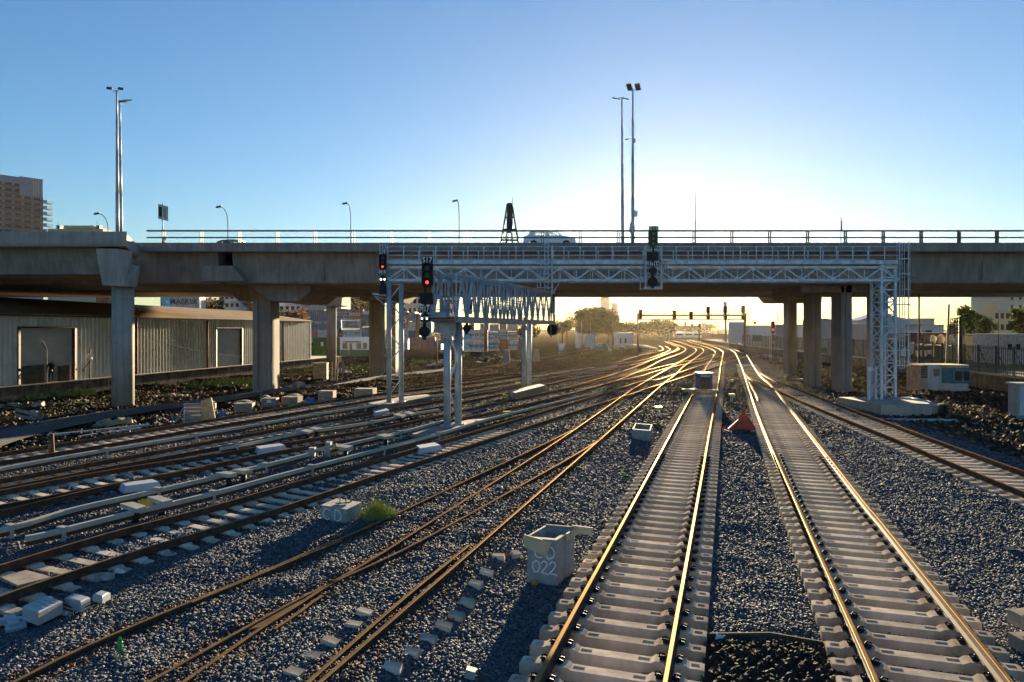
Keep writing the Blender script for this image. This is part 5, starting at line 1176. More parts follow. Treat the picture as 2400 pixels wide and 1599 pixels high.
# distant signal gantries
def far_gantry(label, Y, xa, xb, y_rail, y_beam, y_bot, yb, sigs, thick=1.0):
    o = thing('signal_gantry', label, 'gantry', (0,0,0)); s_ = Y/F; fg = mat('brown_steel', (.16,.13,.10), .6, .3)
    P = lambda x, y, d_=0: W(x, y, Y)+Vector((0,d_,0))
    for x, t in ((xa,.16),(xb,.26)): m = MB().use(fg); zb = W(x,yb,Y); m.tube((zb.x,Y+.5,-.4),(zb.x,Y+.5,W(x,y_rail+4,Y).z),t*thick,10); m.build('leg', o)
    m = MB().use(fg)
    for d_ in (0,1.0):
        m.beam(P(xa,y_beam,d_), P(xb,y_beam,d_), .12,.3*thick); m.beam(P(xa,y_bot,d_), P(xb,y_bot,d_), .1,.16)
    n = int((xb-xa)*s_/3.2); 
    for i in range(n):
        a = xa+(xb-xa)*i/n; b = xa+(xb-xa)*(i+1)/n; c = (a+b)/2
        m.beam(P(a,y_bot), P(c,y_beam), .07,.07); m.beam(P(c,y_beam), P(b,y_bot), .07,.07)
    m.build('truss', o)
    m = MB().use(fg)
    for y in (y_rail, (y_rail+y_beam)/2): m.beam(P(xa,y), P(xb,y), .05,.06)
    for i in range(n*2+1): x = xa+(xb-xa)*i/(n*2); m.beam(P(x,y_rail), P(x,y_beam), .05,.05,up=(0,1,0))
    m.build('handrail', o)
    for k, (x, yt) in enumerate(sigs):
        c = thing('railway_signal', ('signal number %s from the left on the %s distant gantry' % (['one','two','three','four','five','six'][k], 'nearer' if Y < 200 else 'farthest')), 'railway signal', P(x,y_bot,-.4), group='signals on the distant gantries')
        m = MB().use(dark); h1 = (y_bot-yt)*s_; m.box(-.3*thick,.3*thick,-.3,0,h1-1.15,h1); m.prism([(-.3*thick,-.3,h1-1.15),(.3*thick,-.3,h1-1.15),(.12,-.3,h1-1.5),(-.12,-.3,h1-1.5)],(0,.3,0)); m.build('lamp_housing', c)
        m = MB().use(dark); m.tube((0,-.3,.35),(0,-.1,.35),.36*thick,14); m.box(-.06,.06,-.15,-.05,.3,h1-1.2); m.build('round_disc', c)
        m = MB().use(fg); m.box(.5,.56,-.4,-.34,-.4,2.2); m.box(-.5,-.44,-.4,-.34,-.4,2.2); m.build('ladder_rails', c)
    return o
fg_ = far_gantry('distant signal gantry with six signals spanning the sunlit yard beyond the viaduct', 128, 1496, 1748, 730.5, 739, 749, 822, [(1500,726),(1579,728),(1618,731),(1658,719),(1698,718),(1739.5,717)])
m = MB().use(dark)
for x in (1745,1752,1755.5): m.tube(W(x,728,128), W(x,790,128), .035, 4)
for y in range(728, 792, 8): m.tube(W(1745,y,128), W(1755.5,y,128), .03, 4)
m.build('ladder_cage', fg_)
far_gantry('farthest thin signal gantry standing over the tracks beside the train', 300, 1568, 1640, 762, 765, 767.5, 798, [(1569,759),(1585,760),(1605,755),(1621,759),(1638,759)], thick=1.5)
# train
Yt = 372; s_ = Yt/F
tr = thing('commuter_train', 'pale blue commuter train standing far away under the farthest gantry', 'train', W(1583,HY,Yt)); tr.location.z = -.2
tp = mat('train_paint', (.42,.52,.60), .35, .2); k = 0
for x0, x1 in ((0,20),(20.6,41),(41.6,62)):
    m = MB().use(tp); L = (x1-x0)*s_; m.prism([(x0*s_,0,.4),(x0*s_+ (0 if k else .0),0,2.6),(x0*s_+(0 if k else .8),0,3.4),(x0*s_+L,0,3.4),(x0*s_+L,0,.4)][::-1] if False else [(x0*s_,0,.4),(x0*s_+L,0,.4),(x0*s_+L,0,3.4),(x0*s_+.5,0,3.4),(x0*s_,0,2.4)], (0,2.9,0)); c = m.build('carriage', tr)
    m = MB().use(wing)
    m.box(x0*s_+.6, x0*s_+L-.3, -.03,.0,1.7,2.5); m.build('window_band', c); k += 1
# billboard and its pillar
o = thing('billboard', 'huge blank backed billboard panel behind the right leg of the distant gantry', 'billboard', W(1709,HY,170)); o.location.z = 0; s_ = 170/F
m = MB().use(mat('billboard_back', (.34,.40,.44), .6, .2, var=.12)); m.box(0,38*s_,0,.5,1.5,HC+16*s_); m.build('panel', o)
m = MB().use(mat('billboard_mark', (.42,.36,.32), .8)); m.prism([(18*s_+6*s_*math.cos(a),-.03,4.3+3.5*s_*math.sin(a)) for a in np.linspace(0,5.7,9)],(0,.02,0)); m.build('faded_picture', o)
for x in (2,20,36): m = MB().use(dark); m.box(x*s_,x*s_+.2,.5,.7,-.5,HC+15*s_); m.build('prop', o)
o = thing('billboard_pole', 'pale column carrying slatted advertising frames seen edge on', 'billboard', W(1700.5,HY,210)); o.location.z = 0; s_ = 210/F
m = MB().use(galvb); m.tube((0,0,-.5),(0,0,12.5),.38,12); m.build('column', o)
m = MB().use(galvb); m.box(-4.5*s_,3*s_,0,.4,8.5,HC+63*s_); m.build('panel', o)
for k in range(7): m = MB().use(dark); m.beam((3*s_,0,9+k*.75*1.0),(8.5*s_,-.5,9.1+k*.75),.08,.06); m.build('catwalk_arm', o)
# poles
def pole(label, px, yt, yb, Y, r=.07, cross=None, name='utility_pole', m_=None, lean=0, z0=None):
    b = W(px, yb, Y); t = W(px+lean, yt, Y)
    if z0 is not None: b.z = z0
    o = thing(name, label, 'pole', b, group='thin poles standing around the yard'); d_ = t-b
    m = MB().use(m_ or darkwood); m.tube((0,0,-.3), tuple(d_), r, 8, r*.7); m.build('shaft', o)
    if cross:
        m = MB().use(m_ or darkwood)
        for cz, cw in cross: m.beam((-cw+d_.x,0,d_.z-cz),(cw+d_.x,0,d_.z-cz),.06,.07)
        m.build('crossarm', o)
    return o
po = pole('dark pole with a round collar right of the box gantry end', 1328.5, 737, 816, 110, .09, [(.1,.55)])
m = MB().use(dark); m.tube((0,-.1,4.1),(0,.1,4.1),.26,12); m.build('collar', po)
pole('tall dark pole with a short crossarm in front of the distant towers', 1435.5, 721, 824, 105, .10, [(.35,.3),(.3,.45)])
pole('thin faint pole right of the big hazy trees', 1476, 755, 800, 220, .08, [(.2,.5)])
pole('utility pole with crossarm right of the lit red ground signal', 1822.5, 735, 792, 190, .12, [(.1,1.4)])
pole('far utility pole with crossarm, left of the billboard', 1683, 752, 792, 260, .12, [(.3,1.6)])
pole('thin far pole left of the billboard pole pair', 1671, 755, 792, 270, .10, [(.4,1.2)])
pole('slender dark lamp pole right of the ladder cage', 2154, 660, 842, 72, .11, None, z0=1.05)
pole('greenish leaning pole behind the hut', 2218, 714, 852, 66, .12, None, m_=mat('green_pole', (.22,.23,.12), .8), lean=6, z0=1.05)
pp = pole('heavy dark pole with four ladder like crossarms behind the hut', 2251, 742, 852, 62, .19, None, m_=black, z0=1.05)
m = MB().use(black)
for k in range(5): m.beam((-.95,0,5.35-k*.33-.5),( .45,.3,5.5-k*.33-.5),.05,.07)
for x in (-.9,-.55,.3): m.beam((x,0,3.4),(x,0,4.8),.05,.05,up=(0,1,0))
m.build('crossarm', pp)
pole('thin cable pole at the right of the leafy trees', 2340, 740, 830, 75, .05, None, z0=1.05)
pole('thin dark rod beside the concrete plinth of the far gantry posts', 1284.5, 881, 911, 57, .06, None, name='marker_post')
pole('rusty post left of the near gantry posts in the goods yard', 1023.5, 783, 862, 90, .13, None, name='rusty_post', m_=mat('rust_pipe', (.16,.06,.035)))
pole('stub post with lit edge beside the outer track at far left', 120.5, 1016, 1043, 28, .12, None, name='stub_post')
o = pole('round disc sign on a thin pole beyond the wall', 1769, 756, 790, 190, .06, None, name='sign_pole'); m = MB().use(dark); m.tube((0,-.05,3.9),(0,.05,3.9),.42,14); m.build('disc', o)
for k, (px, yt, Yq) in enumerate(((1363,752,170),(1384,755,185),(1308,760,140))): pole(['faint pale lamp pole before the hazy tree, middle one','faint pale lamp pole before the hazy tree, right one','faint pale lamp pole before the hazy tree, left one'][k], px, yt, 808, Yq, .05, None, m_=galvb)
# ground signal, red lit
gsn = thing('ground_signal', 'ground signal with its lower red lamp lit between the rails and the pillars', 'railway signal', G(1812,848,-.3)); Yg = gsn.location.y; s_ = Yg/F; z = lambda y: HC-(y-HY)*s_+.3
m = MB().use(black); m.box(-4*s_,4*s_,0,.25,z(779)+0,z(757)); m.tube((0,0,z(757)-.05),(0,.25,z(757)-.05),4.6*s_,14); m.tube((0,0,z(778)),(0,.25,z(778)),4.6*s_,14); h_ = m.build('lamp_housing', gsn)
m = MB().use(red_l); disc(m, (0,-.02,z(773)), 2.4*s_); m.build('lens', h_); m = MB().use(mat('unlit_lens',(.03,.035,.03))); disc(m, (0,-.02,z(762)), 2.2*s_); m.build('lens', h_)
m = MB().use(dark); m.tube((0,.1,-.2),(0,.1,z(760)),.06,8); m.build('post', gsn)
m = MB().use(darkwood); m.box(-4*s_,5*s_,0,.3,z(800),z(785)); m.build('route_box', gsn)
m = MB().use(black); m.tube((0,0,z(809)),(0,.15,z(809)),4*s_,12); m.build('round_disc', gsn)
m = MB().use(galv); m.tube((-8*s_,0,-.2),(-8*s_,0,z(770)),.025,5); m.tube((-4*s_,0,-.2),(-4*s_,0,z(770)),.025,5)
for q in range(14): m.tube((-8*s_,0,.2+q*.33),(-4*s_,0,.2+q*.33),.018,4)
m.build('ladder', gsn)
# ------------------------------------------------------------ right side: retaining wall, fence, raised ground
WLN = [Vector((72,260,0)),Vector((55.8,162,0)),Vector((52,131,0)),Vector((50,117.7,0)),Vector((47.7,83,0)),Vector((42.8,64.3,0)),Vector((41,54.7,0)),Vector((36.5,36,0))]
m = MB().use(mat('retaining_wall', (.13,.115,.095), .95, var=.4, scale=1.5, bump=.5, bscale=5, streak=.4))
for a, b in zip(WLN[:-1], WLN[1:]): m.hexa([a+Vector((0,0,-.8)),b+Vector((0,0,-.8)),b+Vector((.4,0,-.8)),a+Vector((.4,0,-.8)),a+Vector((0,0,.95)),b+Vector((0,0,.95)),b+Vector((.4,0,.95)),a+Vector((.4,0,.95))])
m.use(conc2)
for a, b in zip(WLN[:-1], WLN[1:]): m.hexa([a+Vector((-.08,0,.95)),b+Vector((-.08,0,.95)),b+Vector((.5,0,.95)),a+Vector((.5,0,.95)),a+Vector((-.08,0,1.10)),b+Vector((-.08,0,1.10)),b+Vector((.5,0,1.10)),a+Vector((.5,0,1.10))])
tag(m.build('retaining_wall'), 'low dark retaining wall with a pale coping along the right side of the yard', 'wall')
grass_m = mat('verge_grass', (.16,.19,.04), .95, scale=.35, c2=(.07,.065,.035), bump=.7, bscale=6)
m = MB().use(grass_m); vv = [v_+Vector((.45,0,1.06)) for v_ in WLN]; ff = [v_+Vector((14,0,1.06)) for v_ in WLN]; fr = [v_+Vector((900,0,1.06)) for v_ in WLN]
for i in range(len(vv)-1):
    m.add([vv[i],vv[i+1],ff[i+1],ff[i]],[(0,1,2,3)])
m.use(mat('street_surface', (.09,.085,.08), .9, var=.2, scale=.4))
for i in range(len(vv)-1): m.add([ff[i],ff[i+1],fr[i+1],fr[i]],[(0,1,2,3)])
struct(m.build('raised_ground'))
fence = thing('palisade_fence', 'dark steel palisade fence on the retaining wall along the right side', 'fence', (0,0,0))
fm = mat('fence_steel', (.06,.065,.065), .6, .2)
m = MB().use(fm)
for a, b in zip(WLN[:-1], WLN[1:]):
    for z in (1.35, 3.3): m.beam(a+Vector((.2,0,z)), b+Vector((.2,0,z)), .05,.06)
m.build('fence_rails', fence)
segs = np.r_[0, np.cumsum([(b-a).length for a, b in zip(WLN[:-1], WLN[1:])])]
def wl(s): return Vector((np.interp(s, segs, [p.x for p in WLN])+.2, np.interp(s, segs, [p.y for p in WLN]), 0))
pk = MB().use(fm); s = 0
while s < segs[-1]:
    p = wl(s); st = .35 if p.y < 150 else .8
    pk.box(p.x-.022, p.x+.022, p.y-.022, p.y+.022, 1.10, 3.5); s += st
o = pk.build('pickets', fence)
s = segs[-1]; q = 0
pmn = MB().use(fm); pmn.box(-.06,.06,-.06,.06,1.10,3.55); pme = pmn.mesh('fence_post'); bmn = MB().use(fm); bmn.beam((.05,0,3.2),(1.0,0,1.05),.05,.05); bme = bmn.mesh('stay')
while s > 0 and q < 60:
    p = wl(s); c = bpy.data.objects.new('fence_post', pme); COL.objects.link(c); c.parent = fence; c.location = p
    c2 = bpy.data.objects.new('stay', bme); COL.objects.link(c2); c2.parent = c; s -= 3.0; q += 1
# sheds, shacks and street things beyond the fence
def shed(label, x0, x1, yt, yb, Y, dep, col, roof=None, name='shed', pitch=0, z0=1.05, door=None, win=None):
    dep = min(dep, 5); a = W(x0, HY, Y); b = W(x1, HY, Y); o = thing(name, label, 'building', (a.x, Y, z0)); w_ = b.x-a.x; h = W(0,yt,Y).z-z0
    m = MB().use(col)
    if pitch: m.prism([(0,0,0),(w_,0,0),(w_,0,h),(w_/2,0,h+pitch),(0,0,h)], (0,dep,0))
    else: m.box(0,w_,0,dep,0,h)
    m.build('wall', o)
    m = MB().use(roof or col)
    if pitch: 
        m.hexa([(-.2,-.2,h),(w_/2,-.2,h+pitch),(w_/2,dep,h+pitch),(-.2,dep,h),(-.2,-.2,h+.1),(w_/2,-.2,h+pitch+.1),(w_/2,dep,h+pitch+.1),(-.2,dep,h+.1)])
        m.hexa([(w_/2,-.2,h+pitch),(w_+.2,-.2,h),(w_+.2,dep,h),(w_/2,dep,h+pitch),(w_/2,-.2,h+pitch+.1),(w_+.2,-.2,h+.1),(w_+.2,dep,h+.1),(w_/2,dep,h+pitch+.1)])
    else: m.box(-.2,w_+.2,-.2,dep+.1,h,h+.15)
    m.build('roof', o)
    for (fx, fz, fw, fh) in (win or []): m = MB().use(wing); m.box(fx*w_,(fx+fw)*w_,-.04,.01,fz*h,(fz+fh)*h); m.build('window', o)
    return o
pw = mat('pale_cladding', (.40,.46,.50), .6, .1, var=.1, streak=.15); gw = mat('grey_cladding', (.20,.24,.28), .7, var=.12); bw = mat('brown_shack', (.12,.085,.065), .9, var=.4, scale=2); ow = mat('ochre_render', (.40,.34,.22), .85, var=.15); met = mat('pale_roof', (.45,.45,.46), .4, .4)
shed('long pale factory shed with a light roof behind the lit ground signal', 1752, 1860, 764, 800, 170, 30, pw, met, name='factory_shed', win=[(.1,.2,.2,.3)])
shed('grey stepped factory roof between the pillars', 1838, 1900, 762, 800, 150, 20, gw, met, name='factory_shed')
shed('grey factory shed seen between the middle pillars', 1905, 1960, 752, 800, 140, 20, gw, met, name='factory_shed', pitch=.4)
shed('blue grey shed seen left of the gantry tower', 1985, 2040, 760, 810, 105, 15, gw, met, name='factory_shed')
shed('pale gabled hall behind the gantry tower', 2012, 2130, 752, 810, 135, 25, pw, met, name='factory_hall', pitch=1.4)
shed('long low factory hall with a pale band right of the gantry tower', 2128, 2190, 748, 790, 150, 20, gw, pw, name='factory_hall', win=[(.1,.3,.25,.4),(.5,.3,.3,.4)])
shed('flat factory block with a door behind the leaning green pole', 2160, 2212, 763, 790, 130, 20, pw, gw, name='factory_hall', win=[(.15,.2,.3,.6)])
shed('brown roofed shack row behind the fence', 2165, 2262, 783, 830, 92, 8, bw, dark, name='shack', win=[(.1,.3,.1,.3),(.4,.3,.1,.3)])
shed('ochre walled shack with dark roof right of the heavy pole', 2262, 2350, 787, 830, 86, 8, ow, dark, name='shack', win=[(.2,.3,.12,.3),(.6,.2,.12,.5)])
shed('white parked trailer like cabin at the right edge', 2352, 2450, 786, 830, 76, 6, mat('trailer_white', (.45,.48,.52), .5), met, name='site_cabin', win=[(.1,.5,.1,.2),(.3,.5,.1,.2)])
shed('brown gabled shack roof behind the ochre shack', 2268, 2310, 766, 800, 105, 8, bw, dark, name='shack', pitch=.8)
shed('grey low store between the fence and the pale hall', 2080, 2165, 781, 820, 96, 8, mat('store_wall', (.22,.19,.17), .9, var=.3, scale=1), met, name='shack', win=[(.3,.3,.1,.3)])
flats('apartment_block', 'tall hazy grey green apartment block at the right edge below the viaduct', 2362, 2440, 27, 200, 16, 9, 4, mat('grey_green_render', (.30,.36,.33), .85), balc=False, zb=1.05, winw=.3)
flats('apartment_block', 'pale low block with stacked windows right of the leafy trees', 2330, 2368, 9.5, 170, 12, 3, 3, ow, balc=False, zb=1.05)
for k, (px, py, Y, rr) in enumerate(((2188,796,84,.8),(2206,796,83,.9),(2228,798,82,.9))):
    o = thing('sack_bundle', ['pale sack bundle hanging on the shack wall, leftmost','pale sack bundle hanging on the shack wall, middle','pale sack bundle hanging on the shack wall, rightmost'][k], 'sack', W(px,py,Y)); m = MB().use(mat('sack', (.60,.50,.38), .9)); m.smooth = True; uvs(m, (0,0,0), rr*.5, rr*.35, rr*.75, 9, 6)
    for v_i in range(len(m.v)): x, y, z = m.v[v_i]; m.v[v_i] = (x+.12*math.sin(z*9+k), y, z)
    m.build('bundle', o)
    for q in (-.2,.2): m = MB().use(dark); m.tube((q,0,.3),(q,0,.9),.015,4); m.build('tie', o)
# parked van
o = thing('parked_van', 'white van parked on the street beyond the fence', 'van', W(2130,HY,88)); o.location.z = 1.08; s_ = 88/F
m = MB().use(white); m.prism([(0,0,.35),(60*s_,0,.35),(60*s_,0,1.85),(16*s_,0,1.95),(6*s_,0,1.2),(0,0,1.0)], (0,1.8,0)); m.build('body', o)
m = MB().use(wing); m.box(14*s_,56*s_,-.03,0,1.2,1.7); m.build('side_window', o)
for x in (10,48): m = MB().use(black); m.tube((x*s_,-.05,.35),(x*s_,.2,.35),.35,14); m.build('wheel', o)
# hut made of an old train cab
o = thing('cab_hut', 'old white and teal train cab used as a hut with a white door', 'hut', G(2162,916,-.35)); s_ = o.location.y/F
teal = mat('teal_paint', (.05,.16,.21), .5, var=.15); hw = mat('hut_white', (.52,.52,.52), .6, var=.1, streak=.2)
m = MB().use(mat('hut_buff', (.42,.33,.26), .8)); m.box(-3*s_,13*s_,.1,2.2,0,60*s_); m.build('side_wall', o)
m = MB().use(hw); m.box(12*s_,43*s_,-.1,2.2,0,61*s_); m.build('wall', o)
m = MB().use(hw); m.box(20*s_,42*s_,-.16,-.1,1*s_,58*s_); d_ = m.build('door', o)
m = MB().use(mat('door_glass', (.25,.22,.12), .2)); m.box(23*s_,37*s_,-.19,-.16,34*s_,52*s_); m.build('window', d_)
m = MB().use(teal); m.prism([(43*s_,0,18*s_),(60*s_,-.5,18*s_),(98*s_,-.5,18*s_),(103*s_,-.2,18*s_),(104*s_,2.2,18*s_),(43*s_,2.2,18*s_)], (0,0,36*s_)); m.build('cab', o)
m = MB().use(hw); m.prism([(43*s_,0,0),(60*s_,-.55,0),(98*s_,-.55,0),(103*s_,-.25,0),(104*s_,2.2,0),(43*s_,2.2,0)], (0,0,17.9*s_)); m.build('skirt', o)
m = MB().use(mat('hut_roof', (.40,.32,.22), .8)); m.prism([(42*s_,-.3,54*s_),(60*s_,-.6,54*s_),(98*s_,-.6,54*s_),(104*s_,-.2,54*s_),(104*s_,2.3,54*s_),(42*s_,2.3,54*s_)], (0,0,7*s_)); m.build('roof', o)
for x0, x1 in ((66,82),(86,100)):
    m = MB().use(mat('teal_trim', (.12,.30,.36), .5)); m.box((x0-3)*s_,(x1+2)*s_,-.56,-.5,22*s_,50*s_); w_i = m.build('window_frame', o)
    m = MB().use(glass); m.box(x0*s_,x1*s_,-.59,-.56,25*s_,47*s_); m.build('pane', w_i)
m = MB().use(darkwood)
for k in range(5): m.box(-2*s_,12*s_,.02,.09,(30+k*6)*s_,(34+k*6)*s_)
m.build('louvre', o)
# plinth of the main gantry tower and pipework
m = MB().use(conc2); m.hexa([(22.7,42,-.7),(26.2,42,-.7),(27.8,46.9,-.7),(22.4,46.9,-.7),(22.7,42,.32),(26.2,42,.32),(27.8,46.9,.32),(22.4,46.9,.32)])
pl = m.build('concrete_plinth'); tag(pl, 'large concrete plinth under the lattice tower of the long gantry', 'plinth')
o = thing('cable_pipe', 'pair of grey pipes bending over the plinth edge into black drums', 'pipe', (25.6,43.2,.4)); m = MB().use(galvb)
for d_ in (0,.16): m.path([Vector((-.7,1.4+d_,.1)),Vector((.0,.6+d_,.1)),Vector((.5,-.3+d_,.05)),Vector((.7,-1.2+d_,-.15)),Vector((.7,-1.35+d_,-.6))], .07, 8)
m.build('pipe', o)
for k in (0,1): m = MB().use(black); m.tube((.55+.3*k,-1.6,-.75),(.55+.3*k,-1.6,-.02),.14,12); c = m.build('drum', o); m = MB().use(mat('drum_lid', (.45,.36,.12), .7)); m.tube((.55+.3*k,-1.6,-.02),(.55+.3*k,-1.6,.05),.15,12); m.build('lid', c)
m = MB().use(mat('pipe_blue', (.26,.34,.36), .5)); a = G(2050,986,-.35); b = G(2242,988,-.35); m.tube(a, b, .14, 12); tag(m.build('drain_pipe'), 'long pale blue drain pipe lying beside the branch track', 'pipe')
o = thing('scrap_frame', 'tangle of red and grey metal scrap beside the gantry plinth', 'scrap', G(2190,965,-.35)); m = MB().use(mat('red_scrap', (.16,.06,.05), .8))
for k in range(14): a = Vector((rnd.uniform(-.9,.9),rnd.uniform(-.5,.5),rnd.uniform(0,.9))); m.tube(a, a+Vector((rnd.uniform(-.8,.8),rnd.uniform(-.3,.3),rnd.uniform(-.4,.4))), .025, 5)
m.build('bars', o); m = MB().use(black); m.cbox((.1,0,.3),.7,.5,.5,rz=.3); m.build('black_box', o)
cabm = mat('cabinet_paint', (.40,.38,.34), .7, var=.1, streak=.15)
o = thing('equipment_cabinet', 'beige equipment cabinet with an overhanging lid at the right edge', 'cabinet', G(2384,982,-.35)); s_ = o.location.y/F
m = MB().use(cabm); m.box(0,1.9,0,.75,0,79*s_); m.build('case', o); m = MB().use(cabm); m.box(-.1,2.0,-.12,.85,79*s_,84*s_); m.build('lid', o)
m = MB().use(hw); m.box(.12,1.86,-.03,0,.1,76*s_); m.build('door', o); m = MB().use(conc2); m.cbox((.2,-.3,.08),.7,.5,.3,rz=.4); m.build('step_block', o)
o = thing('white_board', 'white plank shaped panel lying near the equipment cabinet', 'panel', G(2350,908,-.1)); m = MB().use(white); m.beam((-.2,0,.3),(2.4,-.4,.2),.5,.06); m.build('board', o)
m = MB().use(darkwood); a = G(2325,1178-40,-.3)
def rubble_pile(label, px, py, w_, h, n, mats, seed, z=-.35, cat='debris', name='debris_pile', size=.25, kind=None):
    g = random.Random(seed); o = thing(name, label, cat, G(px,py,z))
    for mi, mt in enumerate(mats):
        m = MB().use(mt)
        for k in range(n):
            x = g.gauss(0,.35)*w_; y = g.gauss(0,.3)*w_*.8; zz = max(0,h*(1-abs(x)/w_-abs(y)/w_)*g.random()); s1 = size*g.uniform(.4,1.3)
            m.cbox((x,y,zz+s1*.15), s1*g.uniform(.5,2.2), s1*g.uniform(.5,1), s1*g.uniform(.2,.6), rz=g.uniform(0,3.1), rx=g.uniform(-.4,.4), ry=g.uniform(-.4,.4))
        m.build(['rubble','planks','scraps','scraps'][mi], o)
    return o
gl = mat('gold_board', (.55,.40,.22), .7, var=.3)
rubble_pile('heap of lit rubble right of the distant gantry foot', 1795, 838, 3.0, .6, 34, [conc2,gl,darkwood], 1)
rubble_pile('stack of pale timbers at the foot of the right pillars', 1860, 893, 1.4, .3, 8, [gl,wood], 2, size=.5)
rubble_pile('scattered rubble on the bank beyond the right pillars', 1835, 850, 2.4, .5, 30, [darkwood,conc2], 3)
rubble_pile('dark scrap heap behind the gantry tower', 2020, 880, 2.5, 1.0, 26, [darkwood,dark,gl], 4, size=.5)
rubble_pile('junk heap of beams left of the tall dark pole', 1408, 822, 3.0, 1.8, 30, [darkwood,dark,galvb], 5, size=1.1, name='timber_stack', cat='timber stack')
rubble_pile('orange and brown scraps before the timber stack', 1372, 828, 2.2, .3, 22, [mat('orange_scrap', (.45,.14,.05), .8),darkwood], 6)
rubble_pile('dusty junk heap beside the far gantry leg', 1530, 828, 3.6, .8, 34, [darkwood,conc2,gl], 7)
rubble_pile('dark junk heap left of the far gantry posts', 1160, 846, 3.2, .9, 34, [darkwood,dark,gl], 8, size=.5)
rubble_pile('low scrap heap under the far pillars at left', 905, 890, 2.2, .5, 26, [darkwood,gl,white], 9)
rubble_pile('reddish brick scraps beside the dirt road', 410, 930, 1.6, .25, 26, [mat('brick_scrap', (.28,.10,.07), .9),conc2,gl], 10, size=.2)
rubble_pile('dark planks and scraps left of the goods yard road', 800, 880, 2.4, .7, 26, [darkwood,mat('brick_scrap',(.28,.10,.07)),white], 11, size=.4)
rubble_pile('scrap and boards near the dead end track in the goods yard', 1040, 858, 2.6, .8, 30, [darkwood,conc2,dark], 12, size=.5)
rubble_pile('flattened timber planks beside the road at far left', 270, 997, 1.3, .25, 9, [wood,wood], 13, size=.55, name='plank_pile', cat='timber')
rubble_pile('old fence boards on the verge near the left edge', 40, 955, 1.6, .2, 14, [darkwood,conc2], 14, size=.4)
rubble_pile('weathered boulder like lumps beside the road at far left', 77, 981, .8, .35, 5, [conc], 15, size=.7, name='boulder', cat='boulder')
# bales, crates and pallets beside the outer track
crm = mat('crate_wood', (.27,.22,.19), .85, var=.25, scale=3, stretch=(.5,.5,7)); blu = mat('blue_tarp', (.03,.12,.28), .5); film = mat('plastic_film', (.60,.58,.52), .3); 
def crate(label, x0, x1, y0, y1, rz=0, film_=None, cover=None, name='pallet_crate'):
    b = G((x0+x1)/2, y1, -.3); s_ = b.y/F; w_ = (x1-x0)*s_*.92; h = (y1-y0)*s_*.85; o = thing(name, label, 'crate', b, rz, 'wrapped crates beside the outer track')
    m = MB().use(crm)
    for k in range(4): z0 = .08+k*(h-.08)/4; m.box(-w_/2,w_/2,0,w_*.75,z0+.015,z0+(h-.08)/4)
    m.build('planking', o); m = MB().use(wood)
    for x in (-w_/2+.04, w_/2-.04): m.box(x-.05,x+.05,-.03,0,.0,h)
    m.build('battens', o); m = MB().use(darkwood)
    for y in (.05,w_*.37,w_*.7): m.box(-w_/2,w_/2,y-.04,y+.04,-.02,.08)
    m.build('pallet_base', o)
    if film_:
        m = MB().use(film); m.smooth = True; n = 9; k = len(m.v)
        for i in range(n+1):
            for j in range(n+1):
                u, v_ = i/n, j/n; m.v.append((-w_/2+ film_[0]*w_+u*w_*film_[1], v_*w_*.8-.02, h+.06+.14*math.sin(u*7+j)*math.cos(v_*5+i*.7)*(.4)+.1*math.sin(u*3.1)))
        for i in range(n):
            for j in range(n): m.face([k+i*(n+1)+j, k+(i+1)*(n+1)+j, k+(i+1)*(n+1)+j+1, k+i*(n+1)+j+1])
        m.build('plastic_sheet', o)
    if cover: m = MB().use(white); m.box(-w_*.12,w_*.16,-.05,-.035,h*.55,h*.85); m.build('delivery_note', o)
    return o
crate('low dark crate strapped in grey film beside the outer track', 548, 592, 942, 969, .15, (0,.9))
crate('grey crate with white label and torn white sheet on top', 612, 648, 930, 957, .05, (-.15,.6), True)
crate('small crate wrapped in shiny cream film with a green bag', 658, 700, 927, 952, -.1, (.3,.7))
crate('taller slatted crate full of fittings beside the rusty rails', 744, 782, 912, 944, -.05)
crate('long low slatted crate just left of the twin gantry posts', 828, 876, 908, 933, -.1)
crate('crumpled wrapped bale behind the leaning wooden panel', 482, 504, 940, 980, .2, (0,.9))
o = thing('plank_hoarding', 'big slatted wooden panel propped upright beside the outer track with a sunlit edge', 'panel', G(452,992,-.3)); s_ = o.location.y/F
m = MB().use(crm)
for k in range(5): m.hexa([(-20*s_,0,.02+k*.22),(20*s_,.05,.02+k*.22),(20*s_,.12,.02+k*.22),(-20*s_,.07,.02+k*.22),(-21*s_,.1,.22+k*.22),(19*s_,.15,.22+k*.22),(19*s_,.22,.22+k*.22),(-21*s_,.17,.22+k*.22)])
m.build('boards', o); m = MB().use(galv); m.beam((-20*s_,-.03,0),(-22*s_,.12,1.1),.05,.05); m.build('corner_strip', o)
m = MB().use(gl); m.hexa([(19*s_,.05,.1),(36*s_,.9,.15),(36*s_,.95,.15),(19*s_,.1,.1),(18*s_,.05,1.25),(27*s_,.9,1.35),(27*s_,.95,1.35),(18*s_,.1,1.25)]); m.build('side_board', o)
m = MB().use(wood); m.beam((-38*s_,-.3,.0),(-22*s_,.1,.95),.09,.05); m.build('prop', o)
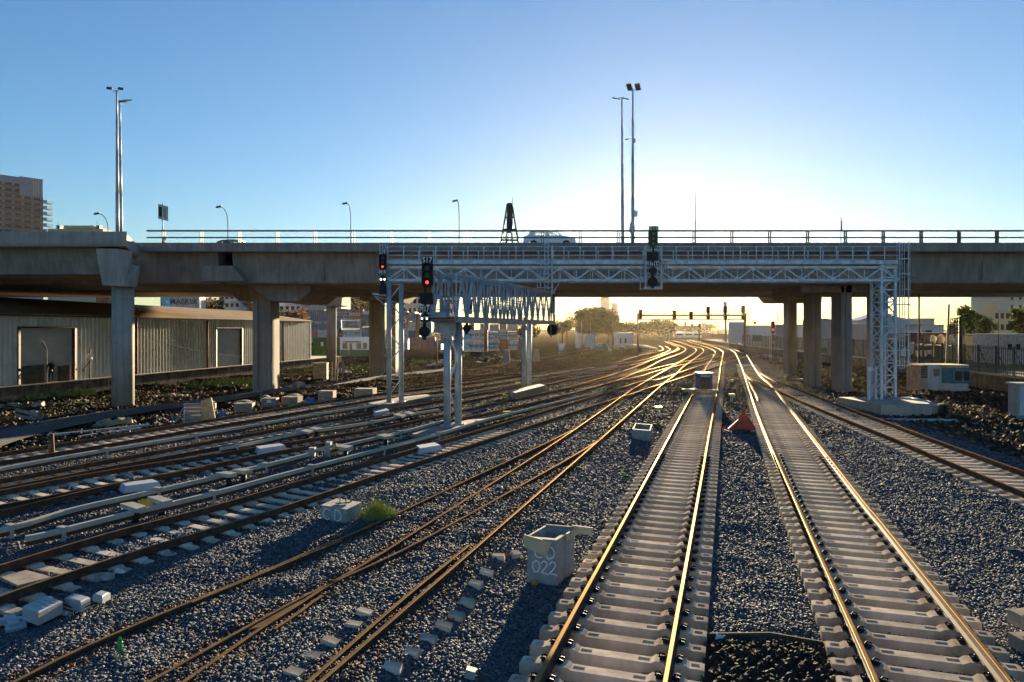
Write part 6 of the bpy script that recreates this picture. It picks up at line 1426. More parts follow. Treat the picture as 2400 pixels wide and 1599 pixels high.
def tarp(label, px, py, w_, h, seed, mt, name='tarpaulin'):
    g = random.Random(seed); o = thing(name, label, 'tarpaulin', G(px,py,-.32)); m = MB().use(mt); n = 14; k = 0; m.smooth = True
    P_ = [[g.uniform(.6,1.2) for _ in range(n+1)] for _ in range(n+1)]
    for i in range(n+1):
        for j in range(n+1):
            u, v_ = i/n*2-1, j/n*2-1; r = max(0, 1-u*u*.95-v_*v_*.95); m.v.append((u*w_/2*P_[i][j]**.3, v_*w_*.4, h*r**.6*P_[i][j]-.02))
    for i in range(n):
        for j in range(n): m.face([i*(n+1)+j, (i+1)*(n+1)+j, (i+1)*(n+1)+j+1, i*(n+1)+j+1])
    m.build('sheet', o); return o
tarp('crumpled blue tarpaulin heap between two crates', 727, 946, .95, .45, 1, blu); tarp('small blue tarpaulin left of the leaning panel', 412, 988, .5, .3, 2, blu); tarp('bright blue bundle right of the crumpled bale', 520, 977, .42, .4, 3, mat('blue_bundle', (.03,.20,.45), .5)); tarp('bright green bag in front of the film wrapped crate', 684, 953, .38, .2, 4, mat('green_bag', (.08,.40,.04), .5), 'plastic_bag')
planks('concrete_beams', 'long pale beams lying on the ground in front of the broad shaded pillar', 'beam', [(G(552,930,-.25),G(662,910,-.25)),(G(560,926,-.12),G(655,908,-.12)),(G(585,928,-.25),G(671,914,-.25))], .16,.14, conc2)
rubble_pile('heap of pale and blue blocks right of the broad pillar base', 700, 912, 1.3, .55, 12, [conc2,mat('blue_block', (.12,.17,.25), .7),gl], 21, size=.45, name='block_pile', cat='block pile')
planks('steel_pipes', 'pair of long grey pipes lying beside the outer track at far left', 'pipe', [(G(112,1021,-.2),G(350,996,-.2)),(G(185,1024,-.25),G(330,1004,-.25))], .11,.11, galvb)
o = thing('old_cabinet', 'buff electrical cabinet standing in the rubble left of the far round column', 'cabinet', G(750,892,-.35)); m = MB().use(mat('buff_paint', (.33,.27,.18), .7)); m.box(-.7,.7,0,.6,0,1.75); m.build('case', o); m = MB().use(cabm); m.box(-.75,.75,-.05,.65,1.75,1.82); m.build('lid', o)
o = thing('barrier_boards', 'cluster of red and white barrier boards upright beside the far round column', 'barrier', G(790,893,-.35))
for k in range(5): m = MB().use(mat('red_scrap',(.16,.06,.05)) if k%2 else wood); m.beam((-.6+.28*k,.0,0),(-.55+.3*k,.05,1.9+.3*(k%3)),.16,.04,up=(0,1,0)); m.build('board', o)
for k, (px, py, hh) in enumerate(((1187,849,43),(1257,847,40))):
    o = thing('concrete_stop', ['tall concrete buffer stop block left of the far gantry posts','tall concrete buffer stop block right of the far gantry posts'][k], 'buffer stop', G(px,py,-.35)); s_ = o.location.y/F; m = MB().use(conc)
    m.hexa([(-9*s_,0,-.2),(9*s_,0,-.2),(9*s_,1.0,-.2),(-9*s_,1.0,-.2),(-6*s_,.2,28*s_),(6*s_,.2,28*s_),(6*s_,.9,28*s_),(-6*s_,.9,28*s_)]); m.build('block', o); m = MB().use(wood); m.box(-5*s_,5*s_,.1,.2,24*s_,27*s_); m.build('cap_timber', o)
o = thing('dark_bin', 'black bulky drum lying in the scrap yard right of the near gantry posts', 'drum', G(1133,850,-.35)); m = MB().use(black); m.tube((-.7,0,.45),(.6,.1,.5),.45,14); m.build('drum', o); m = MB().use(white); m.smooth = True; uvs(m, (-.7,-.8,.1), .55,.3,.15); m.build('white_sack', o)
o = thing('white_silo', 'small white cabin beside a brown heap near the collar pole', 'cabin', G(1316,829,-.35)); s_ = o.location.y/F; m = MB().use(white); m.tube((0,0,0),(0,0,21*s_),6.5*s_,12); m.build('drum', o); m = MB().use(white); m.tube((0,0,21*s_),(0,0,23*s_),7.2*s_,12); m.build('lid', o)
rubble_pile('round brown scrap heap beside the small white cabin', 1324, 832, 1.2, 1.1, 18, [darkwood,dark], 23, size=.6)
o = thing('relay_cabinet', 'dark relay cabinet on the bank left of the distant gantry foot', 'cabinet', G(1458,826,-.35)); m = MB().use(dark); m.box(-.55,.55,0,.5,0,1.25); m.build('case', o); m = MB().use(dark); m.box(-.6,.6,-.05,.55,1.25,1.32); m.build('lid', o)
shed('low pale hazy hut left of the distant gantry, before the trees', 1445, 1483, 781, 800, 215, 10, pw, met, name='yard_building', z0=-.4, win=[(.2,.2,.1,.4),(.5,.2,.1,.4)])
shed('small pale hazy hut at the foot of the biggest hazy tree', 1352, 1362, 783, 803, 190, 5, pw, met, name='yard_building', z0=-.4)
shed('pale blue hazy hut right of the small pale one', 1373, 1393, 786, 803, 195, 6, pw, met, name='yard_building', z0=-.4)
mnd = MB().use(mat('earth_mound', (.12,.115,.07), .95, var=.3, scale=.8, bump=.6, bscale=4)); mnd.smooth = True; p = G(1480,818,-.5)
for i in range(17):
    for j in range(13):
        u, v_ = i/8-1, j/6-1; r = max(0, 1-u*u)*max(0, 1-v_*v_); mnd.v.append((u*7, v_*7, 1.3*r**.8+.12*math.sin(i*2.1+j)*r))
for i in range(16):
    for j in range(12): mnd.face([i*13+j,(i+1)*13+j,(i+1)*13+j+1,i*13+j+1])
o = mnd.build('earth_mound'); o.location = p; struct(o)
# ------------------------------------------------------------ plinths, third rails, track furniture
def px_slab(name, label, pts, z1_, z0, m_=conc, cat='plinth', bottom=None):
    P_ = [G(a,b,z1_) for a,b in pts]; m = MB().use(m_); m.prism([tuple(p) for p in P_][::-1], (0,0,z0-z1_)); return tag(m.build(name), label, cat)
px_slab('concrete_plinth', 'long low concrete plinth under the twin posts of the long gantry', [(862,945),(935,931),(1000,924),(1012,928),(900,950)], .08, -.5)
px_slab('concrete_plinth', 'concrete plinth under the near posts of the box gantry', [(955,1015),(1010,1000),(1100,984),(1150,980),(1110,994),(1000,1022)], -.06, -.5)
px_slab('concrete_plinth', 'concrete plinth under the far posts of the box gantry', [(1192,917),(1262,900),(1278,903),(1208,921)], .30, -.5, conc)
white_c = cream
def third(label, pts, ends=(True,True), posts=None, w_=.15, h=.12, z=.10, group='cream third rail covers'):
    o = thing('third_rail', label, 'third rail', (0,0,0), group=group); line = [G(a,b,z) for a,b in spline(pts,5)]; m = MB().use(white_c)
    pr = [(-w_/2,-h),(w_/2,-h),(w_/2,-.02),(w_/2-.02,0),(-w_/2+.02,0),(-w_/2,-.02)]
    sweep(m, line, pr, sidemat=white_c); m.build('cover', o)
    m = MB(); sweep(m, [p+Vector((0,0,-h-.02)) for p in line], [(-.04,-.09),(.04,-.09),(.04,0),(-.04,0)], sidemat=rust); m.build('conductor_rail', o)
    B = np.array([(p.x,p.y) for p in line]); sg = np.r_[0, np.cumsum(np.linalg.norm(np.diff(B,axis=0),axis=1))]; s_ = .8; n = 0
    while s_ < sg[-1] and n < 18:
        x, y = np.interp(s_,sg,B[:,0]), np.interp(s_,sg,B[:,1]); m = MB().use(white_c); m.box(-.05,.05,-.05,.05,-.38,z+.03); m.box(-.14,.14,-.07,.07,z-.0,z+.035); c = m.build('support_bracket', o); c.location = (x,y,0); c.rotation_euler = (0,0,-.45); s_ += 4.3; n += 1
    return o
third('nearest cream third rail cover running under the concrete plinth of the near posts', [(60,1256),(115,1245),(300,1199),(480,1157),(700,1099),(960,1032),(1044,1010),(1153,978),(1340,933),(1410,917)])
third('second cream third rail cover interrupted by grey joint boxes', [(-60,1252),(47,1226),(170,1190),(326,1155),(480,1120),(560,1101),(643,1082),(721,1062)])
third('short continuation of the second cream cover towards the near gantry posts', [(764,1050),(840,1033),(898,1020),(960,1006),(1030,987)])
third('third cream cover starting near the stepped white boxes', [(517,1049),(600,1034),(700,1013),(867,988),(960,970),(1028,958)])
third('farthest cream cover joining the long gantry plinth', [(-60,1110),(0,1096),(120,1074),(261,1050),(360,1034),(480,1014),(741,969),(864,950),(1000,928),(1080,920),(1221,897),(1285,885),(1370,870),(1446,857)])
def hatch(label, pts, h=.22, m_=None, zt=.02, group='pale trough covers between the rails'):
    # bevelled cover: four corners in the photograph on the level of its top
    P_ = [G(a,b,zt) for a,b in pts]; c = sum(P_, Vector())/4; o = thing('trough_cover', label, 'cover', (c.x,c.y,0), group=group)
    q_ = [p-Vector((c.x,c.y,0)) for p in P_]; bt = [Vector((p.x*1.18,p.y*1.18,zt-h)) for p in q_]
    m = MB().use(m_ or mat('trough_grey', (.46,.50,.55), .55, .2, var=.06)); m.hexa([tuple(b) for b in bt]+[tuple(t) for t in q_]); m.build('cover', o); return o
hatch('biggest sloped grey cover, left, between the dark rails', [(296,1139),(372,1129),(356,1123),(285,1132)][::1])
hatch('sloped grey cover in the middle left between the dark rails', [(609,1052),(667,1043),(655,1039),(600,1046)])
hatch('small sloped grey cover right of the low dirt road end', [(880,967),(912,961),(905,957),(875,962)])
hatch('sloped pale cover beside the nearest third rail, right', [(985,1051),(1032,1043),(1018,1037),(976,1044)])
def flatbox(label, pts, zt, h, m_=cream, name='joint_box', legs=True, group='cream joint boxes on the third rails'):
    P_ = [G(a,b,zt) for a,b in pts]; c = sum(P_, Vector())/4; o = thing(name, label, 'joint box', (c.x,c.y,0), group=group); q_ = [p-Vector((c.x,c.y,0)) for p in P_]
    m = MB().use(m_); m.hexa([(p.x,p.y,zt-h) for p in q_]+[tuple(p) for p in q_]); m.build('box', o)
    if legs: 
        m = MB().use(black); p = q_[1]*.7; m.tube((p.x,p.y,-.38),(p.x,p.y,zt-h),.09,10); m.build('insulator', o)
    return o
flatbox('flat cream joint box nearest the left edge on the closest third rail', [(281,1180),(320,1193),(344,1186),(311,1176)], .16,.12)
flatbox('flat cream joint box right of the yellow block on the closest third rail', [(345,1164),(382,1176),(405,1171),(372,1161)], .16,.12)
flatbox('long cream joint box on the second third rail, left of pair', [(505,1108),(538,1112),(556,1108),(530,1104)], .16,.12)
flatbox('long cream joint box on the second third rail, right of pair', [(545,1100),(572,1104),(592,1100),(566,1097)], .16,.12)
flatbox('stepped white box, left one, on the third cream cover', [(692,1007),(722,1013),(735,1009),(706,1003)], .14,.10)
flatbox('stepped white box, right one, on the third cream cover', [(722,1003),(742,1007),(760,1004),(735,1000)], .14,.10)
flatbox('white box left one beside the long gantry plinth', [(922,972),(942,976),(952,972),(932,968)], .14,.10)
flatbox('white box right one beside the long gantry plinth', [(946,967),(964,971),(976,968),(958,964)], .14,.10)
flatbox('cream joint box on the second cover, left of the gantry post plinth', [(784,1045),(812,1050),(828,1045),(800,1041)], .16,.12)
flatbox('cream joint box on the second cover nearest the gantry post plinth', [(882,1020),(905,1024),(925,1019),(900,1016)], .16,.12)
def ybox(label, x0, x1, y0, y1, yb, m_=yellow):
    b = G((x0+x1)/2, yb, -.3); s_ = b.y/F; o = thing('yellow_marker', label, 'track marker', b, group='yellow boxes beside the tracks'); w_ = (x1-x0)*s_/2
    m = MB().use(m_); m.cbox((0,0,(yb-(y0+y1)/2)*s_), w_*2, w_*1.3, (y1-y0)*s_, rz=.15); m.build('box', o); m = MB().use(galv); m.tube((-w_*.3,0,-.1),(-w_*.3,0,(yb-y1)*s_),.03,6); m.tube((w_*.3,0,-.1),(w_*.3,0,(yb-y1)*s_),.03,6); m.build('legs', o)
ybox('yellow box on two legs left of the blue box track', 1536,1551,953,960,976); ybox('yellow box on a leg right of the blue box track, nearer one', 1708,1721,923,929,942)
ybox('small yellow marker right of the blue box track, farther one', 1710,1720,890,894,898); ybox('yellow box left of the far gantry plinth, upper', 1178,1192,924,930,936); ybox('yellow box on the nearest cream cover', 1179,1196,964,970,974); ybox('yellow box in front of the far gantry posts', 1208,1220,897,901,906); ybox('yellow block between the two flat cream boxes at left', 331,356,1171,1185,1190)
o = thing('conduit_stand', 'pale conduit stand with black cables on the second third rail', 'conduit stand', G(745,1080,-.38)); s_ = o.location.y/F
m = MB().use(conc2); m.box(-22*s_,-8*s_,0,.25,0,30*s_); m.build('pillar', o); m = MB().use(conc2); m.box(16*s_,28*s_,.1,.35,6*s_,42*s_); m.build('pillar', o); m = MB().use(cream); m.beam((-8*s_,.15,22*s_),(40*s_,.3,34*s_),.15,.14); m.build('cover', o)
m = MB().use(black); [m.path([Vector((x*s_,.05,22*s_)),Vector(((x+2)*s_,-.05,12*s_)),Vector(((x+1)*s_,0,0))], .025, 5) for x in (-4,4,12,30)]; m.build('cables', o)
# blue equipment box on its trolley
be = G(1653,918,0); s_ = be.y/F; o = thing('equipment_box', 'blue and black equipment box with a pale lid on a trolley across the straight track', 'equipment box', (be.x, be.y, 0)); bm_ = mat('box_blue', (.03,.06,.22), .5)
m = MB().use(bm_); m.box(-15.5*s_,17*s_,0,1.0,6*s_,41*s_); m.build('case', o); m = MB().use(black); m.box(-11.5*s_,11*s_,-.04,0,6.5*s_,33*s_); m.build('grille', o)
m = MB().use(mat('box_lid', (.62,.58,.48), .5)); m.box(-16.5*s_,18*s_,-.08,1.05,41*s_,44*s_); m.build('lid', o); m = MB().use(mat('box_band', (.35,.38,.42), .5)); m.box(-11.5*s_,12*s_,-.05,-.01,34*s_,39*s_); m.build('label_band', o)
m = MB().use(mat('timber_beam', (.42,.33,.20), .8)); m.box(-1.75,.95,-.45,-.15,.02,.17); m.build('buffer_beam', o); m = MB().use(gl); m.hexa([(-1.9,-.1,.12),(-.65,-.1,.12),(-.6,.6,.12),(-1.7,.6,.12),(-1.9,-.1,.2),(-.65,-.1,.2),(-.6,.6,.2),(-1.7,.6,.2)]); m.build('side_tray', o)
for x in (-.9,.75): m = MB().use(black); m.tube((x,-.2,.12),(x+.06,-.2,.12),.14,12); m.build('wheel', o)
# red safety netting on the ballast
o = thing('red_netting', 'heap of red safety netting with a pointed peak between the two exposed tracks', 'netting', G(1738,1008,-.38)); rn = mat('red_plastic', (.42,.05,.03), .6)
m = MB().use(rn); m.smooth = False; s_ = o.location.y/F
for k in range(11):
    a0, a1 = k*.571, (k+1)*.571; r0 = .55+.35*((k*37)%7)/7; r1 = .55+.35*(((k+1)%11*37)%7)/7
    m.add([(.18,.0,1.35-.0),(.10+.12*math.cos(a0),.12*math.sin(a0),.75+.1*math.sin(k*2)),(.10+.12*math.cos(a1),.12*math.sin(a1),.75+.1*math.sin(k*2+2))],[(0,1,2)])
    m.add([(.10+.12*math.cos(a0),.12*math.sin(a0),.75+.1*math.sin(k*2)),(.10+.12*math.cos(a1),.12*math.sin(a1),.75+.1*math.sin(k*2+2)),(r1*math.cos(a1),r1*.7*math.sin(a1),.08),(r0*math.cos(a0),r0*.7*math.sin(a0),.08)],[(0,3,2,1)])
m.build('peak', o); m = MB().use(rn)
for k in range(16): a = Vector((rnd.uniform(-1.1,.9),rnd.uniform(-.9,.3),.05)); m.beam(a, a+Vector((rnd.uniform(-.4,.4),rnd.uniform(-.2,.2),rnd.uniform(-.02,.1))), .16,.02)
m.build('spread_net', o); m = MB().use(gl); m.cbox((.35,-.75,.06),.25,.1,.06,rz=.5); m.build('cardboard_scrap', o)
# concrete boxes with painted letters
def stroke(mb, pts, O, ux, uz, n, w_=.028):
    P_ = [O+ux*a+uz*b+n*.012 for a, b in pts]
    for a, b in zip(P_[:-1], P_[1:]):
        d_ = (b-a).normalized(); s__ = d_.cross(n).normalized()*w_/2; a_ = a-d_*w_*.3; b_ = b+d_*w_*.3
        mb.add([a_-s__, a_+s__, b_+s__, b_-s__], [(0,1,2,3)])
GLY = {'C': [(.9,.85),(.6,1),(.25,.9),(.05,.5),(.2,.12),(.55,0),(.85,.1)], 'D': [(.1,0),(.12,1),(.1,1),(.6,.95),(.9,.6),(.8,.2),(.4,0),(.1,.0)], '0': [(.5,1),(.15,.8),(.05,.45),(.3,.03),(.7,.05),(.92,.5),(.8,.88),(.5,1)], '2': [(.1,.78),(.35,1),(.7,.95),(.8,.7),(.5,.35),(.1,.05),(.5,.0),(.95,-.08)]}
def box_on(o, c0, c1, c2, z0, z1_, m_, t=.10, open_=True):
    # c0 left corner, c1 near corner, c2 right corner (world xy); hollow if open
    c3 = c0+(c2-c1); C_ = [c0,c1,c2,c3]; cen = sum(C_, Vector())/4; I = [c+(cen-c).normalized()*t*1.4 for c in C_]; m = MB().use(m_)
    V_ = [Vector((c.x,c.y,z)) for z in (z0,z1_) for c in C_]; 
    if open_:
        V_ += [Vector((c.x,c.y,z)) for z in (z0+.1,z1_) for c in I]
        fs = [(i,(i+1)%4,4+(i+1)%4,4+i) for i in range(4)]+[(4+i,4+(i+1)%4,12+(i+1)%4,12+i) for i in range(4)]+[(12+i,12+(i+1)%4,8+(i+1)%4,8+i) for i in range(4)]+[(8,9,10,11)]
    else: fs = [(i,(i+1)%4,4+(i+1)%4,4+i) for i in range(4)]+[(4,5,6,7)]
    m.add(V_, fs); return m.build('concrete_box', o)
boxm = mat('precast_concrete', (.33,.33,.33), .85, var=.15, scale=5, bump=.3, bscale=30, streak=.25)
o = thing('cable_pit', 'closed concrete pit box painted CD beside the tuft of weeds', 'pit box', (0,0,0)); zb, zt = -.3, .26
c0, c1, c2 = G(752,1217,-.12), G(813,1228,-.12), G(848,1210,-.12); dv1 = Vector((c1.x-c0.x,c1.y-c0.y,0)); box_on(o, c0, c1, c2, zb, zt, boxm, open_=False)
ux = dv1.normalized(); n_ = ux.cross(Vector((0,0,1))); L = dv1.length; m = MB().use(wtext)
for k, ch in enumerate('CD'): stroke(m, [(a*.24*L*1.3, b*.29) for a, b in GLY[ch]], Vector((c0.x,c0.y,-.09))+ux*(L*(.08+.44*k)), ux, Vector((0,0,1)), n_, .03)
m.build('painted_letters', o); m = MB().use(rust); cc = (c0+c2)/2; cc.z = zt
m.path([cc+Vector((-.05,0,0)),cc+Vector((-.03,0,.16)),cc+Vector((.10,.02,.2)),cc+Vector((.12,.02,.0))], .015, 5); m.path([cc+Vector((-.15,-.05,.02)),cc+Vector((.2,.0,.03)),cc+Vector((.25,.1,.05))], .018, 5); m.build('lifting_loop', o)
o = thing('cable_pit', 'open concrete pit box painted CD 022 with boards round its rim', 'pit box', (0,0,0)); zb, zt = -.42, .58
c0, c1, c2 = G(1236,1364,-.36), G(1304,1372,-.36), G(1345,1340,-.36); dv1 = Vector((c1.x-c0.x,c1.y-c0.y,0)); dv2 = Vector((c2.x-c1.x,c2.y-c1.y,0)); box_on(o, c0, c1, c2, zb, zt, boxm)
ux = dv1.normalized(); n_ = ux.cross(Vector((0,0,1))); L = dv1.length; m = MB().use(wtext)
for k, ch in enumerate('CD'): stroke(m, [(a*.20, b*.25) for a, b in GLY[ch]], Vector((c0.x,c0.y,.18))+ux*(L*(.24+.42*k)), ux, Vector((0,0,1)), n_, .028)
for k, ch in enumerate('022'): stroke(m, [(a*.19, b*.25) for a, b in GLY[ch]], Vector((c0.x,c0.y,-.13))+ux*(L*(.16+.29*k)), ux, Vector((0,0,1)), n_, .028)
m.build('painted_letters', o); bw_ = mat('plywood_board', (.50,.43,.28), .75, var=.15, scale=3)
u2 = dv2.normalized(); up = Vector((0,0,1)); a = Vector((c0.x,c0.y,zt)); 
m = MB().use(bw_); b = a+n_*.05-ux*.06; m.hexa([b-up*.2,b+ux*(L*.78)-up*.34,b+ux*(L*.78)-up*.34-n_*.03,b-up*.2-n_*.03,b+up*.07,b+ux*(L*.95)-up*.04,b+ux*(L*.95)-up*.04-n_*.03,b+up*.07-n_*.03]); m.build('rim_board', o)
m = MB().use(bw_); b = Vector((c2.x,c2.y,zt)); m.beam(b-u2*.5-up*.05+ux*.04, b+u2*.1-up*.05+ux*.04, .03,.16); m.beam(b-ux*.05, b+ux*.42-up*.02, .03,.17); m.build('rim_board', o)
m = MB().use(wood); m.beam(a+u2*.1, a+dv2, .05,.05); m.beam(a+dv2+up*.02, a+dv1+dv2+up*.02, .04,.06); m.build('rim_board', o)
m = MB().use(mat('orange_plastic', (.5,.2,.03), .5)); m.tube(c0+ux*.15+n_*.08+Vector((0,0,.0)), c0+ux*.22+n_*.12+Vector((0,0,.05)), .06, 8); tag(m.build('plastic_cup'), 'small orange cup lying against the CD 022 box', 'cup')
o = thing('cable_pit', 'open concrete pit box without letters beside a small leaning A frame', 'pit box', (0,0,0)); c0, c1, c2 = G(1482,1030,-.38), G(1524,1034,-.38), G(1529,1018,-.38); box_on(o, c0, c1, c2, -.45, .12, boxm)
o = thing('a_frame', 'small dark A shaped trestle behind the unlettered pit box', 'trestle', G(1512,996,-.38)); m = MB().use(dark); m.beam((-.22,0,0),(.0,.1,.62),.12,.04); m.beam((.34,0,-.02),(.0,.1,.62),.05,.05); m.build('frame', o)
# weeds beside the CD box
g = np.random.default_rng(4); m = MB().use(mat('weed_green', (.15,.22,.03), .7, c2=(.30,.28,.07), scale=9)); wc = G(885,1218,-.12)
for k in range(520):
    a = g.random()*6.28; r = .5*g.random()**.7; x, y = wc.x+r*math.cos(a), wc.y+r*math.sin(a)*.7; h = (.22+.34*g.random())*(1.25-r*1.2); lx, ly = g.normal()*.10, g.normal()*.08; w_ = .007
    if k < 22: h = .5+.3*g.random(); x = wc.x-.25+.25*g.random()
    m.add([(x-w_,y,-.16),(x+w_,y,-.16),(x+w_+lx*.5,y+ly*.5,-.16+h*.65),(x-w_+lx*.5,y+ly*.5,-.16+h*.65),(x+lx*1.3,y+ly*1.3,-.16+h)],[(0,1,2,3),(3,2,4)])
tag(m.build('weeds'), 'tuft of bright yellow green weeds beside the CD box', 'weeds', kind='stuff')
m = MB().use(mat('weed_dark', (.10,.16,.03), .8, c2=(.17,.18,.05), scale=5))
for (px, py, w_, n) in ((60,936,2.2,60),(150,928,2.5,90),(520,905,3.2,120),(560,898,2.5,90),(690,872,3.0,110),(880,868,3.5,90),(1000,850,5,120),(1400,842,3,60),(1395,808,8,80),(1900,860,2,40)):
    c = G(px,py,-.35)
    for k in range(n):
        x, y = c.x+g.normal()*w_*.5, c.y+g.normal()*w_*.35; s1 = .10+.14*g.random(); a = g.random()*3.14
        m.add([(x-s1*math.cos(a),y-s1*math.sin(a),-.34+s1*g.random()),(x+s1*math.cos(a),y+s1*math.sin(a),-.30),(x+s1*.6*math.cos(a),y,-.3+s1*2.2),(x-s1*.4,y+.05,-.28+s1*1.8)],[(0,1,2,3)])
tag(m.build('verge_plants'), 'low green plants growing on the dirt verges', 'plants', kind='stuff')
# point machine bottom left
o = thing('point_machine', 'grey point machine with boxes and cables in the lower left corner', 'point machine', G(90,1445,-.2)); s_ = o.location.y/F; pmg = mat('machine_grey', (.40,.43,.46), .5, .3, var=.08)
def rbox(x0,x1,y0,y1,z0,z1_,nm,mt=pmg):
    m = MB().use(mt); e = .03; m.box(x0,x1,y0,y1,z0,z1_-e); m.hexa([(x0,y0,z1_-e),(x1,y0,z1_-e),(x1,y1,z1_-e),(x0,y1,z1_-e),(x0+e,y0+e,z1_),(x1-e,y0+e,z1_),(x1-e,y1-e,z1_),(x0+e,y1-e,z1_)]); c = m.build(nm, o); c.rotation_euler = (0,0,.42); return c
def tbox(pts, zt, h, nm, bev=.025):
    P_ = [G(p,q,zt)-o.location for p,q in pts]; c_ = sum(P_, Vector())/4; m = MB().use(pmg); I = [p+(c_-p).normalized()*bev*1.6 for p in P_]
    m.hexa([(p.x,p.y,P_[0].z-h) for p in P_]+[(p.x,p.y,P_[0].z-bev) for p in P_]); m.hexa([(p.x,p.y,P_[0].z-bev+.0005) for p in P_]+[tuple(p) for p in I]); return m.build(nm, o), I
c, I = tbox([(52,1420),(90,1434),(147,1407),(108,1395)], .14, .24, 'motor_case')
m = MB().use(pmg)
for k in (.25,.5,.75): m.beam(I[0].lerp(I[3],k)+Vector((0,0,.006)), I[1].lerp(I[2],k)+Vector((0,0,.006)), .03,.012)
m.build('lid_rib', c)
tbox([(152,1399),(190,1410),(212,1399),(173,1389)], .10, .2, 'junction_box'); tbox([(217,1392),(240,1398),(259,1387),(237,1382)], .22, .13, 'terminal_box')
m = MB().use(pmg); m.beam((-.75,-.35,.02),(.30,-.05,.02),.12,.1); m.beam((-.5,-.05,.02),(-.1,-.45,.02),.16,.08); m.beam((.0,-.55,.0),(-.2,-.3,.0),.3,.06); m.tube((.35,.05,.05),(.55,.0,.04),.05,8); m.build('base_tray', o)
m = MB().use(black)
for px_ in (228,238,247): m.path([G(px_,1400,.08)-o.location, G(px_+1,1400,-.02)-o.location, G(px_+4,1402,-.2)-o.location], .018, 5)
m.path([G(148,1415,.0)-o.location, G(180,1430,-.1)-o.location, G(228,1412,.05)-o.location], .014, 5)
m.build('cables', o); 
# large turnout timbers in the lower left corner
def slab_px(label, pts, zt=-.14, h=.3, group='long turnout sleepers in the lower left corner'):
    P_ = [G(a,b,zt) for a,b in pts]; m = MB().use(slp); m.prism([tuple(p) for p in P_][::-1], (0,0,-h)); return tag(m.build('turnout_sleeper'), label, 'sleeper', group)
slab_px('turnout sleeper at the very corner below the point machine', [(5,1562),(22,1550),(60,1547),(98,1560),(45,1586),(8,1582)],-.1)
slab_px('broad turnout sleeper behind the green bottle', [(170,1548),(255,1530),(350,1590),(330,1610),(200,1600)],-.19)
slab_px('turnout sleeper crossing the dark rail left of the point machine', [(0,1352),(62,1336),(120,1352),(42,1372)],-.165)
for k, (px, py) in enumerate(((222,1300),(225,1345),(316,1330))): pass
# sleeper ends poking from the ballast beside the straight buried track
endpos = [(1168,1300),(1140,1336),(1115,1362),(1095,1400),(1070,1430),(1040,1455),(1003,1487),(965,1520),(920,1556),(830,1480),(775,1520),(730,1555),(690,1595),(855,1450)]
sm_ = MB().use(slp); sm_.hexa([(-.16,-.1,-.14),(.16,-.1,-.14),(.16,.1,-.14),(-.16,.1,-.14),(-.13,-.08,.07),(.15,-.08,.05),(.13,.09,.06),(-.14,.08,.08)]); sme = sm_.mesh('sleeper_end')
words = ['farthest','second farthest','third farthest','fourth farthest','fifth','sixth','fifth nearest','fourth nearest','nearest']
for k, (px, py) in enumerate(endpos):
    c = bpy.data.objects.new('sleeper_end', sme); COL.objects.link(c); c.location = G(px, py, -.14); c.location.z = g1(c.location.x, c.location.y)+.03; c.rotation_euler = (rnd.uniform(-.1,.1),rnd.uniform(-.1,.1),-.3+rnd.uniform(-.15,.15))
    tag(c, ('%s concrete sleeper end poking out right of the check rail track' % words[k]) if k < 9 else ('%s pale concrete block patch left of the check rail track' % ['upper','second','third','lowest','small extra'][k-9]), 'sleeper end', 'sleeper ends poking out of the ballast')
for k, (px, py, sz, lb) in enumerate(((1208,1297,.22,'broken concrete lump left of the CD 022 box'),(1103,1560,.20,'tilted concrete lump alone in the ballast at bottom centre'),(250,1352,.26,'squat concrete lump beside the dark rail at left'))):
    m = MB().use(boxm); m.cbox((0,0,.05), sz, sz*.8, sz*.6, rz=.5+k, rx=.25, ry=.15); c = m.build('concrete_lump'); c.location = G(px,py,-.2); c.location.z = g1(c.location.x, c.location.y)+.02; tag(c, lb, 'concrete lump')
# green bottle, white litter
c = G(281,1570,-.2); m = MB().use(mat('green_bottle', (.02,.35,.06), .15, spec=.6)); m.tube((0,0,0),(0,0,.14),.035,10); m.tube((0,0,.14),(.0,0,.2),.035,10,.014); m.tube((0,0,-.3),(0,0,0),.014,6); o = m.build('bottle'); o.location = c; o.location.z = .1; tag(o, 'green plastic bottle stuck on a stick at bottom left', 'bottle')
for k, (px, py, lb, mt) in enumerate(((280,1342,'white and orange paper cup beside the yellow rail joint',white),(1170,1155,'scrap of white paper between the turnout rails',white),(2366,1279,'shiny gold crumpled foil at right on the ballast',gl),(2310,1098,'white rag beside the branch track at right edge',white),(1464,1106,'bright green scrap on the ballast left of the blue box track',mat('green_bag',(.08,.40,.04))),(1690,1480,'white paper scrap beside the dirt pit',white),(1945,1040,'pale scrap of plastic right of the middle pair of tracks',white))):
    m = MB().use(mt); m.hexa([(-.12,-.05,0),(.1,-.06,0),(.12,.05,0),(-.1,.07,0),(-.08,-.02,.05),(.06,-.03,.09),(.05,.03,.04),(-.07,.04,.08)]); c = m.build('litter'); c.location = G(px,py,-.22); c.location.z = g1(c.location.x, c.location.y)+.04; tag(c, lb, 'litter')
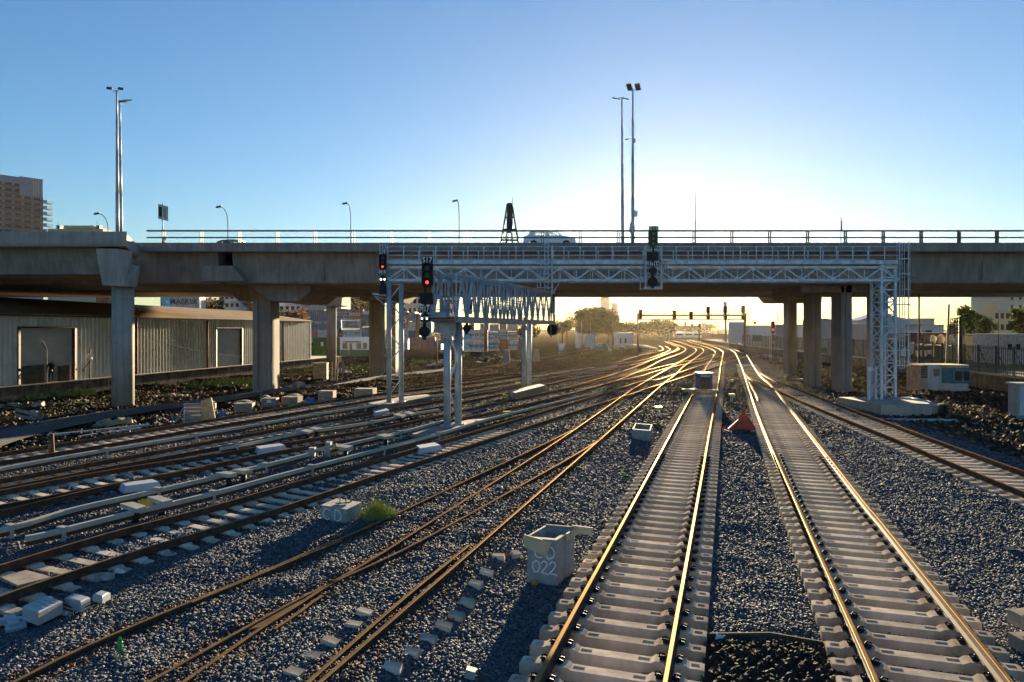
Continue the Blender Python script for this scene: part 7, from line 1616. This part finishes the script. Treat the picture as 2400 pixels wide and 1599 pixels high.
# dirt pit between the two exposed tracks
P_ = [G(1655,1492,-.33),G(1805,1490,-.33),G(1930,1512,-.33),G(2030,1640,-.33),G(1640,1640,-.33)]
m = MB().use(mat('dark_soil', (.055,.035,.022), .95, c2=(.02,.014,.010), scale=9, bump=1.0, bscale=18)); n = 48
for i in range(n+1):
    for j in range(n+1):
        u, v_ = i/n, j/n; a = P_[0].lerp(P_[2], u); b = P_[4].lerp(P_[3], u); p = a.lerp(b, v_); m.v.append((p.x, p.y, -.33+.07*math.sin(math.pi*u)*min(1,v_*4)+.03*math.sin(i*.9+j*.6)+rnd.uniform(-.022,.022)))
for i in range(n):
    for j in range(n): m.face([i*(n+1)+j+1,(i+1)*(n+1)+j+1,(i+1)*(n+1)+j,i*(n+1)+j])
for k in range(700):
    u, v_ = rnd.random(), rnd.random(); p = P_[0].lerp(P_[2], u).lerp(P_[4].lerp(P_[3], u), v_); s1 = rnd.uniform(.01,.035)
    m.cbox((p.x,p.y,-.33+.07*math.sin(math.pi*u)*min(1,v_*4)+s1*.6), s1*2, s1*1.5, s1, rz=rnd.uniform(0,3), rx=rnd.uniform(-.6,.6), ry=rnd.uniform(-.6,.6))
struct(m.build('soil_patch')); m = MB().use(darkwood)
for a, b in ((P_[0],P_[1]),(P_[1],P_[2]),(P_[2],P_[3]),(P_[0],P_[4])): m.beam(a+Vector((0,0,.02)), b+Vector((0,0,.02)), .03,.08)
tag(m.build('soil_frame'), 'thin wooden edging round the dark soil patch at the bottom', 'edging')
# sleeper stack at the right edge
for k, (px, py, z, lb) in enumerate(((2440,1520,-.35,'lower stacked sleeper cut off by the right edge'),(2436,1500,-.08,'upper stacked sleeper cut off by the right edge'))):
    m = MB().use(slp); m.cbox((0,0,.12),.95,.28,.22,rz=.1) ; m.cbox((-.02,-.6,.12),.9,.28,.22,rz=.12); c = m.build('sleeper_stack'); p = G(px,py,-.35); c.location = (p.x,p.y,z); tag(c, lb, 'sleeper', 'stacked sleepers at the right edge')
# ------------------------------------------------------------ haze
hz = MB().box(-520, 900, -25, 900, -1.8, 84); ho = hz.build('haze'); ho['kind'] = 'stuff'; ho['label'] = 'golden haze hanging over the yard and distant trees'; ho['category'] = 'haze'
hm = bpy.data.materials.new('haze'); hm.use_nodes = True; n = hm.node_tree; n.nodes.remove(n.nodes['Principled BSDF']); pv = n.nodes.new('ShaderNodeVolumePrincipled')
pv.inputs['Color'].default_value = (1,.84,.60,1); pv.inputs['Density'].default_value = .00005; pv.inputs['Anisotropy'].default_value = .66
lnk(n, pv, 0, n.nodes['Material Output'], 1); ho.data.materials.append(hm)
